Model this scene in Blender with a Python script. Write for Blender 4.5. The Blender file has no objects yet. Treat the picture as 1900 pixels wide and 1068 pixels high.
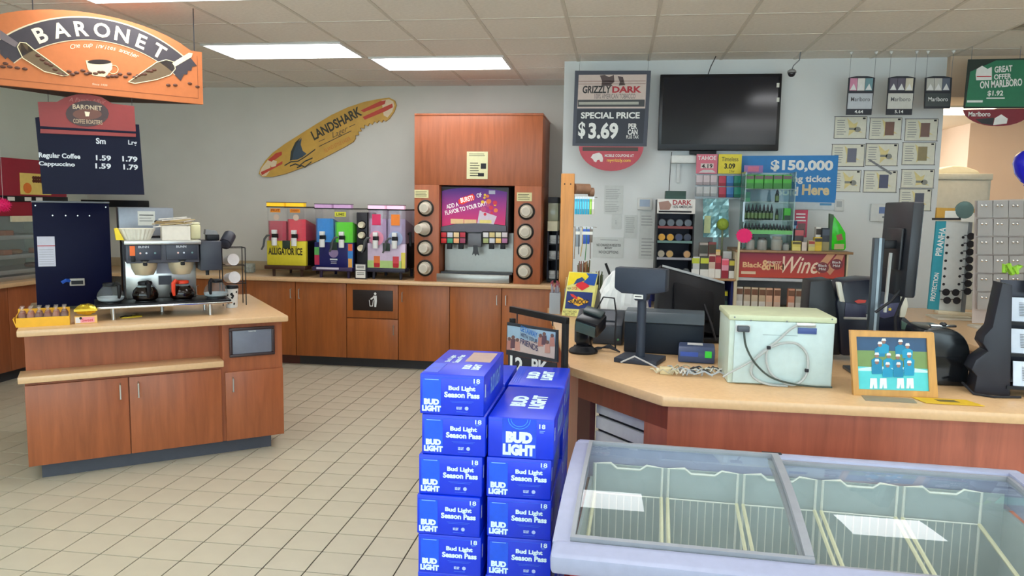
import bpy, bmesh, math, random
from mathutils import Vector, Matrix
random.seed(7)
S = bpy.context.scene
COL = S.collection
PI = math.pi

# ------------------------------------------------------------------ camera
CF, CP, CR, CYAW, CH = 1390.0, math.radians(6.06), math.radians(0.9), math.radians(7.87), 1.655
def _basis():
    cp, sp, c, s = math.cos(CP), math.sin(CP), math.cos(CYAW), math.sin(CYAW)
    R = lambda v: Vector((c*v[0]-s*v[1], s*v[0]+c*v[1], v[2]))
    fw, up, ri = R((0, cp, -sp)), R((0, sp, cp)), R((1, 0, 0))
    return math.cos(CR)*ri+math.sin(CR)*up, -math.sin(CR)*ri+math.cos(CR)*up, fw
RI, UP, FW = _basis()
CO = Vector((0, 0, CH))
cd = bpy.data.cameras.new('camera')
cd.sensor_width = 36.0; cd.lens = CF/1900*36; cd.clip_start = .05; cd.clip_end = 100
cam = bpy.data.objects.new('camera', cd); COL.objects.link(cam)
m = Matrix.Identity(4)
for i in range(3):
    m[i][0] = RI[i]; m[i][1] = UP[i]; m[i][2] = -FW[i]; m[i][3] = CO[i]
cam.matrix_world = m
S.camera = cam
# ------------------------------------------------------------------ light, exposure
TROFFER = 9.0
w = bpy.data.worlds.new('daylight'); S.world = w; w.use_nodes = True
w.node_tree.nodes['Background'].inputs[0].default_value = (0.80, 0.92, 1.0, 1)
w.node_tree.nodes['Background'].inputs[1].default_value = 6.0
S.view_settings.view_transform = 'Standard'
S.view_settings.look = 'None'
S.view_settings.gamma = 1
S.view_settings.use_curve_mapping = False
S.view_settings.exposure = -0.05

# ------------------------------------------------------------------ pixel -> place (a pixel gives a direction only)
def ray(x, y): return FW + RI*((x-950)/CF) + UP*((534-y)/CF)
def at_y(x, y, Y): d = ray(x, y); return CO + d*(Y/d.y)
def at_z(x, y, Z): d = ray(x, y); return CO + d*((Z-CH)/d.z)
def at_x(x, y, X): d = ray(x, y); return CO + d*(X/d.x)

# ------------------------------------------------------------------ materials
def lin(c):
    return tuple((v/255/12.92 if v/255 <= .04045 else ((v/255+.055)/1.055)**2.4) for v in c)
_m = {}
def K(rgb, rough=.5, metal=0., noise=.05, scale=30, emit=0., spec=.5, bump=0.):
    key = (rgb, rough, metal, noise, scale, emit, spec, bump)
    if key in _m: return _m[key]
    mt = bpy.data.materials.new('paint'); mt.use_nodes = True
    nt = mt.node_tree; b = nt.nodes['Principled BSDF']
    c = lin(rgb)
    b.inputs['Roughness'].default_value = rough; b.inputs['Metallic'].default_value = metal
    b.inputs['Specular IOR Level'].default_value = spec
    b.inputs['Base Color'].default_value = (*c, 1)
    if noise or bump:
        tc = nt.nodes.new('ShaderNodeTexCoord'); n = nt.nodes.new('ShaderNodeTexNoise')
        n.inputs['Scale'].default_value = scale; n.inputs['Detail'].default_value = 3
        nt.links.new(tc.outputs['Object'], n.inputs['Vector'])
        if noise:
            mx = nt.nodes.new('ShaderNodeMix'); mx.data_type = 'RGBA'
            mx.inputs[6].default_value = (*[max(0, v*(1-noise*2)) for v in c], 1)
            mx.inputs[7].default_value = (*[min(1, v*(1+noise*2)) for v in c], 1)
            nt.links.new(n.outputs['Fac'], mx.inputs[0]); nt.links.new(mx.outputs[2], b.inputs['Base Color'])
        if bump:
            bp = nt.nodes.new('ShaderNodeBump'); bp.inputs['Strength'].default_value = bump; bp.inputs['Distance'].default_value = .01
            nt.links.new(n.outputs['Fac'], bp.inputs['Height']); nt.links.new(bp.outputs[0], b.inputs['Normal'])
    if emit:
        b.inputs['Emission Color'].default_value = (*c, 1); b.inputs['Emission Strength'].default_value = emit
    _m[key] = mt
    return mt
def wood(rgb, rough=.38, dark=.72, sc=(14, 14, 1.2)):
    key = ('wood', rgb, rough, dark, sc)
    if key in _m: return _m[key]
    mt = bpy.data.materials.new('wood'); mt.use_nodes = True
    nt = mt.node_tree; b = nt.nodes['Principled BSDF']; c = lin(rgb)
    tc = nt.nodes.new('ShaderNodeTexCoord'); mp = nt.nodes.new('ShaderNodeMapping')
    mp.inputs['Scale'].default_value = sc
    n = nt.nodes.new('ShaderNodeTexNoise'); n.inputs['Scale'].default_value = 1.6; n.inputs['Detail'].default_value = 6
    n.inputs['Roughness'].default_value = .62; n.inputs['Distortion'].default_value = .5
    rp = nt.nodes.new('ShaderNodeValToRGB')
    rp.color_ramp.elements[0].position = .3; rp.color_ramp.elements[0].color = (*[v*dark for v in c], 1)
    rp.color_ramp.elements[1].position = .72; rp.color_ramp.elements[1].color = (*[min(1, v*1.1) for v in c], 1)
    nt.links.new(tc.outputs['Object'], mp.inputs[0]); nt.links.new(mp.outputs[0], n.inputs['Vector'])
    nt.links.new(n.outputs['Fac'], rp.inputs[0]); nt.links.new(rp.outputs[0], b.inputs['Base Color'])
    b.inputs['Roughness'].default_value = rough
    _m[key] = mt
    return mt
def glass(rgb=(235, 245, 245), through=.9, rough=.03, ior=1.45):
    key = ('glass', rgb, through, rough, ior)
    if key in _m: return _m[key]
    mt = bpy.data.materials.new('clear'); mt.use_nodes = True
    nt = mt.node_tree; c = lin(rgb); out = nt.nodes['Material Output']; b = nt.nodes['Principled BSDF']
    b.inputs['Base Color'].default_value = (*c, 1); b.inputs['Roughness'].default_value = .35
    tr = nt.nodes.new('ShaderNodeBsdfTransparent'); tr.inputs[0].default_value = (*c, 1)
    gl = nt.nodes.new('ShaderNodeBsdfGlossy'); gl.inputs['Roughness'].default_value = rough
    fr = nt.nodes.new('ShaderNodeFresnel'); fr.inputs[0].default_value = ior
    m1 = nt.nodes.new('ShaderNodeMixShader'); m2 = nt.nodes.new('ShaderNodeMixShader')
    m1.inputs[0].default_value = through
    nt.links.new(b.outputs[0], m1.inputs[1]); nt.links.new(tr.outputs[0], m1.inputs[2])
    ge = nt.nodes.new('ShaderNodeNewGeometry'); mu = nt.nodes.new('ShaderNodeMath'); mu.operation = 'SUBTRACT'; mu.use_clamp = True
    nt.links.new(fr.outputs[0], mu.inputs[0]); nt.links.new(ge.outputs['Backfacing'], mu.inputs[1])
    nt.links.new(mu.outputs[0], m2.inputs[0]); nt.links.new(m1.outputs[0], m2.inputs[1]); nt.links.new(gl.outputs[0], m2.inputs[2])
    nt.links.new(m2.outputs[0], out.inputs[0])
    _m[key] = mt
    return mt
BLACK = K((17, 18, 23), .45, 0, .05, 30, 0., .3); NAVY = K((14, 18, 42), .45, 0, .05, 30, 0., .3); DARK = K((38, 40, 47), .5, 0, .05, 30, 0., .35); GREY = K((120, 124, 130), .5)
WHITE = K((226, 228, 226), .5); PAPER = K((222, 222, 214), .8); STEEL = K((196, 196, 192), .28, .85, .03); CHROME = K((225, 225, 225), .12, 1, 0)
CHERRY = wood((164, 92, 54)); CHERRY2 = wood((168, 94, 40)); CHERRY3 = wood((170, 94, 56)); CHERRYR = wood((188, 106, 82))
LAM = K((218, 180, 136), .22, 0, .05, 60); KICK = K((52, 54, 58), .6); RED = K((190, 30, 45), .45)
PINK = K((240, 20, 110), .6); YEL = K((240, 210, 40), .5); TEAL = K((40, 150, 170), .5); BLUEP = K((20, 125, 200), .5)
CLEAR = glass(); INK = K((35, 35, 40), .8, 0, 0)

# ------------------------------------------------------------------ mesh building
class MB:
    def __init__(s): s.v = []; s.f = []
    def add(s, vs, fs):
        o = len(s.v); s.v += [tuple(v) for v in vs]; s.f += [tuple(i+o for i in f) for f in fs]; return s
    def bx(s, x0, y0, z0, x1, y1, z1):
        return s.add([(x0, y0, z0), (x1, y0, z0), (x1, y1, z0), (x0, y1, z0), (x0, y0, z1), (x1, y0, z1), (x1, y1, z1), (x0, y1, z1)],
                     [(0, 3, 2, 1), (4, 5, 6, 7), (0, 1, 5, 4), (1, 2, 6, 5), (2, 3, 7, 6), (3, 0, 4, 7)])
    def box(s, cx, cy, cz, sx, sy, sz): return s.bx(cx-sx/2, cy-sy/2, cz-sz/2, cx+sx/2, cy+sy/2, cz+sz/2)
    def ring(s, rings, cap0=True, cap1=True):
        n = len(rings[0]); vs = [p for r in rings for p in r]; fs = []
        for i in range(len(rings)-1):
            for j in range(n):
                k = (j+1) % n
                fs.append((i*n+j, i*n+k, (i+1)*n+k, (i+1)*n+j))
        if cap0: fs.append(tuple(range(n-1, -1, -1)))
        if cap1: fs.append(tuple((len(rings)-1)*n+j for j in range(n)))
        return s.add(vs, fs)
    def cyl(s, a, b, r0, r1=None, n=16, cap=True):
        a, b = Vector(a), Vector(b); d = (b-a).normalized()
        u = d.orthogonal().normalized(); w_ = d.cross(u)
        r1 = r0 if r1 is None else r1
        R = lambda c, r: [c+(u*math.cos(2*PI*j/n)+w_*math.sin(2*PI*j/n))*r for j in range(n)]
        return s.ring([R(a, r0), R(b, r1)], cap, cap)
    def lathe(s, prof, c=(0, 0, 0), n=20, axis='z', cap0=True, cap1=True):
        rs = []
        for r, h in prof:
            r = max(r, .0004); row = []
            for j in range(n):
                a, q = r*math.cos(2*PI*j/n), r*math.sin(2*PI*j/n)
                p = (a, q, h) if axis == 'z' else ((a, h, -q) if axis == 'y' else (h, a, q))
                row.append((p[0]+c[0], p[1]+c[1], p[2]+c[2]))
            rs.append(row)
        return s.ring(rs, cap0, cap1)
    def tube(s, pts, r, n=6, closed=False):
        P = [Vector(p) for p in pts]; rs = []; u = None
        for i, p in enumerate(P):
            t = (P[min(i+1, len(P)-1)]-P[max(i-1, 0)])
            t = t.normalized() if t.length > 1e-9 else Vector((0, 0, 1))
            u = t.orthogonal().normalized() if u is None else (u-t*u.dot(t)).normalized()
            q = t.cross(u); rr = r[i] if isinstance(r, (list, tuple)) else r
            rs.append([p+(u*math.cos(2*PI*j/n)+q*math.sin(2*PI*j/n))*rr for j in range(n)])
        return s.ring(rs)
    def prism(s, poly, y0, y1):          # polygon in x,z pushed along y
        n = len(poly)
        area = sum(poly[i][0]*poly[(i+1) % n][1]-poly[(i+1) % n][0]*poly[i][1] for i in range(n))
        if area < 0: poly = poly[::-1]
        return s.ring([[(x, y1, z) for x, z in poly][::-1], [(x, y0, z) for x, z in poly][::-1]])
    def slab(s, poly, z0, z1):           # polygon in x,y pushed along z
        n = len(poly)
        area = sum(poly[i][0]*poly[(i+1) % n][1]-poly[(i+1) % n][0]*poly[i][1] for i in range(n))
        if area < 0: poly = poly[::-1]
        return s.ring([[(x, y, z0) for x, y in poly], [(x, y, z1) for x, y in poly]])
    def side(s, poly, x0, x1):           # polygon in y,z pushed along x
        return s.ring([[(x0, y, z) for y, z in poly], [(x1, y, z) for y, z in poly]])
    def ball(s, c, r, sc=(1, 1, 1), n=14, k=9):
        return s.ring([[(c[0]+r*sc[0]*max(.02, math.sin(PI*i/k))*math.cos(2*PI*j/n), c[1]+r*sc[1]*max(.02, math.sin(PI*i/k))*math.sin(2*PI*j/n),
                         c[2]-r*sc[2]*math.cos(PI*i/k)) for j in range(n)] for i in range(k+1)])
    def o(s, name, mat, parent=None, smooth=True, bevel=0., loc=None, rz=0):
        me = bpy.data.meshes.new(name)
        me.from_pydata([tuple(v) for v in s.v], [], s.f)
        bm = bmesh.new(); bm.from_mesh(me)
        bmesh.ops.recalc_face_normals(bm, faces=bm.faces[:])
        if bevel:
            es = [e for e in bm.edges if len(e.link_faces) == 2 and e.calc_face_angle(0) > .6]
            bmesh.ops.bevel(bm, geom=es, offset=bevel, segments=2, profile=.5, affect='EDGES', clamp_overlap=True)
        bm.to_mesh(me); bm.free()
        if smooth:
            for p in me.polygons: p.use_smooth = True
            me.set_sharp_from_angle(angle=.65)
        me.materials.append(mat)
        ob = bpy.data.objects.new(name, me); COL.objects.link(ob)
        if parent: ob.parent = parent
        if loc is not None: ob.location = loc
        if rz: ob.rotation_euler = (0, 0, rz)
        return ob
def tag(o, label, cat, group=None):
    o['label'] = label; o['category'] = cat
    if group: o['group'] = group
    return o
def thing(name, label, cat, loc=(0, 0, 0), rz=0, group=None):
    o = bpy.data.objects.new(name, None); o.empty_display_size = .05; COL.objects.link(o)
    o.location = loc; o.rotation_euler = (0, 0, rz)
    return tag(o, label, cat, group)
def struct(o): o['kind'] = 'structure'; return o
def stuff(o): o['kind'] = 'stuff'; return o
def dup(root, loc, rz=None, label=None, group=None):
    r = root.copy(); COL.objects.link(r); r.location = loc
    if rz is not None: r.rotation_euler = (0, 0, rz)
    if label: r['label'] = label
    if group: r['group'] = group
    for ch in list(root.children):
        c = ch.copy(); COL.objects.link(c); c.parent = r
        for g in ch.children:
            d = g.copy(); COL.objects.link(d); d.parent = c
    return r
# lettering: a mesh made from the built-in font
_t = {}
def glyphs(s, bold=0., shear=0., sp=1., ls=1.):
    key = (s, bold, shear, sp, ls)
    if key in _t: return _t[key]
    cu = bpy.data.curves.new('lettering', 'FONT'); cu.body = s; cu.align_x = 'CENTER'; cu.resolution_u = 3
    cu.offset = bold; cu.shear = shear; cu.space_character = sp; cu.space_line = ls; cu.size = 1
    ob = bpy.data.objects.new('lettering', cu); COL.objects.link(ob)
    dg = bpy.context.evaluated_depsgraph_get(); me = bpy.data.meshes.new_from_object(ob.evaluated_get(dg))
    vs = [v.co.copy() for v in me.vertices]; fs = [tuple(p.vertices) for p in me.polygons]
    bpy.data.objects.remove(ob); bpy.data.curves.remove(cu); bpy.data.meshes.remove(me)
    _t[key] = (vs, fs)
    return _t[key]
def lettering(s, mat, parent, cx, cz, w_=None, h=None, y=0., bold=.02, shear=0., roll=0., sp=1., ls=1., name='lettering', rx=PI/2, rz=0.):
    vs, fs = glyphs(s, bold, shear, sp, ls)
    xs = [v.x for v in vs]; ys = [v.y for v in vs]
    bw, bh = max(xs)-min(xs), max(ys)-min(ys); mx, my = (max(xs)+min(xs))/2, (max(ys)+min(ys))/2
    sx = w_/bw if w_ else h/bh
    sy = h/bh if h else sx
    if not w_: sx = sy
    c, n_ = math.cos(roll), math.sin(roll)
    out = []
    for v in vs:
        a, b = (v.x-mx)*sx, (v.y-my)*sy
        out.append((a*c-b*n_, a*n_+b*c, 0))
    me = bpy.data.meshes.new(name); me.from_pydata(out, [], fs); me.materials.append(mat)
    ob = bpy.data.objects.new(name, me); COL.objects.link(ob); ob.parent = parent
    ob.location = (cx, y, cz); ob.rotation_euler = (rx, 0, rz)
    return ob
class Face:
    """A thing whose front lies in an upright plane; px rectangles give its outline on that plane."""
    def __init__(s, name, label, cat, base, Y=None, ang=0., q=None, group=None, root=None):
        s.ang = math.radians(ang); s.q = Vector((0, Y, 0)) if q is None else Vector((q[0], q[1], 0))
        s.n = Vector((-math.sin(s.ang), math.cos(s.ang), 0)); s.u = Vector((math.cos(s.ang), math.sin(s.ang), 0))
        b = s.hit(*base); s.b = b
        s.root = thing(name, label, cat, b, s.ang, group) if root is None else root
    def hit(s, x, y): d = ray(x, y); return CO + d*((s.q-CO).dot(s.n)/d.dot(s.n))
    def p(s, x, y): v = s.hit(x, y)-s.b; return v.dot(s.u), v.z
    def r(s, x0, y0, x1, y1):
        a, b, c, d = s.p(x0, y0), s.p(x1, y0), s.p(x0, y1), s.p(x1, y1)
        xa, xb = (a[0]+c[0])/2, (b[0]+d[0])/2; za, zb = (c[1]+d[1])/2, (a[1]+b[1])/2
        return (xa+xb)/2, (za+zb)/2, xb-xa, zb-za
    def panel(s, name, mat, rect, y=0., t=.003, bevel=0., parent=None):
        cx, cz, w_, h = s.r(*rect)
        return MB().bx(cx-w_/2, y, cz-h/2, cx+w_/2, y+t, cz+h/2).o(name, mat, parent or s.root, bevel=bevel)
    def poly(s, name, mat, pts, y=0., t=.001, parent=None, bevel=0.):
        return MB().prism([s.p(*q) for q in pts], y, y+t).o(name, mat, parent or s.root, bevel=bevel, smooth=False)
    def text(s, st, mat, rect, y=-.0012, bold=.02, parent=None, **k):
        cx, cz, w_, h = s.r(*rect)
        return lettering(st, mat, parent or s.root, cx, cz, w_, h, y, bold, **k)
    def ell(s, name, mat, cx, cy, rx, ry, y=0., t=.001, n=20, parent=None):
        return s.poly(name, mat, [(cx+rx*math.cos(2*PI*i/n), cy+ry*math.sin(2*PI*i/n)) for i in range(n)], y, t, parent)
    def lines(s, mat, rect, n, y=-.001, frac=.5, name='printed_lines', parent=None, jag=.25):
        cx, cz, w_, h = s.r(*rect); b = MB()
        for i in range(n):
            z = cz+h/2-h*(i+.5)/n; hh = h/n*frac/2; ww = w_*(1-jag*random.random())
            b.bx(cx-w_/2, y, z-hh, cx-w_/2+ww, y+.0006, z+hh)
        return stuff(b.o(name, mat, parent or s.root, smooth=False))

# ================================================================== THE ROOM
CZ = 2.948
XL, XR, YF, YB = -6.15, 4.6, -2.4, 8.05
WALLG = K((212, 209, 200), .75, 0, .03, 3); WALLW = K((222, 225, 225), .7, 0, .03, 3)
CEILM = K((238, 233, 225), .9, 0, .05, 40, bump=.15); GRIDM = K((216, 210, 200), .7)
TILEM = K((200, 192, 170), .32, 0, .05, 5); GROUT = K((54, 47, 36), .9)
floor = struct(MB().bx(XL-.1, YF-.1, -.06, XR+.1, 9.7, -.004).o('floor', GROUT, smooth=False))
T = .2032; TX0 = -1.5612; TY0 = 4.310
tile = MB().bx(-T/2+.0034, -T/2+.0034, -.009, T/2-.0034, T/2-.0034, 0)
def project(P):
    v = Vector(P)-CO; z = v.dot(FW)
    return (950+CF*v.dot(RI)/z, 534-CF*v.dot(UP)/z, z)
cells = []
i0, i1 = math.ceil((XL-TX0)/T), math.floor((XR-TX0)/T)
j0, j1 = math.ceil((YF-TY0)/T), math.floor((9.6-TY0)/T)
near, rest = [], []
ia = math.radians(36.5)
for i in range(i0, i1):
    for j in range(j0, j1):
        c = (TX0+(i+.5)*T, TY0+(j+.5)*T)
        if c[0] > -.5 and c[1] > 6.8 and c[0] < 2.66: continue
        u = (c[0]+3.36)*math.cos(ia)+(c[1]-3.83)*math.sin(ia); v = -(c[0]+3.36)*math.sin(ia)+(c[1]-3.83)*math.cos(ia)
        hid = (-.05 < u < 1.5 and v > .02) or c[1] > 7.3
        px = project((c[0], c[1], 0)) if c[1] > .5 else (0, 0, -1)
        if px[2] > 0 and -10 < px[0] < 785 and px[1] < 1085 and not hid: near.append((px[2], c))
        else: rest.append(c)
near.sort()
rest += [c for _, c in near[290:]]
first = None
for _, c in near[:290]:
    if first is None: first = tile.o('tile', TILEM, floor, smooth=False, loc=(c[0], c[1], 0))
    else:
        o = first.copy(); COL.objects.link(o); o.parent = floor; o.location = (c[0], c[1], 0)
b = MB()
for c in rest: b.bx(c[0]-T/2+.0034, c[1]-T/2+.0034, -.009, c[0]+T/2-.0034, c[1]+T/2-.0034, 0)
stuff(b.o('tile_field', TILEM, floor, smooth=False))

# ceiling: lay-in tiles between grid bars, troffers in their bays
G = .6096; GX0 = .230; GY0 = 5.25
ceiling = struct(MB().bx(XL-.1, YF-.1, CZ+.03, XR+.1, 6.79, CZ+.1).bx(XL-.1, 6.79, CZ+.03, -.4, YB+.1, CZ+.1).o('ceiling', CEILM, smooth=False))
LIGHTS = [(-6, 1), (-4, 2), (-6, -2), (-2, -2), (-6, -6), (-2, -6), (2, -6), (5, -6), (-6, -10), (-2, -10), (2, -10)]
bays = set((i+k, j) for i, j in LIGHTS for k in (0, 1)) | {(2, -2)}
VENT = (4, 0)
bays.add(VENT)
first = None; b = MB()
for i in range(-11, 8):
    for j in range(-13, 5):
        if (i, j) in bays: continue
        x, y = GX0+(i+.5)*G, GY0+(j+.5)*G
        if x-G/2 < XL-.3 or x+G/2 > XR+.3: continue
        if x > -.4 and y > 7.0: continue
        if j >= -2 and -9 <= i <= 6:
            if first is None: first = MB().bx(-G/2+.006, -G/2+.006, 0, G/2-.006, G/2-.006, .02).o('ceiling_tile', CEILM, ceiling, smooth=False, loc=(x, y, CZ+.003))
            else:
                o = first.copy(); COL.objects.link(o); o.parent = ceiling; o.location = (x, y, CZ+.003)
        else: b.bx(x-G/2+.006, y-G/2+.006, CZ+.003, x+G/2-.006, y+G/2-.006, CZ+.026)
stuff(b.o('ceiling_tile_field', CEILM, ceiling, smooth=False))
for i in range(-10, 8):
    x = GX0+i*G
    if XL < x < XR: MB().bx(x-.012, YF, CZ-.001, x+.012, YB if x < -.5 else 6.78, CZ+.012).o('grid_bar', GRIDM, ceiling, smooth=False)
for j in range(-12, 5):
    y = GY0+j*G
    MB().bx(XL, y-.009, CZ, XR if y < 6.78 else -.5, y+.009, CZ+.0115).o('grid_bar', GRIDM, ceiling, smooth=False)
LENS = K((250, 250, 252), .6, 0, 0, emit=TROFFER)
lt = thing('ceiling_light', 'lit white troffer in the ceiling above the drink counter, beside the surfboard', 'ceiling light', (0, 0, CZ), 0, 'ceiling troffers')
MB().bx(-G+.012, -G/2+.012, .0, G-.012, -G/2+.03, .03).bx(-G+.012, G/2-.03, .0, G-.012, G/2-.012, .03).bx(-G+.012, -G/2+.03, .0, -G+.03, G/2-.03, .03).bx(G-.03, -G/2+.03, 0, G-.012, G/2-.03, .03).o('frame', WHITE, lt, smooth=False)
MB().bx(-G+.03, -G/2+.03, .006, G-.03, G/2-.03, .012).o('lens', LENS, lt, smooth=False)
for k, (i, j) in enumerate(LIGHTS):
    loc = (GX0+(i+1)*G, GY0+(j+.5)*G, CZ-.012)
    lab = ['lit white troffer in the ceiling between the arched sign and the surfboard', 'lit white troffer in the ceiling above the fountain drink cabinet'][k] if k < 2 else 'lit white ceiling troffer over the sales floor'
    if k == 0: lt.location = loc; lt['label'] = lab
    else: dup(lt, loc, 0, lab)
sq = thing('ceiling_light', 'small square lit troffer in the ceiling above the register counter', 'ceiling light', (GX0+2.5*G, GY0-1.5*G, CZ-.012), 0, 'ceiling troffers')
h2 = G/2-.012
MB().bx(-h2, -h2, 0, h2, -h2+.018, .03).bx(-h2, h2-.018, 0, h2, h2, .03).bx(-h2, -h2+.018, 0, -h2+.018, h2-.018, .03).bx(h2-.018, -h2+.018, 0, h2, h2-.018, .03).o('frame', WHITE, sq, smooth=False)
MB().bx(-h2+.018, -h2+.018, .006, h2-.018, h2-.018, .012).o('lens', LENS, sq, smooth=False)
# air vent
vt = thing('ceiling_vent', 'dull grey square air diffuser set in the ceiling tiles', 'air vent', (GX0+(VENT[0]+.5)*G, GY0+.5*G, CZ))
VM = K((150, 146, 134), .7)
MB().bx(-.29, -.29, .012, .29, .29, .02).o('backing', VM, vt)
for q, r_ in enumerate((.285, .20, .12)):
    b = MB()
    for a in range(4):
        R = Matrix.Rotation(a*PI/2, 3, 'Z')
        b.add([R @ Vector(p) for p in ((-r_, -r_, 0), (r_, -r_, 0), (r_-.05, -r_+.05, .012), (-r_+.05, -r_+.05, .012))], [(0, 1, 2, 3)])
    b.o('louvre', K((176, 170, 156), .7), vt, smooth=False)

# walls
wall_back = struct(MB().bx(XL-.1, YB, 0, -.5, YB+.1, CZ+.05).o('wall_back', WALLG, smooth=False))
wall_mid = struct(MB().bx(-.5, 6.78, 0, 2.66, YB+.1, CZ+.03).o('wall_center', WALLW, smooth=False))
struct(MB().bx(XL-.1, YF, 0, XL, YB, CZ+.05).o('wall_left', K((222, 230, 218), .75, 0, .03, 3), smooth=False))
struct(MB().bx(XR, YF, 0, XR+.1, 9.7, CZ+.05).o('wall_right', WALLG, smooth=False))
b = MB().bx(XL-.1, YF-.1, 0, XR+.1, YF, .5).bx(XL-.1, YF-.1, 2.6, XR+.1, YF, CZ+.05)
for x in (XL-.1, -3.9, -1.7, .5, 2.6, XR): b.bx(x, YF-.1, .5, x+.14, YF, 2.6)
struct(b.o('wall_front', WALLG, smooth=False))
for k, (x0, x1) in enumerate(((XL+.04, -3.9), (-3.76, -1.7), (-1.56, .5), (.64, 2.6), (2.74, XR))):
    wd = struct(MB().bx(x0, YF-.07, .5, x1, YF-.03, .56).bx(x0, YF-.07, 2.54, x1, YF-.03, 2.6).bx(x0, YF-.07, .56, x0+.06, YF-.03, 2.54).bx(x1-.06, YF-.07, .56, x1, YF-.03, 2.54).o('window_%d' % (k+1), K((150, 150, 150), .4, .8), smooth=False))
    MB().bx(x0+.06, YF-.055, .56, x1-.06, YF-.05, 2.54).o('pane', glass((245, 250, 250), .97, .02), wd, smooth=False)
# back room seen past the wall end
WARM = K((232, 208, 158), .75, 0, .03, 3); PEACH = K((222, 190, 164), .75, 0, .03, 3)
struct(MB().bx(2.66, 9.4, 0, XR, 9.5, 2.62).o('wall_far', WARM, smooth=False))
xo = at_y(1795, 300, 8.6).x
struct(MB().bx(xo, 8.6, 0, XR, 9.4, 2.62).o('wall_alcove', PEACH, smooth=False))
struct(MB().bx(2.66, 6.79, 2.62, XR, 9.5, 2.7).bx(2.66, 6.72, 2.62, XR, 6.79, CZ).o('trim_1', K((214, 190, 164), .75, 0, .03, 3), smooth=False))
bl = thing('ceiling_light', 'warm lit light panel in the low ceiling of the back room', 'ceiling light', (3.05, 7.55, 2.62))
MB().bx(-.3, -.3, -.012, .3, -.27, 0).bx(-.3, .27, -.012, .3, .3, 0).bx(-.3, -.27, -.012, -.27, .27, 0).bx(.27, -.27, -.012, .3, .27, 0).o('frame', WHITE, bl, smooth=False)
MB().bx(-.27, -.27, -.008, .27, .27, -.002).o('lens', K((255, 232, 190), .6, 0, 0, emit=12), bl, smooth=False)

# ================================================================== BACK COUNTER AND CABINETS
def handle(door, x, z0, z1, y=-.028):
    return MB().tube([(x, 0, z0), (x, y, z0+.004), (x, y, z1-.004), (x, 0, z1)], .005, 8).o('handle', STEEL, door)
CAB = K((118, 60, 30), .5)
bx_px = [549, 643, 739, 834, 930, 1034]
xb = [at_y(p, 600, 7.28).x for p in bx_px]
xb[-1] = -.51
units = [(xb[0]-.56*(k+1), xb[0]-.56*k) for k in range(2, -1, -1)] + [(xb[k], xb[k+1]) for k in range(5)]
labs = ['cherry wood base cabinet in the corner behind the coffee island', 'cherry wood base cabinet partly behind the coffee island cup rack',
        'cherry wood base cabinet below the jar of creamers, handle by its neighbour', 'cherry wood base cabinet under the yellow-fronted slush machine',
        'cherry wood base cabinet with black trash opening above its short door', 'cherry wood base cabinet between the trash cabinet and the fountain cabinet end',
        'cherry wood base cabinet below the fountain dispenser drip tray', 'cherry wood base cabinet meeting the grey wall end, behind the black sign rack']
hs = [1, -1, 1, -1, 0, -1, 1, -1]
for k, (a, c) in enumerate(units):
    u = thing('base_cabinet', labs[k], 'cabinet', ((a+c)/2, 7.3, 0), 0, 'base cabinets under the drink counter'); hw = (c-a)/2
    MB().bx(-hw, 0, .1, hw, .73, .875).o('body', CAB, u, smooth=False)
    MB().bx(-hw, .07, 0, hw, .7, .1).o('toe_kick', KICK if k > 2 else K((88, 44, 34), .6), u, smooth=False)
    g = .004
    if k != 4:
        d = MB().bx(-hw+g, -.02, .105, hw-g, 0, .87).o('door', CHERRY2, u, bevel=.002)
        x = hs[k]*(hw-.045); handle(d, x, .70, .80, -.045)
    else:
        d = MB().bx(-hw+g, -.02, .105, hw-g, 0, .515).o('door', CHERRY2, u, bevel=.002); handle(d, hw-.045, .36, .46, -.045)
        pn = MB().bx(-hw+g, -.02, .523, hw-g, 0, .87).o('upper_panel', CHERRY2, u, bevel=.002)
        MB().bx(-hw+.07, -.028, .60, hw-.055, -.018, .81).o('trash_flap', K((34, 22, 20), .45), u, bevel=.004)
        sy = MB().cyl((.035, -.0285, .775), (.035, -.031, .775), .013, n=14)
        sy.prism([(.015, .755), (.05, .755), (.052, .70), (.045, .64), (.025, .64), (.027, .70)], -.031, -.0285)
        sy.prism([(.02, .752), (.03, .742), (-.005, .712), (-.018, .72)], -.031, -.0285)
        sy.prism([(-.03, .71), (-.024, .71), (-.017, .652), (-.023, .645)], -.031, -.0285).prism([(.012, .71), (.018, .71), (.01, .645), (.004, .652)], -.031, -.0285).prism([(-.022, .652), (.01, .652), (.008, .645), (-.02, .645)], -.031, -.0285)
        sy.o('litter_symbol', WHITE, u, smooth=False)
wt = thing('worktop', 'long tan laminate worktop running under the slush machines and fountain cabinet', 'counter', ((XL-.5)/2, 7.6, .875))
MB().bx(XL-(XL-.5)/2+.003, -.36, 0, -.5-(XL-.5)/2-.003, .446, .039).o('top', LAM, wt, bevel=.006)
struct(MB().bx(XL+.003, 8.03, .9145, -.503, 8.049, 1.015).o('trim_2', K((178, 158, 126), .35), bevel=.003))
lc = thing('base_cabinet', 'cherry wood base cabinet along the side wall below the doughnut case', 'cabinet', (-5.47, 6.0, 0))
MB().bx(-.67, -1.1, .1, 0, 1.2, .875).o('body', CHERRY, lc, smooth=False)
MB().bx(-.6, -1.1, 0, -.07, 1.2, .1).o('toe_kick', KICK, lc, smooth=False)
for k in range(4):
    d = MB().bx(0, -1.1+k*.575+.003, .105, .02, -1.1+(k+1)*.575-.003, .87).o('door', CHERRY, lc, bevel=.002)
lw = MB().bx(-6.147, 4.9, .875, -5.40, 7.235, .914).o('worktop', LAM, bevel=.006)
tag(lw, 'short tan laminate worktop holding the red doughnut case', 'counter')

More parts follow.
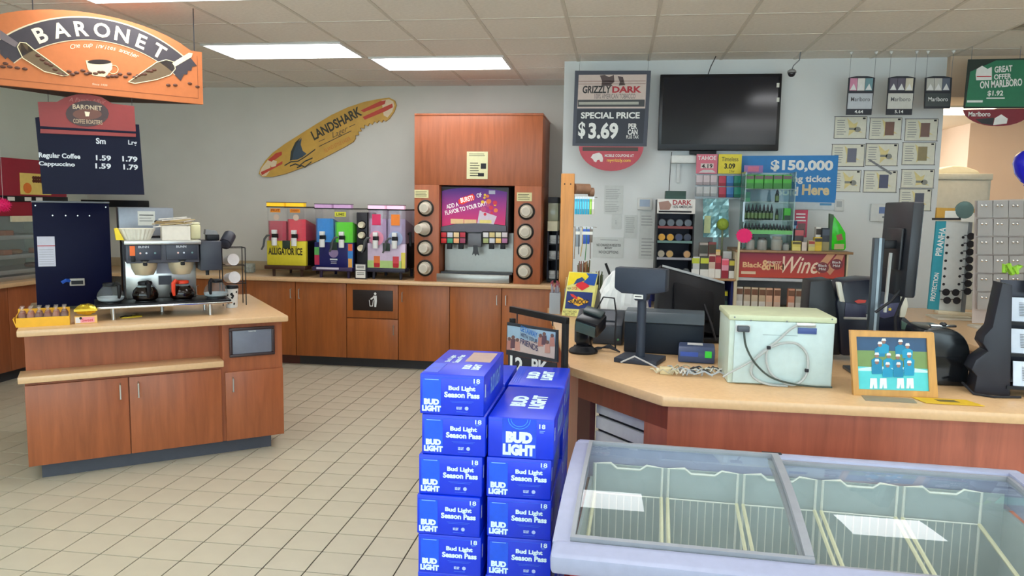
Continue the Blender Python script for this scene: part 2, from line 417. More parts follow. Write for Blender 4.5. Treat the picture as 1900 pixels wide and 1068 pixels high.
# ---- doughnut case on the side counter (faces the room, along x)
dc = Face('doughnut_case', 'red and glass doughnut display case with lit shelves on the side counter', 'display case', (40, 522), q=(-5.55, 6.35), ang=90)
CR_ = K((150, 22, 48), .45)
dcx = dc.root; dcx.location.z = .914; dc.b.z = .914
hw = .62
MB().bx(-hw, -.02, .60, hw, .5, 1.13).o('header', CR_, dcx, bevel=.006)
MB().bx(-hw, 0, 0, hw, .5, .04).o('base', STEEL, dcx, bevel=.004)
MB().bx(-hw, .48, .04, hw, .5, .60).o('back_panel', STEEL, dcx)
for s in (-1, 1): MB().bx(s*hw-(.012 if s > 0 else 0), 0, .04, s*hw+(.012 if s < 0 else 0), .5, .60).o('side_panel', glass((225, 235, 235), .8), dcx)
for k, z in enumerate((.08, .22, .40)):
    sh = MB().bx(-hw+.015, .02, z, hw-.015, .47, z+.012).o('shelf', STEEL, dcx, bevel=.002)
    MB().bx(-hw+.015, .0, z-.02, hw-.015, .02, z+.02).o('shelf_edge', K((205, 205, 205), .3, .5), sh, bevel=.003)
MB().bx(-hw, -.004, .04, hw, 0, .60).o('front_glass', glass((235, 240, 240), .93), dcx)
MB().bx(-hw, -.03, .73, hw, .0, .785).o('price_strip', BLACK, dcx, bevel=.003)
for x in (.1, .24, -.1): MB().bx(x-.045, -.033, .74, x+.035, -.03, .775).o('price_tag', PAPER, dcx)
pic = MB().bx(.02, -.026, .80, .40, -.02, 1.0).o('food_picture', K((232, 205, 110), .5), dcx)
MB().lathe([(.05, -.029), (.05, -.026)], (.10, 0, .86), 18, 'y').o('picture_doughnut', K((225, 120, 40), .5), pic)
q = MB()
for k in range(14): q.cyl((.18+.03*(k % 7), -.027, .93+.03*(k//7)), (.18+.03*(k % 7), -.030, .93+.03*(k//7)), .018, n=8)
q.o('picture_chocolates', K((90, 40, 25), .6), pic)
MB().bx(-.1, -.024, .545, .18, -.0045, .60).o('cream_card', K((220, 212, 180), .6), dcx)
rnd = random.Random(3)
for k in range(5):
    x = -.45+k*.2; z = (.412, .412, .232, .232, .092)[k]
    d = MB()
    R0, r0 = .045, .02
    d.ring([[((R0+r0*math.cos(2*PI*j/8))*math.cos(2*PI*i/16), (R0+r0*math.cos(2*PI*j/8))*math.sin(2*PI*i/16), r0*math.sin(2*PI*j/8)) for j in range(8)] for i in range(17)], False, False)
    yy = 6.35+x
    o = d.o('doughnut', K([(196, 130, 70), (120, 60, 35), (210, 150, 90)][k % 3], .5), loc=(-5.75, yy, .914+z+.021))
    tag(o, ['glazed golden doughnut on the top shelf of the red case', 'chocolate doughnut on the top shelf of the red case', 'pale doughnut on the middle shelf of the red case', 'golden doughnut on the middle shelf of the red case', 'dark doughnut on the bottom shelf of the red case'][k], 'doughnut', 'doughnuts in the case')
for k in range(3):
    bb = MB().bx(-.06, -.05, 0, .06, .05, .05).o('pastry_box', K((205, 120, 80), .6), loc=(-5.66, (6.28, 6.25, 6.68)[k], .914+(.4125, .2325, .2325)[k]), bevel=.006)
    tag(bb, ['small orange pastry box on the top shelf of the case', 'orange pastry box on the middle shelf beside the golden doughnut', 'orange pastry box at the end of the middle shelf'][k], 'pastry')
def pompom(c, r, label, seed):
    b = MB(); rn = random.Random(seed)
    for k in range(70):
        z = 1-2*(k+.5)/70; a = k*2.39996; s_ = math.sqrt(1-z*z)
        d = Vector((s_*math.cos(a), s_*math.sin(a), z)); L = r*(.85+.3*rn.random())
        b.cyl(d*r*.3, d*L, r*.16, r*.03, 5)
    b.ball((0, 0, 0), r*.72)
    return b
pp = thing('pompom', 'hot pink paper pompom hanging in front of the doughnut case', 'decoration', at_y(6, 380, 5.6))
pompom(None, .062, '', 1).o('paper_ball', PINK, pp, smooth=False)
pz = pp.location.z
MB().cyl((0, 0, .04), (0, 0, CZ-pz), .0012, n=4).o('string', WHITE, pp)

# ---- thin black wall shelf in the corner
wsf = Face('wall_shelf', 'thin black shelf fixed to the grey wall behind the coffee brewer', 'shelf', (203, 384), Y=7.84)
wsf.panel('board', BLACK, (150, 371, 256, 384), 0, .205, .004)
for px in (165, 240): wsf.panel('bracket', DARK, (px, 384, px+3, 398), .12, .085)

# ---- surfboard sign
sb = Face('surfboard_sign', 'yellow wooden surfboard sign with bite taken out, mounted on the grey wall', 'wall sign', (600, 327), Y=8.02)
out = [(480, 322), (483, 312), (492, 298), (505, 284), (528, 267), (555, 250), (585, 231), (615, 213), (645, 199), (675, 189), (705, 183), (722, 181), (732, 186), (735, 195), (731, 207), (722, 220), (715, 225),
       (711, 222), (708, 227), (703, 223), (699, 228), (694, 225), (690, 231), (685, 228), (682, 234), (676, 231), (675, 238), (668, 237), (670, 243), (664, 244), (665, 250), (659, 251), (659, 257), (655, 263), (640, 272), (615, 285), (590, 298), (560, 311), (530, 322), (505, 328), (487, 328)]
o = sb.poly('board', wood((206, 160, 66), .4, .85, (3, 3, 3)), out, 0, .028)
BR = K((196, 70, 52), .5); CRM = K((226, 205, 170), .5); BD = K((52, 56, 52), .6)
sb.poly('tail_tip', CRM, [(708, 186), (722, 184), (730, 188), (732, 196), (728, 207), (719, 218), (712, 214)], -.002, .002)
sb.poly('stripe', BR, [(669, 205), (705, 188), (716, 186), (714, 193), (675, 208)], -.0026, .002)
sb.poly('stripe', BR, [(673, 217), (712, 199), (728, 192), (729, 199), (716, 206), (677, 222)], -.0026, .002)
sb.poly('nose_tip', CRM, [(482, 320), (486, 311), (497, 297), (503, 299), (500, 318), (494, 326), (487, 327)], -.002, .002)
sb.poly('stripe', BR, [(497, 297), (512, 284), (523, 281), (523, 287), (505, 300)], -.0026, .002)
sb.poly('stripe', BR, [(484, 319), (500, 312), (524, 299), (524, 304), (503, 315), (486, 325)], -.0026, .002)
sb.poly('badge', CRM, [(501, 303), (507, 297), (514, 299), (512, 308), (504, 310)], -.003, .002)
sb.poly('fin', K((58, 74, 88), .5), [(541, 297), (544, 280), (551, 265), (560, 256), (558, 268), (562, 280), (569, 285), (562, 291), (552, 296)], -.003, .002)
sb.poly('fin_edge', BD, [(538, 298), (540, 281), (548, 264), (559, 254), (551, 266), (545, 281), (542, 297)], -.0034, .002)
for k, pts in enumerate(([(528, 307), (540, 300), (553, 299), (566, 291), (585, 277)], [(538, 308), (548, 304), (556, 307), (566, 299), (580, 293)], [(551, 311), (560, 307), (566, 310), (578, 300)])):
    sb.poly('wave_line', BD, [(x, y-1.2) for x, y in pts]+[(x, y+1.2) for x, y in pts[::-1]], -.003, .002)
cx, cz, w_, h = sb.r(575, 212, 670, 252)
lettering('LANDSHARK', K((60, 58, 46), .6), sb.root, sb.p(624, 229)[0], sb.p(624, 229)[1], .62, .105, -.002, .03, roll=math.radians(26.5))
lettering('Lager', K((88, 76, 50), .6), sb.root, sb.p(631, 246)[0], sb.p(631, 246)[1], .20, .075, -.002, .0, shear=.4, roll=math.radians(24))
lettering('ISLAND STYLE LAGER', K((196, 120, 50), .6), sb.root, sb.p(626, 268)[0], sb.p(626, 268)[1], .33, .04, -.002, .0, roll=math.radians(25))
sb.poly('rule_line', BD, [(592, 271), (652, 242), (652, 243.3), (592, 272.3)], -.003, .002)
for x in (592, 648): sb.poly('rule_line', BD, [(x, 262 if x < 600 else 235), (x+11, 257 if x < 600 else 230), (x+11, 258 if x < 600 else 231), (x, 263 if x < 600 else 236)], -.003, .002)

# ================================================================== COFFEE ISLAND
IA = math.radians(37.5); IQ = Vector((-3.375, 3.83, 0))
IU = Vector((math.cos(IA), math.sin(IA), 0)); IN = Vector((-math.sin(IA), math.cos(IA), 0))
def isl(x, y, z=0): return IQ+IU*x+IN*y+Vector((0, 0, z))
ib = thing('island_cabinet', 'cherry wood coffee island with three doors, recessed shelf and trash flap', 'cabinet', IQ, IA)
IW, ID = 1.47, 1.28
MB().bx(0, .02, .1, IW, ID, .60).bx(0, .17, .60, 1.09, ID, .88).bx(1.09, .02, .60, IW, ID, .88).o('body', CHERRY, ib, smooth=False)
MB().bx(.06, .085, 0, IW-.07, ID-.06, .1).o('toe_kick', K((74, 78, 88), .55), ib, smooth=False)
for k, (a, c, zt, hx) in enumerate(((.0, .535, .585, .49), (.541, 1.075, .585, .59), (1.10, IW, .56, 1.145))):
    d = MB().bx(a, 0, .102, c, .02, zt).o('door', CHERRY, ib, bevel=.002); handle(d, hx, zt-.13, zt-.035, -.028)
MB().bx(-.03, -.03, .605, 1.09, .168, .645).o('lower_shelf', LAM, ib, bevel=.005)
fr = MB().bx(1.13, .0, .655, 1.42, .02, .675).bx(1.13, .0, .83, 1.42, .02, .85).bx(1.13, 0, .675, 1.15, .02, .83).bx(1.40, 0, .675, 1.42, .02, .83).o('flap_frame', K((52, 36, 38), .45), ib, bevel=.006)
MB().bx(1.15, .008, .675, 1.40, .018, .83).o('trash_flap', K((112, 116, 130), .35), fr, bevel=.002)
lettering('THANK YOU', WHITE, ib, 1.275, .822, .05, .008, .0065, .02)
it = MB().bx(-.022, -.05, 0, IW+.03, ID+.04, .04).o('worktop', LAM, bevel=.008, loc=isl(0, 0, .88), rz=IA)
tag(it, 'tan laminate worktop of the coffee island', 'counter')
ZT = .92
def on_isl(name, label, cat, x, y, group=None, rz=0): return thing(name, label, cat, isl(x, y, ZT), IA+rz, group)

# tall black cappuccino machine, seen from behind
cm = on_isl('cappuccino_machine', 'tall black cappuccino machine turned backwards on the coffee island', 'drink machine', .265, .80)
MB().bx(-.225, 0, .025, .225, .42, .725).o('housing', K((6, 10, 44), .45, 0, .05, 30, 0., .12), cm, bevel=.005)
MB().bx(-.228, -.003, .725, .228, .424, .737).o('top_plate', GREY, cm, bevel=.003)
for sx in (-.19, .19):
    for sy in (.05, .37): MB().cyl((sx, sy, 0), (sx, sy, .026), .018, n=10).o('foot', BLACK, cm)
for x, z in ((-.205, .705), (.205, .70), (-.11, .64), (-.035, .64), (.035, .64), (.105, .64)):
    MB().cyl((x, 0, z), (x, -.003, z), .0045, n=8).o('rivet', STEEL, cm)
lb = MB().bx(-.205, -.002, .30, -.105, 0, .50).o('paper_label', K((206, 206, 220), .6), cm)
MB().bx(-.205, -.0026, .435, -.105, -.002, .44).o('printed_lines', K((190, 60, 70), .6), lb)
q = MB()
for k in range(7): q.bx(-.198, -.0026, .315+.016*k, -.115, -.002, .317+.016*k)
q.o('printed_lines', GREY, lb)
MB().bx(-.03, -.02, .165, .06, 0, .215).o('outlet_box', K((168, 164, 156), .5), cm, bevel=.004)
MB().bx(-.02, -.022, .175, .05, -.02, .20).o('outlet_slot', BLACK, cm)
MB().tube([(-.03, -.015, .20), (-.05, -.03, .205), (-.075, -.03, .19)], .012).o('water_fitting', K((40, 90, 190), .4), cm)

# grey sheet metal box behind the brewer
gb = on_isl('bean_grinder', 'grey metal coffee grinder with paper label behind the twin brewer', 'grinder', .72, .82)
MB().bx(-.16, 0, .02, .16, .36, .50).o('base_body', DARK, gb, bevel=.006)
hb = MB().bx(-.175, -.02, .50, .175, .38, .70).o('hopper', K((150, 156, 166), .4, .3), gb, bevel=.006)
lb = MB().bx(-.055, -.0225, .575, .055, -.0202, .675).o('paper_label', PAPER, hb)
MB().bx(-.045, -.0235, .645, .045, -.0225, .65).bx(-.045, -.0235, .625, .03, -.0225, .628).bx(-.045, -.0235, .605, .04, -.0225, .608).o('printed_lines', INK, lb)
MB().cyl((.06, -.021, .60), (.06, -.035, .60), .012).o('knob', BLACK, hb)
for sx in (-.12, .12):
    for sy in (.05, .3): MB().cyl((sx, sy, 0), (sx, sy, .02), .015, n=8).o('foot', BLACK, gb)

# twin coffee brewer
br = on_isl('coffee_brewer', 'stainless twin coffee brewer with four burners and two black brew heads', 'coffee maker', .775, .16)
BX = .215
MB().bx(-.40, 0, .085, .40, .34, .10).o('warmer_deck', BLACK, br, bevel=.004)
MB().bx(-.405, -.004, .074, .405, .004, .088).o('deck_rail', CHROME, br, bevel=.002)
for sx, sy in ((-.30, .03), (.27, .03), (-.30, .30), (.27, .30), (0, .3)):
    MB().cyl((sx, sy, 0), (sx, sy, .086), .011, n=10).o('leg', STEEL, br)
MB().bx(-BX, .26, .10, BX, .40, .35).o('rear_column', STEEL, br, bevel=.006)
MB().bx(-BX-.01, .03, .47, BX+.01, .40, .495).o('top_deck', STEEL, br, bevel=.004)
MB().bx(-BX, .06, .35, BX, .40, .47).o('head_housing', K((70, 72, 84), .4), br, bevel=.005)
for s in (-1, 1):
    x = s*.11
    pl = MB().bx(x-.095, .045, .37, x+.095, .06, .468).o('control_plate', K((48, 52, 66), .35), br, bevel=.003)
    lettering('BUNN', K((200, 205, 215), .5), br, x-.005, .455, .06, .014, .0435, .02)
    for dx, c in ((-.025, (240, 200, 190)), (.01, (220, 225, 235)), (.06, (110, 150, 150))):
        MB().cyl((x+dx, .045, .415), (x+dx, .041, .415), .006, n=8).o('indicator', K(c, .4), pl)
    fn = MB().lathe([(.02, .265), (.055, .27), (.075, .31), (.082, .36)], (x, .14, 0), 20).o('brew_funnel', K((198, 186, 158), .3, .35), br)
    MB().lathe([(.083, .36), (.085, .375), (.08, .378)], (x, .14, 0), 20).o('funnel_rim', BLACK, fn)
    MB().bx(x-.012, .02, .335, x+.012, .062, .355).o('funnel_handle', BLACK, fn, bevel=.004)
MB().bx(-.195, .038, .40, -.165, .045, .462).o('warning_tag', K((235, 110, 40), .5), br)
MB().bx(-.19, .038, .36, -.165, .045, .395).o('power_switch', BLACK, br, bevel=.003)
ws = MB().bx(-.03, .245, .265, .07, .255, .335).o('card_sign', K((198, 198, 212), .6), br)
MB().bx(-.02, .244, .19, .06, .2552, .25).o('care_label', K((70, 72, 84), .5), br)
MB().bx(.225, .10, .29, .36, .38, .485).o('side_tank', K((52, 56, 68), .4), br, bevel=.006)
MB().cyl((.275, .16, .29), (.275, .16, .255), .012, n=10).o('hot_water_tap', BLACK, br)
for x, y in ((-.31, .10), (-.11, .12), (.11, .12), (.32, .12)):
    MB().cyl((x, y, .10), (x, y, .106), .06, n=20).o('burner', K((30, 30, 32), .3), br)
GLS = glass((232, 238, 240), .93, .03)
def carafe(x, y, label, coffee, hmat, rz):
    c = thing('coffee_pot', label, 'coffee pot', isl(.775+x, .16+y, ZT+.106), IA+rz, 'coffee pots on the brewer burners')
    MB().lathe([(.055, 0), (.072, .012), (.078, .035), (.070, .065), (.045, .095), (.036, .108), (.04, .118)], n=22, cap1=False).o('glass_bowl', GLS, c)
    if coffee: MB().lathe([(.0555, -.0003), (.0725, .012), (.0785, .035), (.0705, .065), (.052, .088)], n=22).o('coffee', K((18, 8, 6), .12), c)
    else: MB().lathe([(.056, .004), (.073, .016), (.077, .032), (.073, .03), (.06, .012)], n=22, cap1=False).o('base_rim', K((205, 208, 210), .3), c)
    MB().lathe([(.038, .10), (.043, .104), (.043, .118), (.038, .122)], n=22).o('collar', hmat, c)
    MB().tube([(0, -.038, .112), (0, -.075, .125), (0, -.098, .112), (0, -.10, .06), (0, -.092, .03)], [.011, .012, .013, .012, .008], 8).o('pot_handle', hmat, c)
    return c
OR = K((226, 66, 36), .45)
carafe(-.31, .10, 'empty glass coffee pot beside the black cappuccino machine', False, BLACK, .5)
carafe(-.11, .12, 'full coffee pot with black handle under a brew head', True, BLACK, .15)
carafe(.11, .12, 'full coffee pot with orange handle under a brew head', True, OR, -.65)
carafe(.32, .12, 'empty glass coffee pot beside the wire cup rack', False, BLACK, -.5)
# on top of the brewer
def on_br(name, label, cat, x, y, rz=0, z=.495): return thing(name, label, cat, isl(.775+x, .16+y, ZT+z), IA+rz)
cf = on_br('coffee_filters', 'stack of white fluted coffee filters in a yellow wrapper', 'coffee filters', -.145, .20)
pts = lambda r, z, k: [((r+.006*(j % 2))*math.cos(2*PI*j/48), (r+.006*(j % 2))*math.sin(2*PI*j/48), z) for j in range(48)]
MB().ring([pts(.075, .0, 0), pts(.108, .072, 0), pts(.104, .072, 0), pts(.07, .03, 0)]).o('paper_cups', K((226, 220, 204), .8), cf, smooth=False)
MB().prism([(-.12, .0), (-.075, .0), (-.108, .075), (-.128, .07)], -.06, .06).o('yellow_wrapper', YEL, cf)
wb = on_br('stirrer_box', 'white open box heaped with wooden stir sticks and straws', 'box', .085, .18)
MB().bx(-.085, -.07, 0, .085, .07, .006).bx(-.085, -.07, .006, .085, -.064, .09).bx(-.085, .064, .006, .085, .07, .09).bx(-.085, -.064, .006, -.079, .064, .09).bx(.079, -.064, .006, .085, .064, .09).o('carton', K((222, 214, 200), .7), wb, smooth=False)
rn = random.Random(5)
for k in range(26):
    a = rn.uniform(-.35, .35); x = rn.uniform(-.05, .03); z = rn.uniform(.085, .125); L = rn.uniform(.06, .10)
    MB().tube([(x-L*math.cos(a), rn.uniform(-.05, .05), z-.1*a*.3), (x+L*math.cos(a), rn.uniform(-.05, .05), z+.01+.12*abs(a)*.4)], .0035, 5).o('stir_stick', K([(196, 170, 120), (226, 220, 210), (150, 126, 84)][k % 3], .6), wb)
tb = on_br('cream_pouch', 'pale yellow folded pouch leaning beside the stirrer box', 'pouch', .215, .24)
MB().bx(-.035, -.05, 0, .03, .05, .10).o('pouch', K((226, 220, 176), .6), tb, bevel=.012)
MB().bx(-.03, -.045, .10, .026, .045, .112).o('folded_top', K((232, 226, 190), .6), tb, bevel=.004)
kb = on_br('lid_box', 'small dark box with grey cover at the end of the brewer top', 'box', .325, .26, z=.486)
MB().bx(-.04, -.05, 0, .04, .05, .04).o('box', BLACK, kb, bevel=.004)
MB().prism([(-.05, .04), (.035, .04), (.02, .065), (-.045, .075)], -.05, .05).o('cover', K((130, 130, 130), .5), kb)
# wire cup rack with cups
cr = on_isl('wire_cup_rack', 'black wire cup rack standing at the end of the coffee brewer', 'rack', 1.275, .68)
q = [(-.09, .04), (.07, .04)]
for x in (-.085, .075):
    for y in (-.06, .07): MB().tube([(x, y, 0), (x, y, .42)], .0035).o('upright', BLACK, cr)
for z in (.16, .29, .42):
    MB().tube([(-.085, -.06, z), (.075, -.06, z), (.075, .07, z), (-.085, .07, z), (-.085, -.06, z)], .003).o('wire_ring', BLACK, cr)
def cup(name, label, cat, x, y, z, r0, r1, L, mat, tilt, rz=0., grp=None):
    t = thing(name, label, cat, isl(x, y, ZT+z), IA, grp); t.rotation_euler = (tilt, 0, IA+rz)
    MB().lathe([(r0*.94, .002), (r0, 0), (r1, L), (r1-.003, L), (r0-.003, .004)], n=22, cap1=False).o('cup_wall', mat, t)
    return t
c = cup('cup_stack', 'stack of white foam cups lying on the upper tier of the wire rack', 'cups', 1.27, .63, .335, .043, .036, .14, K((228, 224, 224), .6), -PI/2-.12, .16)
MB().lathe([(.0, .02), (.034, .02)], n=20).o('cup_bottom', K((210, 206, 206), .6), c)
c = cup('cup_stack', 'stack of white foam cups lying on the lower tier of the wire rack', 'cups', 1.275, .63, .205, .043, .036, .14, K((228, 224, 224), .6), -PI/2-.12, .16)
MB().lathe([(.0, .02), (.034, .02)], n=20).o('cup_bottom', K((210, 206, 206), .6), c)
t = thing('lid_sleeve', 'black tube of cup lids slanting out of the wire rack top', 'lids', isl(1.235, .66, ZT+.475), IA); t.rotation_euler = (-.9, .7, IA)
MB().lathe([(.042, -.06), (.044, -.055), (.044, .06), (.04, .064)], n=20).o('tube', K((40, 46, 60), .45), t)
MB().lathe([(.036, -.0615), (.03, -.064)], n=20).o('end_cap', K((62, 68, 84), .4), t)
# spotted cup tower
sc = on_isl('spotted_cup', 'tall white cup with black cow spots and black lid by the wire rack', 'cup', 1.235, .52)
sc.scale = (1, 1, .8)
MB().lathe([(.036, 0), (.038, .01), (.044, .16), (.044, .17)], n=24).o('cup_wall', WHITE, sc)
MB().lathe([(.046, .17), (.047, .178), (.044, .195), (.035, .20)], n=24).o('lid', BLACK, sc)
rn = random.Random(11)
for k in range(16):
    a = -PI/2+rn.uniform(-1.3, 1.3); z = rn.uniform(.02, .15); r_ = .0385+.0055*z/.16
    pts = []
    for j in range(7):
        aa = a+.22*math.cos(2*PI*j/7)*rn.uniform(.6, 1.2); zz = z+.011*math.sin(2*PI*j/7)*rn.uniform(.6, 1.3)
        pts.append(((r_+.0012)*math.cos(aa), (r_+.0012)*math.sin(aa), zz))
    MB().add(pts, [tuple(range(7))]).o('spot', BLACK, sc, smooth=False)
# yellow tray of wrapped cakes
ty = on_isl('cake_tray', 'yellow cardboard tray at the corner of the coffee island', 'tray', .105, .13)
TY = K((236, 178, 40), .6)
MB().bx(-.135, -.06, 0, .135, .14, .004).bx(-.135, -.06, .004, .135, -.056, .055).bx(-.135, .136, .004, .135, .14, .085).bx(-.135, -.056, .004, -.131, .136, .065).bx(.131, -.056, .004, .135, .136, .065).o('carton', TY, ty, smooth=False)
MB().prism([(-.15, .05), (-.135, .0), (-.13, .0), (-.145, .052)], -.06, .02).o('tucked_flap', TY, ty)
for k in range(12):
    i, j = k % 6, k//6
    o = thing('wrapped_cake', 'brown iced cake in clear wrapper in the %s row of the yellow tray' % ('front', 'back')[j], 'cake', isl(.105-.107+.043*i, .13-.02+.075*j, ZT+.004), IA+.3*((k*7) % 5-2), 'wrapped cakes in the yellow tray')
    MB().lathe([(.018, 0), (.0205, .02), (.0215, .055), (.013, .078)], n=10).o('cake', K([(134, 70, 44), (156, 90, 62), (112, 56, 38)][k % 3], .5), o)
    MB().lathe([(.019, -.001+.002), (.0225, .02), (.0235, .055), (.013, .078), (.004, .09), (.014, .108)], n=8, cap1=False).o('wrapper', glass((248, 240, 232), .86, .06), o)
# small printed box and gold pouch
sm = on_isl('sweetener_box', 'small pink and white printed carton beside the yellow tray', 'box', .325, .12)
MB().bx(-.06, -.03, 0, .06, .04, .045).o('carton', K((236, 190, 110), .6), sm, bevel=.002)
MB().bx(-.056, -.0308, .006, -.03, -.03, .04).o('front_print', K((225, 220, 220), .6), sm)
MB().bx(-.03, -.0308, .006, .045, -.03, .04).o('front_print', K((236, 160, 165), .6), sm)
lettering('Sweet', K((210, 60, 80), .6), sm, .008, .022, .06, .018, -.0312, .02)
MB().lathe([(.008, -.0312), (.008, -.0308)], (-.028, 0, .034), 10, 'y').o('print_dot', INK, sm)
gp = on_isl('foil_pouch', 'crinkled gold foil coffee pouch lying on the small carton', 'pouch', .325, .12); gp.location.z = ZT+.046
rn = random.Random(2); g_ = []
nx, ny = 11, 7
for side in (0, 1):
    for j in range(ny):
        for i in range(nx):
            u, v = i/(nx-1), j/(ny-1); e = math.sin(PI*u)**.5*math.sin(PI*v)**.5
            g_.append((-.062+.124*u, -.032+.07*v+(.0), .036+((-.034 if side == 0 else .034)*e)+rn.uniform(-.004, .004)*(1 if e > 0 else 0)+.002*side))
fs = []
for side in (0, 1):
    for j in range(ny-1):
        for i in range(nx-1):
            a = side*nx*ny+j*nx+i; fs.append((a, a+1, a+nx+1, a+nx))
MB().add(g_, fs).o('foil', K((226, 190, 60), .22, .8, .2, 60), gp)
MB().bx(-.062, -.036, .03, .062, -.03, .043).o('crimped_edge', K((214, 180, 60), .3, .8), gp)
# packet under the brewer
pk = on_isl('sugar_packet', 'flat yellow packet with black mark under the brewer deck', 'packet', .575, .27, rz=.3)
MB().slab([(-.06, -.03), (.06, -.03), (.066, 0), (.06, .03), (-.06, .03), (-.066, 0)], 0, .008).o('packet', K((206, 180, 40), .5), pk, bevel=.002)
MB().tube([(-.07, -.025, .01), (-.04, -.01, .012), (-.02, -.02, .01), (.0, -.015, .0095)], .004).o('black_mark', BLACK, pk)

# ---- hanging arched coffee sign and menu board
sg = Face('coffee_sign', 'orange arched hanging coffee sign with cup, scoops and beans', 'hanging sign', (185, 180), q=(-3.585, 4.01), ang=46.9)
ORG = K((198, 114, 62), .5); ORL = K((226, 150, 88), .5)
P_ = lambda lst: [sg.p(*q) for q in lst]
zb_ = [sg.p(x, y)[1] for x, y in ((0, 157), (377, 194))]
zbm = sum(zb_)/2
right = sg.p(377, 190)[0]; left = -right-.05
ztop_r = sg.p(377, 97)[1]; apex = sg.p(150, 21)[1]
arch = [(right, zbm), (right, ztop_r), (right-.06, ztop_r)]
for k in range(17):
    t_ = k/16; x = (right-.07)+((left+.07)-(right-.07))*t_; xx = (2*t_-1)
    arch.append((x, ztop_r+(apex-ztop_r)*(math.sqrt(max(0, 1.45-xx*xx))-.6708)/(1.2042-.6708)))
arch += [(left+.06, ztop_r), (left, ztop_r), (left, zbm)]
MB().prism(arch, 0, .03).o('face_board', ORG, sg.root, smooth=False)
MB().slab([(left, .03), (right, .03), ((left+right)/2+.1, .42)], zbm+.002, zbm+.02).o('bottom_plate', K((60, 38, 32), .7), sg.root, smooth=False)
MB().slab([(left+.02, .032), (right-.02, .032), ((left+right)/2+.1, .40)], zbm+.02, ztop_r).o('rear_body', ORG, sg.root, smooth=False)
border = [(right-.03, zbm+.035), (right-.03, ztop_r-.03), (right-.033, ztop_r-.03), (right-.033, zbm+.038), (left+.033, zbm+.038), (left+.033, ztop_r-.03), (left+.03, ztop_r-.03), (left+.03, zbm+.035)]
MB().prism(border, -.0012, 0).o('border_line', K((150, 80, 40), .6), sg.root, smooth=False)
def arcxz(cx, cz, r, a): return (cx+r*math.sin(a), cz+r*math.cos(a))
# band: a circle through the letters
pc = [sg.p(75, 65), sg.p(178, 55), sg.p(295, 95)]
def circ(p1, p2, p3):
    ax, ay = p1; bx_, by = p2; cx_, cy = p3
    d = 2*(ax*(by-cy)+bx_*(cy-ay)+cx_*(ay-by))
    ux = ((ax*ax+ay*ay)*(by-cy)+(bx_*bx_+by*by)*(cy-ay)+(cx_*cx_+cy*cy)*(ay-by))/d
    uy = ((ax*ax+ay*ay)*(cx_-bx_)+(bx_*bx_+by*by)*(ax-cx_)+(cx_*cx_+cy*cy)*(bx_-ax))/d
    return ux, uy, math.hypot(ax-ux, ay-uy)
ccx, ccz, rad = circ(*pc)
aL = math.atan2(pc[0][0]-ccx, pc[0][1]-ccz); aR = math.atan2(pc[2][0]-ccx, pc[2][1]-ccz)
a0, a1 = aL-(aR-aL)*.34, aR+(aR-aL)*.24
N = 28
for nm, ro, ri_, mt, yy in (('band_edge', .074, .067, K((222, 205, 170), .5), -.003), ('band', .066, .062, K((62, 56, 62), .5), -.004)):
    poly = [arcxz(ccx, ccz, rad+ro, a0+(a1-a0)*k/N) for k in range(N+1)]+[arcxz(ccx, ccz, rad-ri_, a1-(a1-a0)*k/N) for k in range(N+1)]
    b = MB()
    for k in range(N):
        b.prism([poly[k], poly[k+1], poly[2*N-k], poly[2*N+1-k]], yy, yy+.002)
    b.o(nm, mt, sg.root, smooth=False)
LET = K((240, 226, 196), .5)
for k, ch in enumerate('BARONET'):
    a = aL+(aR-aL)*k/6; p = arcxz(ccx, ccz, rad, a)
    lettering(ch, LET, sg.root, p[0], p[1], None, .088, -.0052, .025, roll=-a, name='letter')
for k, ch in enumerate('One cup invites another'):
    if ch == ' ': continue
    a = aL+(aR-aL)*(.22+.62*k/22); p = arcxz(ccx, ccz, rad-.10, a)
    vs, fs = glyphs(ch, 0, .35); hh = max(v.y for v in vs)-min(v.y for v in vs)
    lettering(ch, LET, sg.root, p[0], p[1], None, .028*hh/.5*.7, -.0022, .0, shear=.35, roll=-a, name='script_letter')
lettering('Since 1920', LET, sg.root, sg.p(185, 157)[0], sg.p(185, 157)[1], .085, .012, -.0022, 0, shear=.2)
CUPM = K((236, 222, 180), .5)
sg.poly('cup_picture', CUPM, [(159, 112), (208, 117), (208, 128), (200, 137), (196, 143), (172, 140), (167, 135), (162, 126)], -.003, .002)
sg.ell('cup_coffee', K((40, 30, 28), .4), 184, 115, 22, 4.5, -.0036, .002)
b = MB()
pp_ = [sg.p(210+10*math.cos(t)*.9, 129+8*math.sin(t)) for t in [2*PI*k/16 for k in range(17)]]
b.tube([(x, -.002, z) for x, z in pp_], .0022, 5).o('cup_handle_picture', CUPM, sg.root)
for k, (nm, pts) in enumerate((('scoop_outline', [(238, 152), (290, 116), (308, 111), (322, 115), (325, 128), (316, 139), (290, 148), (250, 155)]), ('scoop_outline', [(32, 87), (37, 79), (48, 80), (62, 92), (90, 112), (128, 140), (118, 141), (82, 133), (42, 108)]))):
    sg.poly(nm, K((112, 92, 66), .5), pts, -.004, .002)
    b = MB(); b.tube([(sg.p(*q)[0], -.005, sg.p(*q)[1]) for q in pts+[pts[0]]], .003, 5).o('scoop_rim', CUPM, sg.root)
sg.poly('scoop_handle', CUPM, [(319, 117), (324, 124), (355, 106), (357, 99), (350, 98)], -.0062, .002)
sg.poly('scoop_handle', K((120, 108, 110), .5), [(34, 80), (28, 88), (0, 72), (0, 56)], -.0062, .002)
sg.poly('ribbon_end', K((62, 56, 62), .5), [(322, 128), (330, 112), (352, 106), (365, 122), (356, 124), (355, 131), (348, 131), (347, 138), (341, 138), (335, 150), (325, 140)], -.0048, .002)
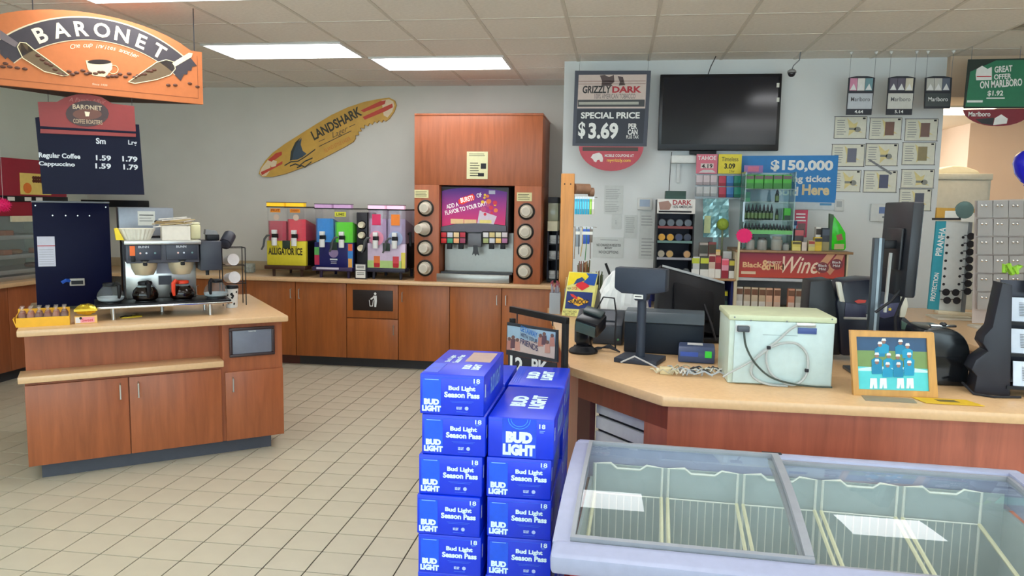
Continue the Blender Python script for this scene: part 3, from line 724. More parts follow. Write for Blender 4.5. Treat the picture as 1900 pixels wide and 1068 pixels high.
sg.poly('ribbon_end', K((62, 56, 62), .5), [(0, 82), (20, 90), (28, 108), (20, 112), (14, 106), (10, 110), (0, 100)], -.0048, .002)
rn = random.Random(9); b = MB(); BEAN = K((92, 52, 34), .5)
spots = [(128+8*k+rn.uniform(-2, 2), 132+rn.uniform(-3, 7)+.06*k*8) for k in range(15)]+[(250+6*k, 143-2.8*k+rn.uniform(-1, 4)) for k in range(7)]+[(70+8*k, 105+6*k+rn.uniform(-2, 3)) for k in range(7)]+[(312, 158), (325, 158), (352, 155), (366, 161), (10, 118), (18, 124), (32, 126), (46, 128), (5, 124)]
for x, y in spots:
    p = sg.p(x, y); MB().ball((p[0], -.004, p[1]), .012, (1.25, .35, .75), 8, 5).o('coffee_bean', BEAN, sg.root)
for px in (60, 366):
    p = sg.p(px, 60); zt_ = CZ-sg.b.z
    MB().cyl((p[0]*.97, .015, ztop_r-.01), (p[0]*.97, .015, zt_), .003, n=6).o('hanger_rod', DARK, sg.root)

mb_ = Face('menu_board', 'dark blue coffee menu board with maroon arched header below the orange sign', 'menu board', (168, 360), q=(-3.42, 4.30), ang=36)
MN = K((15, 19, 42), .6, 0, .05, 30, 0., .2); MR = K((142, 52, 50), .5)
mb_.poly('board', MN, [(65, 218), (71, 217), (258, 231), (268, 361), (79, 360)], 0, .012)
mb_.poly('header', MR, [(70, 189), (106, 189), (120, 181), (142, 175), (165, 175), (188, 180), (208, 192), (249, 197), (252, 244), (75, 236)], -.006, .006)
mb_.poly('header_rule', MN, [(75, 234), (252, 244), (252, 247), (75, 238)], -.0075, .002)
mb_.poly('header_strip', MR, [(75, 239), (252, 248), (252, 254), (75, 247)], -.0065, .006)
mb_.ell('badge', K((70, 52, 52), .5), 162, 211, 40, 24, -.0085, .002)
mb_.ell('badge_center', K((110, 70, 58), .5), 162, 212, 27, 10, -.0095, .002)
mb_.poly('badge_cup', LET, [(157, 207), (167, 208), (165, 216), (159, 216)], -.0105, .002)
mb_.text('BARONET', K((200, 180, 150), .5), (135, 195, 189, 204), -.0095, .02)
mb_.text('COFFEE ROASTERS', K((190, 165, 135), .5), (136, 222, 190, 230), -.0095, .01)
mb_.text('A Family Affair', K((176, 110, 100), .5), (128, 183, 196, 193), -.0072, 0, shear=.3)
MT = K((205, 210, 216), .5)
mb_.text('Sm', MT, (178, 256, 196, 267), -.001, .03); mb_.text('Lrg', MT, (238, 260, 254, 271), -.001, .02)
mb_.text('Regular Coffee', MT, (72, 284, 149, 296), -.001, .03); mb_.text('Cappuccino', MT, (72, 300, 139, 310), -.001, .03)
for x0, x1, st, y in ((178, 206, '1.59', 288), (227, 255, '1.79', 290), (177, 206, '1.59', 303), (229, 256, '1.79', 305)):
    mb_.text(st, MT, (x0, y, x1, y+10), -.001, .03)
for px in (90, 245):
    p = mb_.p(px, 195); zt_ = max(sg.b.z+zbm+.004-mb_.b.z, p[1]+.02)
    MB().cyl((p[0], .006, p[1]-.02), (p[0], .006, zt_), .0015, n=5).o('hanger_wire', DARK, mb_.root)

# ================================================================== SLUSH MACHINES
def slush(label, x0, x1, ytop, by, fillL, fillR, lidm, panelm, basem, levers, wall_tint=(252, 252, 253), Y=7.36, through=.95):
    f = Face('slush_machine', label, 'slush machine', ((x0+x1)/2, by), Y=Y, group='slush machines on the drink counter')
    f.root.location.z = .914; f.b.z = .914; r = f.root
    z = lambda py: f.p((x0+x1)/2, py)[1]
    hw = (f.p(x1, by)[0]-f.p(x0, by)[0])/2; D = .50
    zt, zl, zb0 = z(ytop), z(ytop+10), z(ytop+72)
    zp1, zp0 = z(ytop+70), z(ytop+117); ztr = z(ytop+122)
    MB().bx(-hw, .05, ztr+.01, hw, D, zb0-.005).o('housing', BLACK, r, bevel=.006)
    MB().bx(-hw, 0, zp0, hw, .05, zp1-.01).o('front_panel', panelm, r, bevel=.004)
    MB().bx(-hw-.01, -.05, ztr-.012, hw+.01, .12, zp0).o('drip_tray', basem, r, bevel=.008)
    for sx in (-1, 1):
        for sy in (.03, D-.06): MB().cyl((sx*hw*.72, sy, 0), (sx*hw*.72, sy, ztr-.01), .014, .018, n=10).o('leg', basem, r)
    for s, fill in ((-1, fillL), (1, fillR)):
        c = s*hw/2; bw = hw/2-.004
        prof = [(c-bw, .02), (c-bw+.03, -.012), (c+bw-.03, -.012), (c+bw, .02), (c+bw, D-.02), (c-bw, D-.02)]
        bowl = MB().slab(prof, zb0, zl).o('bowl', glass(wall_tint, through, .05), r)
        prof2 = [(c-bw+.006, .026), (c-bw+.034, -.004), (c+bw-.034, -.004), (c+bw-.006, .026), (c+bw-.006, D-.06), (c-bw+.006, D-.06)]
        if fill: 
            zf = zb0+(zl-zb0)*fill[1]; b = MB()
            b.ring([[(x, y, zb0+.004) for x, y in prof2], [(x, y, zf-(.0 if y < .1 else .10)) for x, y in prof2]])
            b.o('slush', fill[0], bowl)
        lid = MB().slab([(c-bw-.002, .0), (c-bw+.03, -.02), (c+bw-.03, -.02), (c+bw+.002, .0), (c+bw+.002, D-.01), (c-bw-.002, D-.01)], zl, zl+.012).o('lid', BLACK, r)
        MB().slab([(c-bw+.008, -.014), (c+bw-.008, -.014), (c+bw-.012, .06), (c-bw+.012, .06)], zl+.012, zt-.006).o('lit_header', lidm, lid)
        MB().slab([(c-bw+.004, -.016), (c+bw-.004, -.016), (c+bw-.01, .07), (c-bw+.01, .07)], zt-.006, zt).o('header_cap', DARK, lid)
        MB().bx(c-.026, -.055, zb0+.025, c+.026, 0, zb0+.075).o('valve', BLACK, r, bevel=.006)
        MB().bx(c-.025, -.062, zb0+.075, c+.022, -.02, zb0+.115).o('valve_cap', WHITE, r, bevel=.004)
        MB().cyl((c, -.05, zb0-.045), (c, -.05, zb0+.035), .027, .029, 16).o('spout', WHITE, r)
    for lx in levers:
        MB().tube([(lx+.05, -.05, zb0+.06), (lx+.02, -.06, zb0+.055), (lx-.005, -.065, zb0+.02), (lx-.015, -.07, zb0-.05), (lx-.035, -.075, zb0-.09)], [.008, .012, .012, .011, .009], 8).o('lever', K((72, 76, 78), .4), r)
    MB().bx(hw*-.18, -.012, zp1-.085, hw*.2, 0, zp1-.005).o('mixer_box', K((40, 60, 50), .5), r, bevel=.004)
    return f, hw, zb0, zl, zt, zp0, zp1
RSL = K((226, 40, 70), .35, 0, .12, 40); DSL = K((190, 56, 80), .35, 0, .12, 40); BSL = K((30, 140, 222), .35, 0, .12, 40); GSL = K((90, 220, 20), .35, 0, .12, 40)
f, hw, zb0, zl, zt, zp0, zp1 = slush('slush machine with red drinks, glowing yellow lids and yellow front panel', 496, 568, 375, 512, (DSL, .6), (RSL, .66), K((255, 196, 40), .5, 0, .1, 40, emit=.45), K((224, 208, 50), .5), K((66, 36, 24), .5), (-.2,))
lettering('ALLIGATOR ICE', K((44, 36, 20), .6), f.root, -.01, zp0+.145, hw*1.75, .075, -.002, .03)
for c in (-1, 1):
    MB().bx(c*hw/2-.055, -.0135, zl-.05, c*hw/2+.055, -.0125, zl-.01).o('flavor_sticker', K((240, 150, 40), .5), f.root)
    lettering('CHERRY' if c > 0 else 'FRUIT', K((140, 40, 20), .6), f.root, c*hw/2, zl-.03, .09, .022, -.0142, .02)
    MB().lathe([(.032, -.0135), (.032, -.0125)], (c*hw/2+.01, 0, zl-.10), 14, 'y').o('round_sticker', K((214, 190, 170), .6), f.root)
for sx in (-.5, .4):
    q = [(hw*(sx+.16*math.cos(t)), -.001, zp1-.11+.07*math.sin(t)) for t in [PI*k/10 for k in range(11)]]
    MB().tube(q, .0015, 5).o('panel_groove', K((120, 108, 30), .6), f.root)
f, hw, zb0, zl, zt, zp0, zp1 = slush('slush machine with blue and green drinks and dark blue front panel', 584, 655, 378, 516, (BSL, .72), (GSL, .62), K((190, 150, 190), .5, 0, .1, 40, emit=.35), K((22, 24, 96), .45), K((48, 34, 78), .5), (.02,))
MB().bx(hw*.74, -.002, zp0+.0, hw*1.0, 0, zp1-.02).o('side_graphic', K((60, 130, 200), .5), f.root)
MB().bx(hw*.76, -.004, zp0+.17, hw*.98, -.002, zp1-.02).o('side_graphic', K((226, 96, 50), .5), f.root)
MB().bx(hw*.76, -.004, zp0+.0, hw*.96, -.002, zp0+.09).o('side_graphic', K((232, 170, 80), .5), f.root)
MB().bx(-hw, -.002, zp0+.12, -hw*.75, 0, zp0+.2).o('side_graphic', K((90, 170, 90), .5), f.root)
MB().bx(-hw, -.002, zp0+.02, -hw*.75, 0, zp0+.12).o('side_graphic', K((190, 40, 80), .5), f.root)
MB().lathe([(.05, -.003), (.05, -.001)], (0, 0, zp0+.145), 16, 'y').o('round_logo', K((150, 130, 170), .5), f.root)
MB().bx(-.04, -.003, zp0+.07, .04, -.001, zp0+.085).bx(-.03, -.003, zp0+.05, .03, -.001, zp0+.055).bx(-.03, -.003, zp0+.035, .03, -.001, zp0+.04).o('printed_lines', WHITE, f.root)
MB().bx(-hw*.8, -.056, zp0-.022, hw*.35, -.05, zp0-.002).o('tray_label', K((205, 200, 215), .5), f.root)
MB().bx(.02, -.0135, zl-.075, .14, -.0125, zl-.025).o('flavor_sticker', K((205, 205, 60), .5), f.root)
lettering('LIME', K((80, 90, 20), .6), f.root, .08, zl-.05, .085, .026, -.0142, .02)
f, hw, zb0, zl, zt, zp0, zp1 = slush('slush machine with pale frosted bowls and pastel fruit drink panel', 682, 752, 380, 520, (K((190, 160, 190), .4), .75), (K((176, 168, 196), .4), .75), K((240, 190, 215), .5, 0, .1, 40, emit=.6), K((214, 196, 220), .5), K((40, 42, 60), .5), (-.2, .02), (244, 238, 250), through=.80)
for s, c in ((-1, (220, 50, 100)), (1, (236, 130, 40))):
    MB().bx(s*hw/2-.045, -.0135, zl-.15, s*hw/2+.045, -.0125, zl-.04).o('fruit_sticker', K(c, .5), f.root, bevel=.0)
    MB().lathe([(.075, -.0133), (.075, -.0125)], (s*hw/2, 0, zb0+.055), 20, 'y').o('round_sticker', K((225, 140, 165) if s < 0 else (150, 165, 200), .5), f.root)
    MB().bx(s*hw*.5-.032, -.003, zp0+.02, s*hw*.5+.032, -.001, zp0+.12).o('drink_graphic', K((226, 120, 60) if s < 0 else (210, 70, 80), .5), f.root)
    MB().bx(s*hw*.5-.03, -.004, zp0+.005, s*hw*.5+.03, -.003, zp0+.05).o('drink_graphic', K((190, 30, 40), .5), f.root)
MB().bx(-hw, -.0015, zp0, hw*.8, 0, zp0+.075).o('green_graphic', K((180, 210, 130), .5), f.root)
MB().bx(hw*.78, -.0015, zp0+.0, hw, 0, zp0+.16).o('yellow_graphic', K((226, 210, 90), .5), f.root)
MB().tube([(hw+.02, .05, zb0+.1), (hw+.04, .03, zb0+.12), (hw+.045, .03, zb0-.02)], .014, 8).o('side_lever', BLACK, f.root)

# lid tower between two machines, with a small sign in front
lt_ = Face('cup_tower', 'black cup dispenser column with three white cups between slush machines', 'cup dispenser', (672, 512), Y=7.42)
lt_.root.location.z = .914; lt_.b.z = .914
hw = .058; zt = lt_.p(672, 394)[1]
MB().bx(-hw, 0, 0, hw, .3, zt).o('column', K((30, 30, 38), .5), lt_.root, bevel=.006)
for px, py in ((672, 417), (672, 436), (671, 460)):
    p = lt_.p(px, py)
    MB().lathe([(.046, -.004), (.042, -.012), (.038, -.004)], (p[0], 0, p[1]), 18, 'y').o('collar', BLACK, lt_.root)
    MB().lathe([(.036, 0), (.030, -.05), (.025, -.05), (.024, -.044)], (p[0], 0, p[1]), 18, 'y').o('cup_end', K((222, 214, 186), .6), lt_.root)
sn = Face('price_sign', 'small white counter sign in a dark frame at the foot of the cup tower', 'sign', (669, 516), Y=7.30)
sn.root.location.z = .914; sn.b.z = .914
cx, cz, w_, h = sn.r(658, 487, 680, 516)
MB().bx(cx-w_/2, 0, .0, cx+w_/2, .012, h).o('frame', DARK, sn.root, bevel=.006)
MB().bx(cx-w_/2+.012, -.002, .015, cx+w_/2-.012, 0, h*.55).o('card', PAPER, sn.root)
MB().bx(cx-w_/2+.012, -.002, h*.6, cx+w_/2-.012, 0, h*.95).o('card', PAPER, sn.root)
for z in (.3, .4, .72, .82): MB().bx(cx-w_*.3, -.003, h*z, cx+w_*.3, -.002, h*z+.006).o('printed_lines', INK, sn.root)
# creamer jar
cj = thing('creamer_jar', 'clear jar of white creamer cups on the drink counter', 'jar', at_z(461, 506, .914)+Vector((0, .03, 0)))
MB().lathe([(.05, 0), (.06, .005), (.062, .10), (.058, .10), (.056, .008)], n=20, cap1=False).o('jar_wall', glass((232, 238, 235), .8), cj)
rn = random.Random(4)
for k in range(12):
    x, y = .035*math.cos(k*2.4), .035*math.sin(k*2.4); z = .006+.026*(k//5)
    MB().lathe([(.011, z), (.014, z+.02), (.015, z+.022)], (x, y, 0), 10).o('creamer_cup', K((226, 222, 210), .6), cj)

# ================================================================== FOUNTAIN CABINET
fc = Face('fountain_cabinet', 'tall cherry wood cabinet framing the soda fountain with eight cup holes', 'cabinet', (889, 525), Y=7.30)
fc.root.location.z = .915; fc.b.z = .915; R_ = fc.root
x0 = fc.p(769, 300)[0]; x1 = fc.p(1006, 300)[0]; zt = fc.p(889, 214)[1]
oa, oz = fc.p(815, 343); ob_, _ = fc.p(955, 343); D = .745
HDR = CHERRY3
MB().bx(x0, 0, oz, x1, D, zt).o('header', HDR, R_, bevel=.003)
MB().bx(x0, -.006, zt, x1+.004, D, zt+.02).o('top_cap', HDR, R_, bevel=.003)
MB().bx(x0, 0, 0, oa, D, oz).o('stile', HDR, R_, bevel=.003)
MB().bx(ob_, 0, 0, x1, D, oz).o('stile', HDR, R_, bevel=.003)
MB().bx(oa, .6, 0, ob_, .62, oz).o('rear_panel', K((50, 34, 28), .6), R_)
cups = [(790, 386), (788, 424), (789, 460), (789, 497), (977, 392), (975, 430), (974, 466), (973, 503)]
for k, (px, py) in enumerate(cups):
    p = fc.p(px, py)
    MB().lathe([(.083, -.001), (.083, -.012), (.074, -.016), (.068, -.010), (.066, -.001)], (p[0], 0, p[1]), 24, 'y').o('cup_collar', K((26, 20, 18), .4), R_)
    w0 = fc.b+Vector((p[0], -.002, p[1]))
    ln = (.07, .13, .08, .075, .06, .05, .07, .08)[k]
    c = thing('paper_cup', 'white foam cup in the %s cup hole on the side nearer the %s' % (('top', 'second', 'third', 'bottom')[k % 4], 'slush machines' if k < 4 else 'wall end'), 'cup', w0, 0, 'cups in the fountain cabinet')
    MB().lathe([(.066, 0), (.06, -.035), (.055, -.03), (.044, -ln), (.042, -ln-.006)], n=24, axis='y').o('cup_wall', K((214, 206, 190), .6), c)
    MB().lathe([(.036, -ln-.0065), (.034, -ln-.002), (.0, -ln-.002)], n=24, axis='y').o('cup_bottom', K((196, 188, 172), .6), c)
    if k == 1: c.rotation_euler = (0, 0, -.25)
def notice(name, label, rect, Y, lines, mat=PAPER, ang=0, cat='notice', group=None, ink=None):
    f = Face(name, label, cat, ((rect[0]+rect[2])/2, rect[3]), Y=Y, ang=ang, group=group)
    f.panel('sheet', mat, rect, 0, .0015)
    for l in lines: f.lines(ink or (K((158, 162, 164), .8) if rect[0] > 1090 else INK), l[:4], l[4], -.0006, .3)
    return f
n = notice('paper_notice', 'printed paper notice taped on the fountain cabinet header', (866, 281, 905, 332), 7.297, [(870, 284, 901, 290, 2), (872, 300, 890, 328, 6)], K((218, 214, 170), .8))
n.panel('printed_picture', INK, (892, 303, 902, 313), -.001, .0008); n.panel('printed_picture', INK, (887, 321, 898, 327), -.001, .0008)
notice('price_notice', 'small cream price notice above the cup holes next to the slush machines', (769, 352, 795, 367), 7.296, [(771, 354, 792, 365, 4)], K((218, 210, 160), .8))
notice('price_notice', 'small cream price notice above the cup holes next to the wall end', (959, 357, 987, 373), 7.296, [(961, 359, 984, 371, 4)], K((218, 210, 160), .8))
# dispenser
fd = Face('soda_dispenser', 'soda fountain with purple lit marquee, flavor valves and steel splash panel', 'soda fountain', (882, 528), Y=7.345)
fd.root.location.z = .915; fd.b.z = .915
def grad(c0, c1, z0, z1, em):
    mt = bpy.data.materials.new('print'); mt.use_nodes = True; nt = mt.node_tree; b = nt.nodes['Principled BSDF']
    tc = nt.nodes.new('ShaderNodeTexCoord'); sp = nt.nodes.new('ShaderNodeSeparateXYZ'); mr = nt.nodes.new('ShaderNodeMapRange')
    mr.inputs[1].default_value = z0; mr.inputs[2].default_value = z1; rp = nt.nodes.new('ShaderNodeValToRGB')
    rp.color_ramp.elements[0].color = (*lin(c0), 1); rp.color_ramp.elements[1].color = (*lin(c1), 1)
    nt.links.new(tc.outputs['Object'], sp.inputs[0]); nt.links.new(sp.outputs[2], mr.inputs[0]); nt.links.new(mr.outputs[0], rp.inputs[0])
    nt.links.new(rp.outputs[0], b.inputs['Base Color']); nt.links.new(rp.outputs[0], b.inputs['Emission Color']); b.inputs['Emission Strength'].default_value = em
    return mt
fd.panel('housing', K((78, 78, 86), .4), (816, 346, 942, 432), .05, .45, .006)
za, zb2 = fd.p(880, 421)[1], fd.p(880, 348)[1]
fd.poly('marquee', grad((196, 36, 92), (66, 36, 132), za, zb2, .25), [(819, 354), (835, 350), (860, 348), (885, 348), (915, 351), (940, 356), (936, 418), (905, 414), (880, 413), (850, 414), (819, 420)], .03, .02)
fd.poly('marquee_frame', K((88, 84, 96), .4), [(816, 421), (850, 415), (880, 414), (905, 415), (938, 419), (938, 430), (816, 431)], .024, .03)
WT = K((244, 240, 236), .5, 0, 0, emit=.3); ra = math.radians(14)
def mk(st, px, py, w_, h, mat=WT): p = fd.p(px, py); lettering(st, mat, fd.root, p[0], p[1], w_, h, .0285, .012, roll=ra)
mk('ADD A', 838, 381, .125, .042); mk('OF', 888, 362, .05, .042); mk('FLAVOR TO YOUR DAY!', 863, 386, .43, .044)
fd.poly('burst_shape', K((226, 50, 40), .5, 0, 0, emit=.2), [(849, 371), (855, 366), (866, 363), (876, 359), (880, 364), (879, 371), (868, 374), (858, 379), (850, 378)], .0288, .001)
p = fd.p(865, 369); lettering('BURST!', WT, fd.root, p[0], p[1], .13, .05, .0282, .03, roll=ra)
fd.poly('cup_graphic', K((206, 190, 206), .5), [(889, 390), (921, 401), (914, 419), (884, 416)], .0284, .001)
fd.panel('cup_band', K((226, 210, 120), .5), (889, 408, 911, 414), .0276, .001)
rn = random.Random(8)
for k in range(14):
    x, y = 905+rn.uniform(-12, 14), 392-rn.uniform(-6, 32); r_ = rn.uniform(2, 5)
    fd.ell('fruit_graphic', K([(236, 190, 50), (210, 40, 70), (230, 120, 60), (190, 70, 120)][k % 4], .5), x, y, r_, r_, .0282-.0001*k, .001, 12)
fd.panel('ice_graphic', K((190, 190, 215), .5), (906, 353, 918, 360), .028, .001)
for r_ in ((835, 406, 859, 415), (860, 407, 883, 415)): fd.panel('menu_graphic', K((226, 190, 140), .5), r_, .028, .001)
cols = [[(190, 30, 40), (200, 200, 210), (230, 200, 150), (180, 40, 60), (200, 30, 30), (60, 150, 110), (236, 170, 120), (150, 60, 90)], [(214, 214, 214), (210, 190, 130), (220, 214, 180), (205, 196, 200), (160, 170, 110), (200, 200, 205), (230, 190, 110), (170, 110, 150)]]
for s, xa in enumerate((817, 895)):
    fd.panel('valve_block', BLACK, (xa, 429, xa+47, 453), .0, .05, .003)
    for k in range(8):
        i, j = k % 4, k//4
        fd.panel('flavor_button', K(cols[s][k], .45), (xa+1.5+11.7*i, 431+10.8*j, xa+11.3+11.7*i, 440+10.8*j), -.004, .004, .001)
    for i in (.35, .8): fd.panel('nozzle', BLACK, (xa+47*i-4.5, 452, xa+47*i+4.5, 462), .0, .04, .003)
fd.panel('ice_chute', K((96, 98, 104), .35), (868, 433, 893, 458), .0, .06, .006)
fd.poly('ice_lever', K((34, 34, 38), .4), [(878, 455), (886, 455), (887, 465), (889, 474), (885, 471), (882, 475), (880, 470), (876, 473), (878, 464)], -.005, .012)
fd.panel('splash_panel', K((150, 149, 144), .35, .8, .03), (819, 432, 948, 506), .16, .02)
MB().bx(fd.p(818, 506)[0], -.01, fd.p(880, 508)[1], fd.p(950, 506)[0], .17, fd.p(880, 505)[1]).o('grille', K((60, 60, 62), .4, .6), fd.root)
fd.panel('drip_tray', K((160, 159, 154), .32, .8, .03), (812, 508, 946, 523), -.05, .2, .004)

# tea brewer and lid organizer between the cabinet and the wall end
te = Face('tea_machine', 'cream and glass tea machine squeezed between fountain cabinet and wall end', 'drink machine', (1019, 533), Y=7.55)
te.root.location.z = .915; te.b.z = .915
xa, xb_ = te.p(1006, 400)[0]+.015, te.p(1036, 400)[0]-.005
xa = max(xa, -.69-te.b.x); xb_ = min(xb_, -.515-te.b.x)
for zz0, zz1, nm, mt, y0 in ((.0, .03, 'base', BLACK, 0), (.52, .62, 'lower_tray', K((226, 222, 190), .5), -.02), (.62, .80, 'tank', glass((214, 220, 190), .5), 0), (.80, .86, 'lid', DARK, -.01)):
    MB().bx(xa, y0, zz0, xb_, .4, zz1).o(nm, mt, te.root, bevel=.004)
MB().bx(xa, 0, .03, xa+.012, .4, .52).bx(xb_-.012, 0, .03, xb_, .4, .52).bx(xa, .38, .03, xb_, .4, .52).o('cabinet', NAVY, te.root, smooth=False)
for z in (.22, .38): MB().bx(xa+.012, .01, z, xb_-.012, .38, z+.01).o('shelf', BLACK, te.root)
for k, z in enumerate((.03, .23, .39)):
    s_ = thing('lid_stack', ('stack of white cup lids at the bottom of the tea machine rack', 'stack of white cup lids on the middle shelf under the tea machine', 'stack of white napkins on the shelf below the tea tray')[k], 'lids', te.b+Vector(((xa+xb_)/2+.01, .10, z)))
    MB().lathe([(.05, 0), (.055, .01), (.05, .02), (.055, .03), (.05, .04), (.055, .05), (.048, .085)], n=18).o('lids', WHITE, s_)

# ================================================================== ITEMS ON THE GREY WALL
YW = 6.775
tv = Face('television', 'large black flat television mounted high on the grey wall', 'television', (1331, 279), Y=6.68)
tv.panel('bezel', K((14, 16, 24), .3), (1223, 137, 1448, 279), .0, .06, .006)
tv.panel('screen', K((10, 16, 30), .12, 0, 0), (1229, 143, 1442, 268), -.0015, .002)
tv.panel('stand_neck', BLACK, (1280, 279, 1330, 286), .02, .03, .004)
for y0, y1 in ((154, 162), (181, 189)): tv.panel('sticker', PAPER, (1441, y0, 1446, y1), -.003, .002)
p = tv.p(1314, 137); MB().tube([(p[0], .03, p[1]-.01), (p[0]+.02, .02, p[1]+.06), (p[0]+.05, -.06, CZ-tv.b.z)], .004).o('power_cable', INK, tv.root)
wm = Face('wall_bracket', 'white wall bracket box below the television', 'bracket', (1268, 303), Y=6.66)
wm.panel('box', WHITE, (1246, 288, 1292, 302), .0, .11, .006)
wm.panel('bracket_arm', K((205, 208, 208), .5), (1257, 303, 1263, 338), .08, .03)
p = wm.p(1247, 285); MB().tube([(p[0], .05, .1), (p[0]-.005, .07, 0), (p[0]-.008, .10, -.25), (p[0], .105, -.33)], .003).o('cable', INK, wm.root)
# dome camera
cmr = thing('security_camera', 'small dark dome security camera hanging from the ceiling near the television', 'camera', at_y(1469, 136, 6.5))
MB().ball((0, 0, 0), .03).o('lens_ball', K((40, 40, 46), .2), cmr)
MB().lathe([(.036, .005), (.034, .02), (.02, .03)], n=16).o('collar', K((150, 150, 150), .5), cmr)
MB().tube([(0, 0, .028), (.01, 0, .06), (.05, -.02, .10), (.055, -.02, CZ-cmr.location.z)], .004).o('cable', GREY, cmr)
# price sign with half-round tail
gz = Face('tobacco_sign', 'framed black tobacco price sign with red half-round tail hanging by the television', 'hanging sign', (1131, 318), Y=6.5)
FRM = K((66, 70, 84), .5)
gz.poly('frame', FRM, [(1067, 131), (1208, 131), (1200, 271), (1062, 270)], 0, .02)
gz.poly('poster_top', K((206, 188, 180), .5), [(1074, 139), (1200, 138), (1197, 201), (1071, 201)], -.002, .002)
gz.poly('poster_bottom', K((34, 40, 54), .5), [(1071, 203), (1197, 203), (1193, 266), (1068, 266)], -.002, .002)
for y in (150, 155): gz.panel('plank_line', K((150, 110, 104), .6), (1073, y, 1198, y+1), -.003, .001)
gz.poly('wolf_silhouette', K((90, 74, 74), .6), [(1113, 140), (1122, 139), (1130, 143), (1139, 139), (1140, 152), (1134, 156), (1137, 160), (1116, 159), (1117, 150)], -.003, .001)
gz.poly('wolf_silhouette', K((90, 74, 74), .6), [(1146, 141), (1156, 143), (1158, 152), (1160, 158), (1148, 159), (1150, 152)], -.003, .001)
gz.text('GRIZZLY', K((28, 26, 28), .5), (1081, 159, 1134, 173), -.0035, .03, shear=.1)
gz.text('DARK', K((176, 34, 48), .5), (1136, 160, 1190, 172), -.0035, .04)
gz.text('100% AMERICAN TOBACCO', K((100, 90, 90), .5), (1103, 174, 1179, 183), -.0035, .0)
gz.panel('long_band', K((60, 62, 64), .5), (1072, 185, 1196, 198), -.003, .001)
gz.panel('band_shine', K((170, 170, 160), .5), (1074, 189, 1185, 194), -.004, .001)
WH = K((232, 234, 232), .5)
gz.text('SPECIAL PRICE', WH, (1078, 208, 1187, 220), -.0035, .03)
gz.text('$', WH, (1073, 226, 1086, 257), -.0035, .03); gz.text('3.69', WH, (1092, 227, 1147, 258), -.0035, .04)
gz.text('PER', WH, (1166, 229, 1182, 239), -.0035, .03); gz.text('CAN', WH, (1165, 240, 1183, 250), -.0035, .03); gz.text('PLUS TAX', WH, (1162, 251, 1185, 257), -.0035, .01)
n = 20
gz.poly('red_tail', K((186, 62, 76), .45), [(1074, 271), (1194, 272)]+[(1134+60*math.cos(t)*1.0, 271+46*math.sin(t)) for t in [PI*k/n for k in range(1, n)]], .006, .006)
gz.panel('tail_band', K((70, 56, 50), .5), (1081, 273, 1184, 280), .004, .002)
gz.poly('bear_emblem', K((226, 222, 218), .5), [(1096, 292), (1100, 286), (1106, 284), (1112, 283), (1117, 287), (1119, 294), (1118, 300), (1114, 300), (1112, 296), (1108, 297), (1106, 301), (1102, 299), (1100, 295)], .0045, .001)
gz.text('MOBILE COUPONS AT', WH, (1122, 286, 1176, 291), .0045, .01); gz.text('mygrizzly.com', K((236, 190, 70), .5), (1126, 294, 1170, 302), .0045, .02)
for px in (1075, 1202):
    p = gz.p(px, 131); MB().cyl((p[0], .01, p[1]-.01), (p[0]+.004, .01, CZ-gz.b.z), .0015, n=5).o('hanger_wire', GREY, gz.root)
# cigarette hanging signs
def cig(label, xa, xb_, y0, y1, dx, price, low, tops):
    f = Face('cigarette_sign', label, 'hanging sign', ((xa+xb_)/2-dx, y1), Y=6.5)
    xm = (xa+xb_)/2
    sk = lambda x, y: (x-dx*(y-y0)/(y1-y0), y)
    f.poly('frame', K((30, 34, 46), .45), [sk(xa, y0+2), sk(xm-10, y0-1), sk(xm+10, y0-1), sk(xb_, y0+2), sk(xb_-1, y1), sk(xa+1, y1)], 0, .012)
    ys = (y0+3, y0+26); w3 = (xb_-xa-6)/3
    for k in range(3): f.poly('pack_picture', K(tops[k], .5), [sk(xa+3+w3*k, ys[0]), sk(xa+2.2+w3*(k+1), ys[0]), sk(xa+2.2+w3*(k+1), ys[1]), sk(xa+3+w3*k, ys[1])], -.002, .002)
    for k in range(3): f.poly('pack_lid', K((232, 232, 232), .5), [sk(xa+4+w3*k, ys[1]-1), sk(xa+3+w3*(k+.5), ys[1]-13), sk(xa+1.5+w3*(k+1), ys[1]-1)], -.003, .001)
    yl = y1-(11 if price else 4)
    f.poly('brand_panel', K(low, .5), [sk(xa+2, y0+31), sk(xb_-2, y0+31), sk(xb_-2, yl), sk(xa+2, yl)], -.002, .002)
    a = sk(xa+7, y0+38); c_ = sk(xb_-6, y0+46)
    f.text('Marlboro', K((90, 90, 96), .5) if low[0] > 100 else WH, (a[0], a[1], c_[0], c_[1]), -.0028, .01)
    if price: f.text(price, WH, (xm-dx-8, y1-9, xm-dx+8, y1-3), -.001, .02)
    for s in (xa+1.5, xb_-1.5):
        p = f.p(s, y0+3); MB().cyl((p[0], .006, p[1]-.01), (p[0]+.003, .006, CZ-f.b.z-.015), .0016, n=5).o('hanger_wire', GREY, f.root)
        MB().lathe([(.006, -.02), (.014, -.004), (.014, 0)], (p[0]+.003, .006, CZ-f.b.z), 10).o('ceiling_clip', WHITE, f.root)
    return f
cig('hanging cigarette sign with pink, white and teal packs priced 4.64', 1575, 1624, 142, 213, 6, '4.64', (190, 196, 204), [(210, 140, 170), (226, 226, 222), (110, 150, 160)])
cig('hanging cigarette sign with cream panel and packs priced 5.14', 1649, 1699, 142, 213, 6, '5.14', (206, 206, 200), [(96, 90, 106), (96, 90, 106), (216, 210, 190)])
cig('hanging cigarette sign with dark lower panel beside the green offer sign', 1717, 1767, 142, 201, 3, None, (64, 72, 74), [(186, 186, 180), (196, 196, 190), (96, 104, 122)])
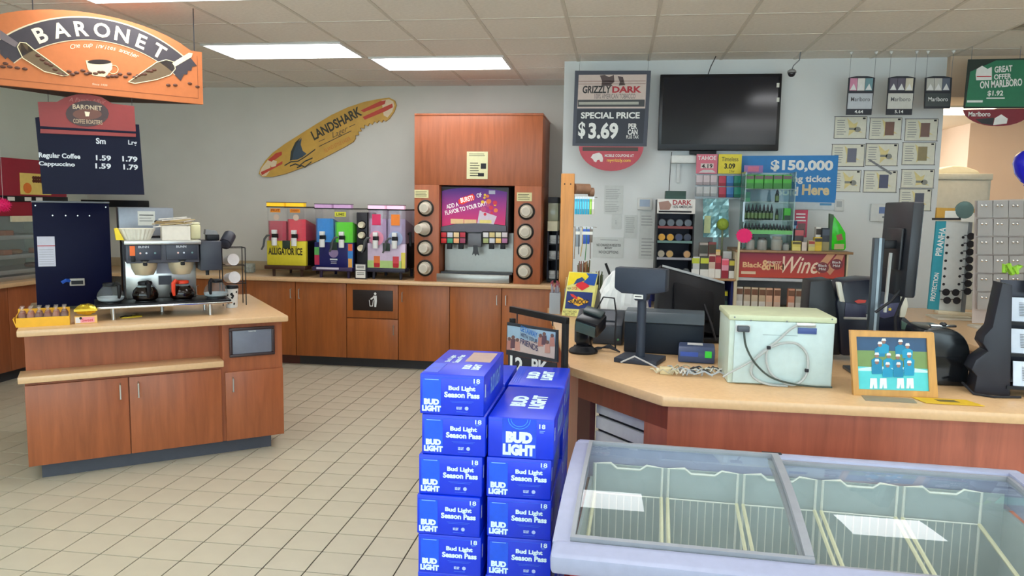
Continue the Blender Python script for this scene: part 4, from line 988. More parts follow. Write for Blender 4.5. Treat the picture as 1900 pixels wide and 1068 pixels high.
# green offer sign
gs = Face('offer_sign', 'big green cigarette offer sign with rounded maroon tail by the back room', 'hanging sign', (1850, 236), Y=6.35)
GR = K((40, 120, 88), .5)
gs.poly('board', K((34, 48, 44), .5), [(1797, 110), (1960, 107), (1955, 200), (1788, 201)], 0, .01)
gs.poly('green_panel', GR, [(1800, 133), (1835, 118), (1848, 112), (1958, 110), (1954, 185), (1930, 198), (1791, 198)], -.002, .002)
gs.text('GREAT', WH, (1845, 122, 1878, 134), -.0035, .03, roll=.08); gs.text('OFFER', WH, (1844, 137, 1876, 147), -.0035, .03, roll=.06)
gs.text('ON MARLBORO', WH, (1818, 148, 1896, 162), -.0035, .03, roll=.07)
gs.text('$1.92', WH, (1832, 168, 1861, 179), -.0035, .03); gs.panel('rule_line', WH, (1830, 181, 1864, 183), -.003, .001)
gs.poly('pack_picture', WH, [(1810, 139), (1812, 128), (1822, 122), (1832, 128), (1840, 124), (1840, 148), (1811, 149)], -.003, .001)
gs.panel('pack_stripe', RED, (1812, 141, 1839, 143), -.004, .001)
gs.panel('white_strip', WH, (1794, 186, 1823, 190), -.003, .001)
gs.poly('round_tail', K((130, 40, 54), .5), [(1787, 203), (1915, 201)]+[(1851+64*math.cos(t), 202+32*math.sin(t)) for t in [PI*k/16 for k in range(1, 16)]], .002, .006)
gs.text('Marlboro', WH, (1797, 207, 1838, 216), .0008, .02)
gs.poly('dark_wedge', K((44, 46, 52), .5), [(1810, 221), (1845, 218), (1842, 232), (1822, 229)], .0012, .001)
gs.poly('pack_picture', WH, [(1843, 232), (1846, 219), (1858, 212), (1870, 220), (1868, 229)], .0006, .001)
for px in (1803, 1893):
    p = gs.p(px, 110); MB().cyl((p[0], .005, p[1]-.01), (p[0], .005, CZ-gs.b.z), .002, n=5).o('hanger_wire', GREY, gs.root)
# award sheets
sheets = [(1548, 216, 1608, 257), (1613, 218, 1673, 259), (1679, 220, 1740, 262), (1543, 267, 1604, 309), (1606, 266, 1666, 308), (1674, 264, 1735, 306), (1540, 315, 1597, 356), (1602, 316, 1664, 357), (1672, 314, 1733, 349), (1668, 350, 1728, 391)]
desc = ['key graphic, beside the cigarette signs', 'brown card graphic, top row', 'brown and blue card graphic, top row', 'blue card graphic, above the lottery banner corner', 'key graphic, crossed by a grey strip', 'tan card graphic, at the wall end', 'key graphic, half behind the lottery banner', 'dark blue card graphic, below the grey strip', 'wide key graphic, above the last sheet', 'dark card graphic, behind the monitor']
kinds = ['key', (130, 96, 84), (128, 100, 92), (110, 112, 130), 'key', (150, 136, 100), 'key', (84, 88, 116), 'key', (88, 92, 108)]
for k, r in enumerate(sheets):
    f = notice('award_sheet', 'framed yellow and white printed sheet with %s' % desc[k], r, YW, [], K((226, 224, 208), .6), group='printed sheets on the wall')
    x0, y0, x1, y1 = r
    f.panel('frame_line', INK, (x0, y0, x1, y0+.9), -.001, .001); f.panel('frame_line', INK, (x0, y1-.9, x1, y1), -.001, .001)
    f.panel('frame_line', INK, (x0, y0, x0+.8, y1), -.001, .001); f.panel('frame_line', INK, (x1-.8, y0, x1, y1), -.001, .001)
    f.lines(K((150, 150, 150), .7), (x0+5, y0+5, x0+22, y1-6), 7, -.0012, .3)
    f.poly('yellow_splash', K((228, 212, 150), .6), [(x0+24, y0+3), (x0+36, y0+14), (x0+44, y0+10), (x0+40, y0+22), (x0+52, y0+30), (x0+36, y0+28), (x0+26, y1-5), (x0+28, y0+22)], -.0014, .0006)
    f.panel('corner_mark', INK, (x1-7, y0+2, x1-2, y0+5), -.0014, .0006)
    if kinds[k] == 'key':
        f.ell('key_graphic', K((140, 140, 132), .4), x0+43, y0+24, 6, 5, -.002, .0006); f.panel('key_graphic', K((140, 140, 132), .4), (x0+27, y0+21, x0+40, y0+25), -.002, .0006)
    else: f.panel('card_graphic', K(kinds[k], .5), (x0+29, y0+8, x0+46, y1-8), -.002, .0006)
st_ = Face('grey_strip', 'thin grey strip taped slanting across the printed sheets', 'strip', (1632, 310), Y=YW-.006)
st_.poly('strip', K((120, 120, 124), .4), [(1610, 296), (1616, 296), (1656, 321), (1653, 324)], 0, .003)
# lottery banner
lb = Face('lottery_banner', 'blue lottery winner banner with white lettering on the grey wall', 'banner', (1466, 389), Y=YW-.008)
lb.poly('banner', K((16, 124, 196), .45), [(1376, 289), (1556, 288), (1550, 376), (1376, 372)], 0, .003)
lb.poly('white_footer', K((206, 214, 220), .5), [(1376, 372), (1550, 376), (1548, 389), (1376, 386)], 0, .003)
lb.text('$150,000', WH, (1430, 297, 1546, 319), -.001, .04); lb.text('Winning ticket', WH, (1421, 325, 1541, 341), -.001, .03)
lb.text('Sold', WH, (1441, 346, 1481, 363), -.001, .03); lb.text('Here', K((226, 206, 160), .5), (1488, 342, 1539, 362), -.001, .04)
lb.panel('footer_logo', K((70, 140, 190), .5), (1521, 377, 1543, 381), -.001, .001)
# thermostat, keypad and papers
def wallbox(name, label, cat, r, scr, scol, Y=6.745):
    f = Face(name, label, cat, ((r[0]+r[2])/2, r[3]), Y=Y)
    f.panel('case', K((214, 216, 214), .5), r, 0, .03, .006); f.panel('screen', K(scol, .3), scr, -.002, .003)
    return f
wallbox('thermostat', 'white wall thermostat with blue screen beside the tobacco can rack', 'thermostat', (1183, 367, 1210, 389), (1187, 370, 1206, 383), (150, 166, 190))
kp = wallbox('alarm_keypad', 'white alarm keypad with blue screen behind the pole monitor', 'keypad', (1616, 378, 1668, 411), (1631, 384, 1654, 396), (96, 120, 170))
kp.panel('button', GREY, (1637, 401, 1641, 404), -.003, .003); kp.panel('button', GREY, (1643, 401, 1647, 404), -.003, .003)
wallbox('wall_plate', 'small grey wall plate below the lottery banner corner', 'wall plate', (1549, 370, 1566, 392), (1552, 373, 1562, 384), (170, 174, 176), 6.76)
PW = K((206, 210, 208), .8)
notice('paper_notice', 'faint printed sheet with one dark rule on the wall by the thermostat', (1121, 344, 1156, 397), YW, [(1124, 350, 1152, 370, 6), (1122, 373, 1154, 375, 1), (1123, 378, 1150, 394, 5)], PW)
notice('paper_notice', 'narrow folded note taped below the faint printed sheet', (1135, 398, 1153, 425), YW, [(1141, 408, 1145, 416, 3)], PW)
notice('paper_notice', 'plain lined sheet on the wall under the thermostat', (1158, 399, 1182, 442), YW, [(1161, 402, 1178, 432, 8)], PW)
n = notice('warning_notice', 'white notice with bold dark lines low on the grey wall', (1100, 440, 1157, 478), YW, [(1114, 443, 1152, 447, 1)], PW)
n.text('NO CHANGE IN REGISTER', INK, (1107, 452, 1152, 457), -.001, .01); n.text('MONEY', INK, (1122, 458, 1136, 462), -.001, .01); n.text('NO EXCEPTIONS', INK, (1111, 465, 1147, 470), -.001, .01)
notice('paper_notice', 'grey lined sheet tucked behind the tobacco can rack', (1186, 393, 1216, 480), YW, [(1190, 398, 1214, 420, 4), (1190, 440, 1214, 476, 6)], PW)

# ================================================================== BACK BAR AGAINST THE WALL
YB0 = 6.28
bbx = lambda px, py=500: at_y(px, py, YB0).x
zS1 = at_y(1320, 516, YB0).z; zS2 = at_y(1470, 465, YB0).z; zS0 = at_y(1440, 578, YB0).z
xa, xm, xe = bbx(1206), bbx(1366), bbx(1573)
bk = thing('back_bar', 'beige back bar shelving with navy niche and cigar display behind the register', 'shelf unit', ((xa+xe)/2, YB0, 0)); ox = (xa+xe)/2
BEI = K((196, 184, 158), .55); NVB = K((16, 26, 96), .5)
MB().bx(xa-ox, .0, 0, xe-ox, .48, zS0).o('base', BEI, bk, smooth=False)
MB().bx(xa-ox, -.01, zS1-.018, xm-ox, .48, zS1).o('shelf', wood((186, 140, 96)), bk, bevel=.002)
MB().bx(xa-ox, .46, zS0, xm-ox, .48, zS1-.018).o('niche_back', NVB, bk)
MB().bx(xa-ox, .0, zS0, xa-ox+.02, .46, zS1-.018).o('niche_side', NVB, bk)
MB().bx(xm-ox-.03, .03, zS0, xm-ox-.012, .46, zS1-.018).o('niche_side', NVB, bk)
MB().bx(xm-ox-.012, -.004, zS0, xm-ox+.012, .48, zS2-.02).o('upright', K((206, 192, 160), .5), bk)
MB().bx(xe-ox-.012, 0, zS0, xe-ox, .48, zS2-.02).o('upright', K((206, 192, 160), .5), bk)
MB().bx(xm-ox-.012, -.02, zS2-.02, xe-ox+.03, .48, zS2).o('top_shelf', wood((160, 122, 84)), bk, bevel=.003)
MB().bx(xm-ox+.012, .46, zS0, xe-ox-.012, .48, zS2-.02).o('display_back', K((150, 150, 152), .6), bk)
cg = Face('cigar_banner', 'red cigar banner with gold lettering across the back bar', 'banner', (1470, 518), Y=YB0-.002)
z0_, z1_ = cg.p(1470, 517)[1], cg.p(1470, 468)[1]
cg.poly('banner', grad((196, 66, 44), (130, 36, 62), z0_, z1_, .0), [(1370, 468), (1568, 470), (1566, 517), (1369, 514)], 0, .004)
GD = K((226, 180, 130), .5)
cg.text('Black', GD, (1378, 486, 1414, 496), -.001, .03); cg.text('&', GD, (1413, 482, 1428, 501), -.001, .03); cg.text('Mild', GD, (1427, 489, 1454, 500), -.001, .03)
cg.text('ENJOY', K((236, 210, 180), .5), (1424, 484, 1450, 490), -.002, .02); cg.text('Wine', K((236, 206, 180), .5), (1452, 476, 1520, 507), -.001, .01, shear=.4)
cg.poly('cigar_picture', K((206, 150, 110), .5), [(1520, 508), (1512, 498), (1535, 471), (1550, 471)], -.001, .001); cg.poly('cigar_picture', K((196, 140, 106), .5), [(1540, 510), (1530, 500), (1553, 472), (1566, 473), (1562, 484)], -.002, .001)
for x, y in ((1526, 496), (1552, 490)): cg.ell('cigar_band', K((120, 50, 56), .5), x, y, 12, 10, -.003, .001); cg.text('Black\nMild', WH, (x-8, y-6, x+8, y+5), -.004, .0)
cg.panel('white_strip', K((220, 190, 160), .5), (1375, 503, 1402, 508), -.001, .001)
cg.panel('lower_edge', K((190, 190, 192), .5), (1369, 517, 1567, 522), -.001, .004)

def pack(label, r, Y, z0, d, top, bot, name='cigar_pack', cat='pack', group=None, cap=None, t='', tm=None, split=.4):
    f = Face(name, label, cat, ((r[0]+r[2])/2, r[3]), Y=Y, group=group)
    if z0 is not None: f.root.location.z = z0; f.b.z = z0
    cx, cz, w_, h = f.r(*r); h = cz+h/2
    MB().bx(cx-w_/2, 0, 0, cx+w_/2, d, h).o('carton', K(top, .5), f.root, bevel=.0015)
    MB().bx(cx-w_/2+.001, -.0012, .001, cx+w_/2-.001, 0, h*split).o('lower_print', K(bot, .5), f.root)
    if cap: MB().bx(cx-w_/2+.002, -.0016, h*.68, cx+w_/2-.002, -.0004, h*.93).o('upper_print', K(cap, .5), f.root)
    if t: lettering(t, tm or WH, f.root, cx, h*.55, w_*.8, h*.14, -.002, .01)
    return f
zp = zS0+.001
for k, (x, c1, c2, d_) in enumerate(((1366, (206, 200, 190), (220, 218, 212), 'pale'), (1380, (196, 176, 150), (214, 208, 196), 'tan'), (1394, (206, 186, 156), (210, 204, 192), 'sand'), (1408, (196, 172, 140), (214, 208, 198), 'brown banded'), (1421, (222, 176, 146), (206, 180, 160), 'peach'), (1436, (216, 170, 140), (206, 176, 156), 'coral'), (1462, (206, 140, 110), (214, 190, 176), 'rust'), (1476, (176, 166, 150), (196, 188, 176), 'grey'), (1489, (176, 176, 166), (200, 196, 186), 'silver'))):
    pack('small %s cigar pack standing in the row below the red banner' % d_, (x, 532+k*.6, x+12, 574+k*.6), YB0+.03, zp, .05, c1, c2, cap=(120, 80, 56), group='cigar packs under the red banner')
# two tiers of packs on the left shelf
zp = zS1+.001
row1 = [(1283, 1298, 476, (196, 200, 200), (226, 226, 222), (190, 200, 60), 'grey and lime'), (1299, 1315, 476, (60, 66, 56), (222, 222, 216), (200, 206, 60), 'green and white'), (1315, 1327, 472, (206, 180, 160), (226, 222, 214), (130, 30, 40), 'cream and red'), (1327, 1338, 474, (140, 30, 44), (226, 222, 214), (190, 60, 66), 'maroon'), (1339, 1352, 480, (222, 150, 166), (150, 24, 44), (226, 90, 110), 'pink'), (1352.5, 1363, 481, (60, 52, 40), (220, 216, 206), (196, 180, 60), 'black and yellow')]
for x0, x1, y0, c1, c2, c3, d_ in row1: pack('%s cigarillo carton in the front row on the back bar shelf' % d_, (x0, y0, x1, 513), YB0+.02, zp, .06, c1, c2, cap=c3, group='cigarillo cartons on the shelf')
row2 = [(1297, 1313, 450, (170, 160, 150), (200, 196, 190), (70, 70, 60), 'grey'), (1314, 1328, 449, (130, 50, 50), (150, 60, 56), (70, 60, 40), 'dark red'), (1327, 1336, 463, (226, 180, 90), (230, 150, 40), (230, 200, 150), 'yellow'), (1341, 1357, 466, (196, 200, 198), (206, 208, 206), (190, 190, 188), 'white')]
for x0, x1, y0, c1, c2, c3, d_ in row2: pack('%s cigarillo carton standing behind the front row on the shelf' % d_, (x0, y0, x1, 512), YB0+.12, zp, .06, c1, c2, cap=c3, group='cigarillo cartons on the shelf')
# boxes in the navy niche
for x0, x1, y0, c1, c2, c3, d_ in ((1312, 1325, 540, (40, 40, 44), (160, 90, 60), (30, 30, 36), 'black and brown'), (1327, 1340, 538, (26, 28, 60), (70, 76, 80), (220, 210, 40), 'navy and yellow'), (1341, 1350, 538, (30, 40, 50), (60, 90, 80), (220, 210, 40), 'teal and yellow')):
    pack('%s tobacco carton in the navy niche under the shelf' % d_, (x0, y0, x1, 578), YB0+.12, zS0+.001, .07, c1, c2, cap=c3, group='cartons in the navy niche')
# tobacco can rack
cr_ = Face('can_rack', 'black tiered tobacco can rack with white lettered header on the back bar', 'display rack', (1250, 517), Y=YB0+.02)
cr_.root.location.z = zS1+.001; cr_.b.z = zS1+.001
z = lambda py: cr_.p(1250, py)[1]
ca, cb = cr_.p(1217, 450)[0], cr_.p(1287, 450)[0]
MB().bx(ca, 0, 0, ca+.012, .3, z(370)).o('side_panel', BLACK, cr_.root); MB().bx(cb-.012, 0, 0, cb, .3, z(370)).o('side_panel', BLACK, cr_.root)
MB().bx(ca, .28, 0, cb, .3, z(370)).o('rear_panel', NAVY, cr_.root)
MB().bx(ca, -.012, z(396), cb, .0, z(369)).o('header', K((222, 218, 214), .5), cr_.root, bevel=.002)
cr_.poly('header_picture', K((156, 120, 108), .5), [(1222, 375), (1240, 372), (1246, 380), (1242, 389), (1224, 389)], -.0135, .001)
cr_.text('DARK', K((160, 40, 50), .5), (1248, 371, 1283, 380), -.0135, .03); cr_.text('100% AMERICAN', INK, (1248, 381, 1284, 386), -.0135, .01)
cr_.panel('header_rule', INK, (1222, 391, 1283, 394), -.0135, .001)
tiers = [(422, 405), (449, 432), (480, 460), (513, 495)]
for k, (yb, yt) in enumerate(tiers):
    zz = z(yb)+.004 if k < 3 else .004
    sh = MB().bx(ca+.012, .01, zz-.012 if k < 3 else 0, cb-.012, .28, zz).o('shelf', K((20, 24, 44), .5), cr_.root)
    MB().bx(ca+.012, .0, zz-.012 if k < 3 else 0, cb-.012, .01, zz+.008).o('price_rail', [K((120, 50, 50), .5), K((96, 130, 126), .5), K((150, 150, 158), .5), K((50, 44, 62), .5)][k], cr_.root)
    for i in range(4):
        if k == 2 and i == 2: continue
        x = ca+.012+(cb-ca-.024)*(i+.5)/4
        col = [[(90, 100, 110)]*4, [(206, 150, 30), (206, 150, 30), (44, 56, 92), (40, 48, 70)], [(170, 160, 140), (186, 150, 90), (0, 0, 0), (196, 150, 100)], [(60, 66, 80), (70, 70, 76), (130, 60, 66), (84, 90, 92)]][k][i]
        tn = thing('tobacco_can', '%s tobacco can on the %s tier of the black rack' % ((('steel grey', 'amber', 'tan', 'dull')[k] if col[0] > 60 else 'dark blue'), ('top', 'second', 'third', 'bottom')[k]), 'can', cr_.b+Vector((x, .03, zz+.034)), 0, 'tobacco cans in the rack')
        MB().lathe([(.029, 0), (.033, .002), (.033, .022), (.029, .024)], n=18, axis='y').o('can', K((36, 38, 44), .4), tn)
        MB().lathe([(.0, -.0012), (.028, -.0012), (.028, .001)], n=18, axis='y').o('lid_label', K(col, .45), tn)
gt = pack('dark green carton lying on top of the tobacco can rack', (1235, 354, 1273, 369), YB0+.06, cr_.b.z+z(370)+.001, .12, (30, 66, 56), (36, 74, 62), 'green_carton', 'box')
# hanging cigarette pack columns with price cards
pc_ = Face('pack_dispenser', 'clear hanging pack dispenser with pink and yellow price cards', 'display rack', (1335, 368), Y=6.62)
pc_.panel('rear_panel', glass((220, 225, 228), .7), (1292, 285, 1376, 369), .05, .004)
pc_.panel('mounting_strip', K((160, 160, 166), .4), (1300, 340, 1312, 345), .054, .09)
pc_.panel('price_card', K((214, 110, 130), .5), (1292, 286, 1331, 322), 0, .004); pc_.text('TAHOE', WH, (1295, 289, 1329, 297), -.001, .01); pc_.panel('price_label', K((216, 200, 196), .5), (1300, 303, 1324, 312), -.001, .001); pc_.text('4.19', INK, (1302, 304, 1322, 312), -.002, .02)
pc_.poly('card_patch', K((206, 200, 200), .5), [(1296, 320), (1304, 315), (1322, 315), (1328, 320)], -.001, .001)
pc_.panel('price_card', K((226, 208, 50), .5), (1333, 286, 1376, 322), 0, .004); pc_.text('Timeless', K((90, 80, 40), .5), (1339, 291, 1370, 299), -.001, .01); pc_.text('3.09', INK, (1344, 303, 1364, 313), -.001, .03); pc_.text('2 for', INK, (1353, 315, 1363, 320), -.001, 0)
for x0, y0, x1, y1, c in [(1292+13*i, 325+21*j, 1304+13*i, 343+21*j, (196, 196, 196) if j else (206, 190, 194)) for i in range(3) for j in range(2)]+[(1334+14*i, 326+21*j, 1347+14*i, 345+21*j, [(190, 60, 84), (70, 130, 190), (40, 140, 120)][i]) for i in range(3) for j in range(2)]:
    d_ = {206: 'pinkish white', 196: 'silver', 190: 'red', 70: 'blue', 40: 'green'}[c[0]]
    pack('%s cigarette pack in the %s row of the hanging dispenser' % (d_, 'upper' if y0 < 335 else 'lower'), (x0, y0, x1, y1), 6.63, None, .022, c, tuple(max(0, v-40) for v in c), 'cigarette_pack', 'pack', 'packs in the hanging dispenser', split=.3)
# cellophane pouch and lump
ce = Face('cellophane_pouch', 'shiny pale blue cellophane pouch standing behind the cigarillo cartons', 'pouch', (1328, 440), Y=6.56)
rn = random.Random(6); b = MB(); nx, nz = 9, 12; vs = []
for j in range(nz):
    for i in range(nx):
        px = 1305+(1352-1305)*i/(nx-1); py = 440+(368-440)*j/(nz-1)
        q = ce.p(px, py); vs.append((q[0], rn.uniform(-.012, .012), q[1]))
n_ = nx*nz; vs += [(x, y+.02, zz) for x, y, zz in vs]
fs = []
for s_ in (0, n_):
    for j in range(nz-1):
        for i in range(nx-1):
            a = s_+j*nx+i; fs.append((a, a+1, a+nx+1, a+nx))
b.add(vs, fs).o('cellophane', K((150, 200, 206), .18, .25, .2, 25), ce.root, smooth=False)
ce.panel('yellow_card', K((196, 206, 150), .5), (1306, 400, 1318, 432), -.02, .002)
ce.panel('stem_support', K((150, 190, 196), .4), (1322, 438, 1332, 500), .01, .01)
gl = thing('green_lump', 'yellow green fuzzy ball behind the cigarillo cartons', 'decoration', at_y(1341, 416, 6.5))
MB().ball((0, 0, 0), .05, (1, .8, 1)).o('ball', K((150, 170, 60), .8, 0, .2, 60), gl)
MB().cyl((0, 0, -.04), (0, 0, zS1-gl.location.z), .008).o('stem', K((120, 130, 100), .7), gl)
# starburst price tag on a stick
sbt = Face('starburst_tag', 'hot pink starburst tag on a cream stick at the back bar upright', 'price tag', (1379, 468), Y=YB0-.03)
pts = []
for k in range(36):
    a = 2*PI*k/36; r_ = 16 if k % 2 else 13.5; pts.append((1381+r_*math.cos(a)*1.0, 437+r_*math.sin(a)*.9))
sbt.poly('burst', PINK, pts, 0, .004); sbt.panel('stick', K((214, 206, 170), .5), (1368, 446, 1372, 520), .004, .012)
# clear e-liquid tower
el = Face('bottle_display', 'clear acrylic tower of small dark dropper bottles on the back bar', 'display rack', (1428, 465), Y=YB0+.05)
el.root.location.z = zS2+.001; el.b.z = zS2+.001
z = lambda py: el.p(1428, py)[1]
ea, eb = el.p(1380, 400)[0], el.p(1474, 400)[0]
ACR = glass((206, 226, 224), .78)
for x in (ea, eb-.008): MB().bx(x, 0, 0, x+.008, .2, z(318)).o('side_panel', ACR, el.root)
MB().bx(ea, .2, 0, eb, .206, z(318)).o('rear_panel', ACR, el.root)
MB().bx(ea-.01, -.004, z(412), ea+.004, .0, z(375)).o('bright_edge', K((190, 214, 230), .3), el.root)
shelves = [(434, 'lower'), (408, 'middle'), (375, 'upper'), (350, 'top')]
for yb, nm in shelves: MB().bx(ea+.008, 0, z(yb)-.006, eb-.008, .2, z(yb)).o('shelf', ACR, el.root)
BOT = K((26, 44, 40), .3); GRN = K((90, 180, 70), .5)
def dropper(px, yb, h, nm, sc_=1.):
    q = el.p(px, yb); t = thing('dropper_bottle', 'dark green dropper bottle on the %s shelf of the clear tower' % nm, 'bottle', el.b+Vector((q[0], .035, z(yb)+.0005)), 0, 'dropper bottles in the clear tower')
    r_ = .0145*sc_; hz = h
    MB().lathe([(r_*.95, 0), (r_, .003), (r_, hz*.55), (r_*.5, hz*.62), (r_*.5, hz*.66)], n=10).o('bottle', BOT, t)
    MB().lathe([(r_*.7, hz*.62), (r_*.7, hz*.74), (r_*.35, hz*.85), (r_*.2, hz)], n=10).o('dropper_cap', K((18, 26, 40), .4), t)
    MB().lathe([(r_*1.02, hz*.1), (r_*1.02, hz*.45)], n=10, cap0=False, cap1=False).o('label_band', K((92, 120, 76), .5), t)
for k in range(8): dropper(1382.5+7.1*k, 408, .125, 'middle')
dropper(1442.5, 408, .09, 'middle', .9); dropper(1443, 375, .115, 'upper', 1.1)
for k in range(10): dropper(1384+(6.3*k if k < 5 else 6.3*k+2), 434, .085, 'lower', .95)
for k in range(4): dropper(1448+5.8*k, 434, .075, 'lower', .9)
el.panel('green_rail', K((110, 190, 110), .5), (1380, 427, 1470, 434), -.006, .005)
for k in range(5): pack('lime green flavor box in the row at the top of the clear tower', (1383+17.5*k, 324, 1399+17.5*k, 350), YB0+.07, el.b.z+z(350)+.001, .05, (70, 170, 60), (56, 130, 56), 'flavor_box', 'box', 'lime boxes in the clear tower', cap=(110, 90, 96))
el.panel('top_card', K((150, 110, 170), .5), (1388, 304, 1424, 318), .19, .004); el.panel('top_card_center', K((206, 110, 140), .5), (1395, 306, 1416, 316), .187, .003)
el.panel('card_stem', ACR, (1400, 316, 1412, 326), .195, .004)
for x0, x1, d_, c in ((1381, 1392, 'dark teal', (40, 110, 90)), ): pack('%s flavor box on the upper shelf of the clear tower' % d_, (x0, 356, x1, 375), YB0+.07, el.b.z+z(375)+.001, .05, c, (60, 140, 100), 'flavor_box', 'box')
pack('bright green flavor box on the middle shelf of the clear tower', (1455, 386, 1467, 408), YB0+.07, el.b.z+z(408)+.001, .05, (60, 170, 50), (30, 60, 44), 'flavor_box', 'box')
# jars and boxes along the top shelf
def jar(px, w_, h, c1, c2, d_):
    q = at_y(px, 465, YB0+.03); t = thing('lighter_jar', '%s glass jar with printed label on the back bar top shelf' % d_, 'jar', (q.x, YB0+.02, zS2+.001), 0)
    MB().lathe([(w_*.9, 0), (w_, .006), (w_, h*.75), (w_*.7, h*.85)], n=16).o('jar', glass((205, 210, 205), .5), t)
    MB().lathe([(w_*.78, h*.84), (w_*.8, h), (w_*.7, h)], n=16).o('lid', K(c1, .4), t)
    MB().lathe([(w_*.9, .01), (w_*.9, h*.6)], n=16).o('contents', K(c2, .6), t)
for a in ((1391, .035, .10, (70, 66, 66), (170, 120, 110), 'red tinted'), (1413, .04, .10, (60, 60, 62), (120, 40, 44), 'dark red'), (1440, .045, .11, (150, 150, 140), (200, 160, 110), 'tan filled'), (1457, .026, .06, (90, 94, 100), (120, 120, 126), 'small grey')): jar(*a)
for x0, y0, x1, c1, c2, c3, d_, yy in ((1474, 424, 1491, (66, 60, 66), (120, 50, 54), (190, 90, 96), 'dark red', .08), (1470, 447, 1486, (206, 190, 90), (214, 200, 110), (90, 80, 40), 'yellow paper', .0), (1488, 449, 1497, (206, 190, 176), (210, 196, 180), None, 'pale', .0), (1500, 446, 1512, (190, 176, 130), (206, 190, 110), (160, 60, 50), 'cream', .0), (1511, 440, 1525, (214, 180, 50), (220, 186, 50), (60, 56, 50), 'mustard', .03), (1513, 421, 1525, (210, 206, 196), (190, 180, 160), (60, 50, 40), 'spotted white', .1), (1525, 423, 1539, (50, 56, 66), (150, 140, 96), (70, 80, 96), 'navy striped', .06)):
    pack('%s small carton on the back bar top shelf' % d_, (x0, y0, x1, 465), YB0+yy, zS2+.001, .05, c1, c2, 'small_carton', 'box', 'cartons on the top shelf', cap=c3)
rc = Face('red_poster', 'narrow red tobacco poster standing behind the cartons', 'poster', (1484, 440), Y=YB0+.24)
rc.panel('sheet', K((196, 60, 90), .5), (1474, 389, 1498, 440), 0, .003); rc.lines(WH, (1477, 394, 1496, 412), 3, -.001, .4); rc.panel('picture', K((120, 90, 90), .5), (1480, 414, 1494, 436), -.001, .001); rc.panel('stand_leg', GREY, (1483, 438, 1487, 466), .004, .006)
sp_ = Face('spray_bottle', 'blue capped bottle beside the red poster on the top shelf', 'bottle', (1472, 465), Y=YB0+.16)
sp_.root.location.z = zS2+.001
MB().lathe([(.022, 0), (.024, .01), (.024, .12), (.012, .16), (.012, .19), (.018, .2), (.016, .24)], n=14).o('bottle', K((150, 196, 226), .3), sp_.root)
MB().lathe([(.018, .2), (.02, .205), (.018, .235), (.01, .24)], (0, -.0, 0), 12).o('cap', K((40, 60, 110), .4), sp_.root)
gb_ = Face('green_bag', 'glossy bright green snack bag leaning on the end of the top shelf', 'bag', (1556, 465), Y=YB0+.08)
gb_.root.location.z = zS2+.001; gb_.b.z = zS2+.001
pts = [gb_.p(*q) for q in ((1541, 463), (1543, 420), (1546, 399), (1556, 412), (1568, 432), (1569, 460), (1566, 464))]
pts = [(x, max(.0005, zz)) for x, zz in pts]
MB().prism(pts, -.02, .03).o('bag', K((50, 200, 30), .25, 0, .25, 18), gb_.root, bevel=.01)
gb_.poly('bag_label', K((180, 170, 120), .5), [(1547, 452), (1565, 452), (1564, 462), (1546, 462)], -.023, .002)
gb_.poly('bag_picture', K((150, 90, 70), .5), [(1550, 436), (1560, 433), (1563, 444), (1552, 446)], -.023, .002)
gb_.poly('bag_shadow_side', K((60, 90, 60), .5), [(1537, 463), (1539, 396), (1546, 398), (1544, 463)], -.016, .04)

# ================================================================== REGISTER COUNTER (three legs around the clerk)
ZC = .96
A_, B_ = (-.19, 3.28), (.19, 2.82)
poly_top = [A_, B_, (3.6, 2.82), (3.6, 5.95), (1.93, 5.95), (1.93, 3.98), (.62, 3.98), (.62, 4.4), (.3, 5.25), (-.47, 5.25)]
rt = MB().slab(poly_top, ZC-.04, ZC).o('register_worktop', K((220, 180, 134), .25, 0, .05, 60), bevel=.005)
tag(rt, 'broad tan laminate top of the register counter', 'counter')
rb = thing('register_counter', 'cherry wood register counter with white slatted corner panel', 'counter', (.19, 2.86, 0))
o2 = Vector((.19, 2.86, 0)); lz = ZC-.041
def strip(pts, z0, z1, t, name, mat):
    b = MB()
    for (ax, ay), (bx_, by) in zip(pts[:-1], pts[1:]):
        d = Vector((bx_-ax, by-ay, 0)).normalized(); n_ = Vector((-d.y, d.x, 0))*t
        b.slab([(ax-o2.x, ay-o2.y), (bx_-o2.x, by-o2.y), (bx_+n_.x-o2.x, by+n_.y-o2.y), (ax+n_.x-o2.x, ay+n_.y-o2.y)], z0, z1)
    return b.o(name, mat, rb, smooth=False)
strip([(.215, 2.865), (3.55, 2.865)], .0, lz, .03, 'front_panel', CHERRYR)
strip([(-.425, 5.2), (-.150, 3.30)], .0, lz, .03, 'side_panel', wood((140, 66, 44)))
strip([(-.15, 3.30), (.215, 2.865)], lz-.10, lz, .03, 'apron', wood((140, 66, 44)))
dv = Vector((.215+.15, 2.865-3.30, 0)); L_ = dv.length; dv.normalize()
def along(t, off=0.): return (-.15+dv.x*t-dv.y*off, 3.30+dv.y*t+dv.x*off)
strip([along(.0), along(.09)], 0, lz-.10, .03, 'corner_post', wood((84, 34, 34)))
strip([along(L_-.13), along(L_)], 0, lz-.10, .03, 'corner_post', CHERRYR)
SL = K((228, 230, 232), .5)
strip([along(.09, .05), along(L_-.13, .05)], 0, lz-.10, .01, 'groove_backing', K((26, 28, 36), .6))
for k in range(12):
    z1 = lz-.10-k*.068
    strip([along(.09, .035), along(L_-.13, .035)], max(0, z1-.053), z1, .014, 'slat', SL)
strip([(1.97, 5.9), (1.97, 4.02)][::-1], 0, lz, .03, 'inner_panel', wood((150, 110, 80)))

def on_ct(name, label, cat, px, py, rz=0., group=None, off=(0, 0)):
    p = at_z(px, py, ZC); return thing(name, label, cat, (p.x+off[0], p.y+off[1], ZC+.0005), rz, group)
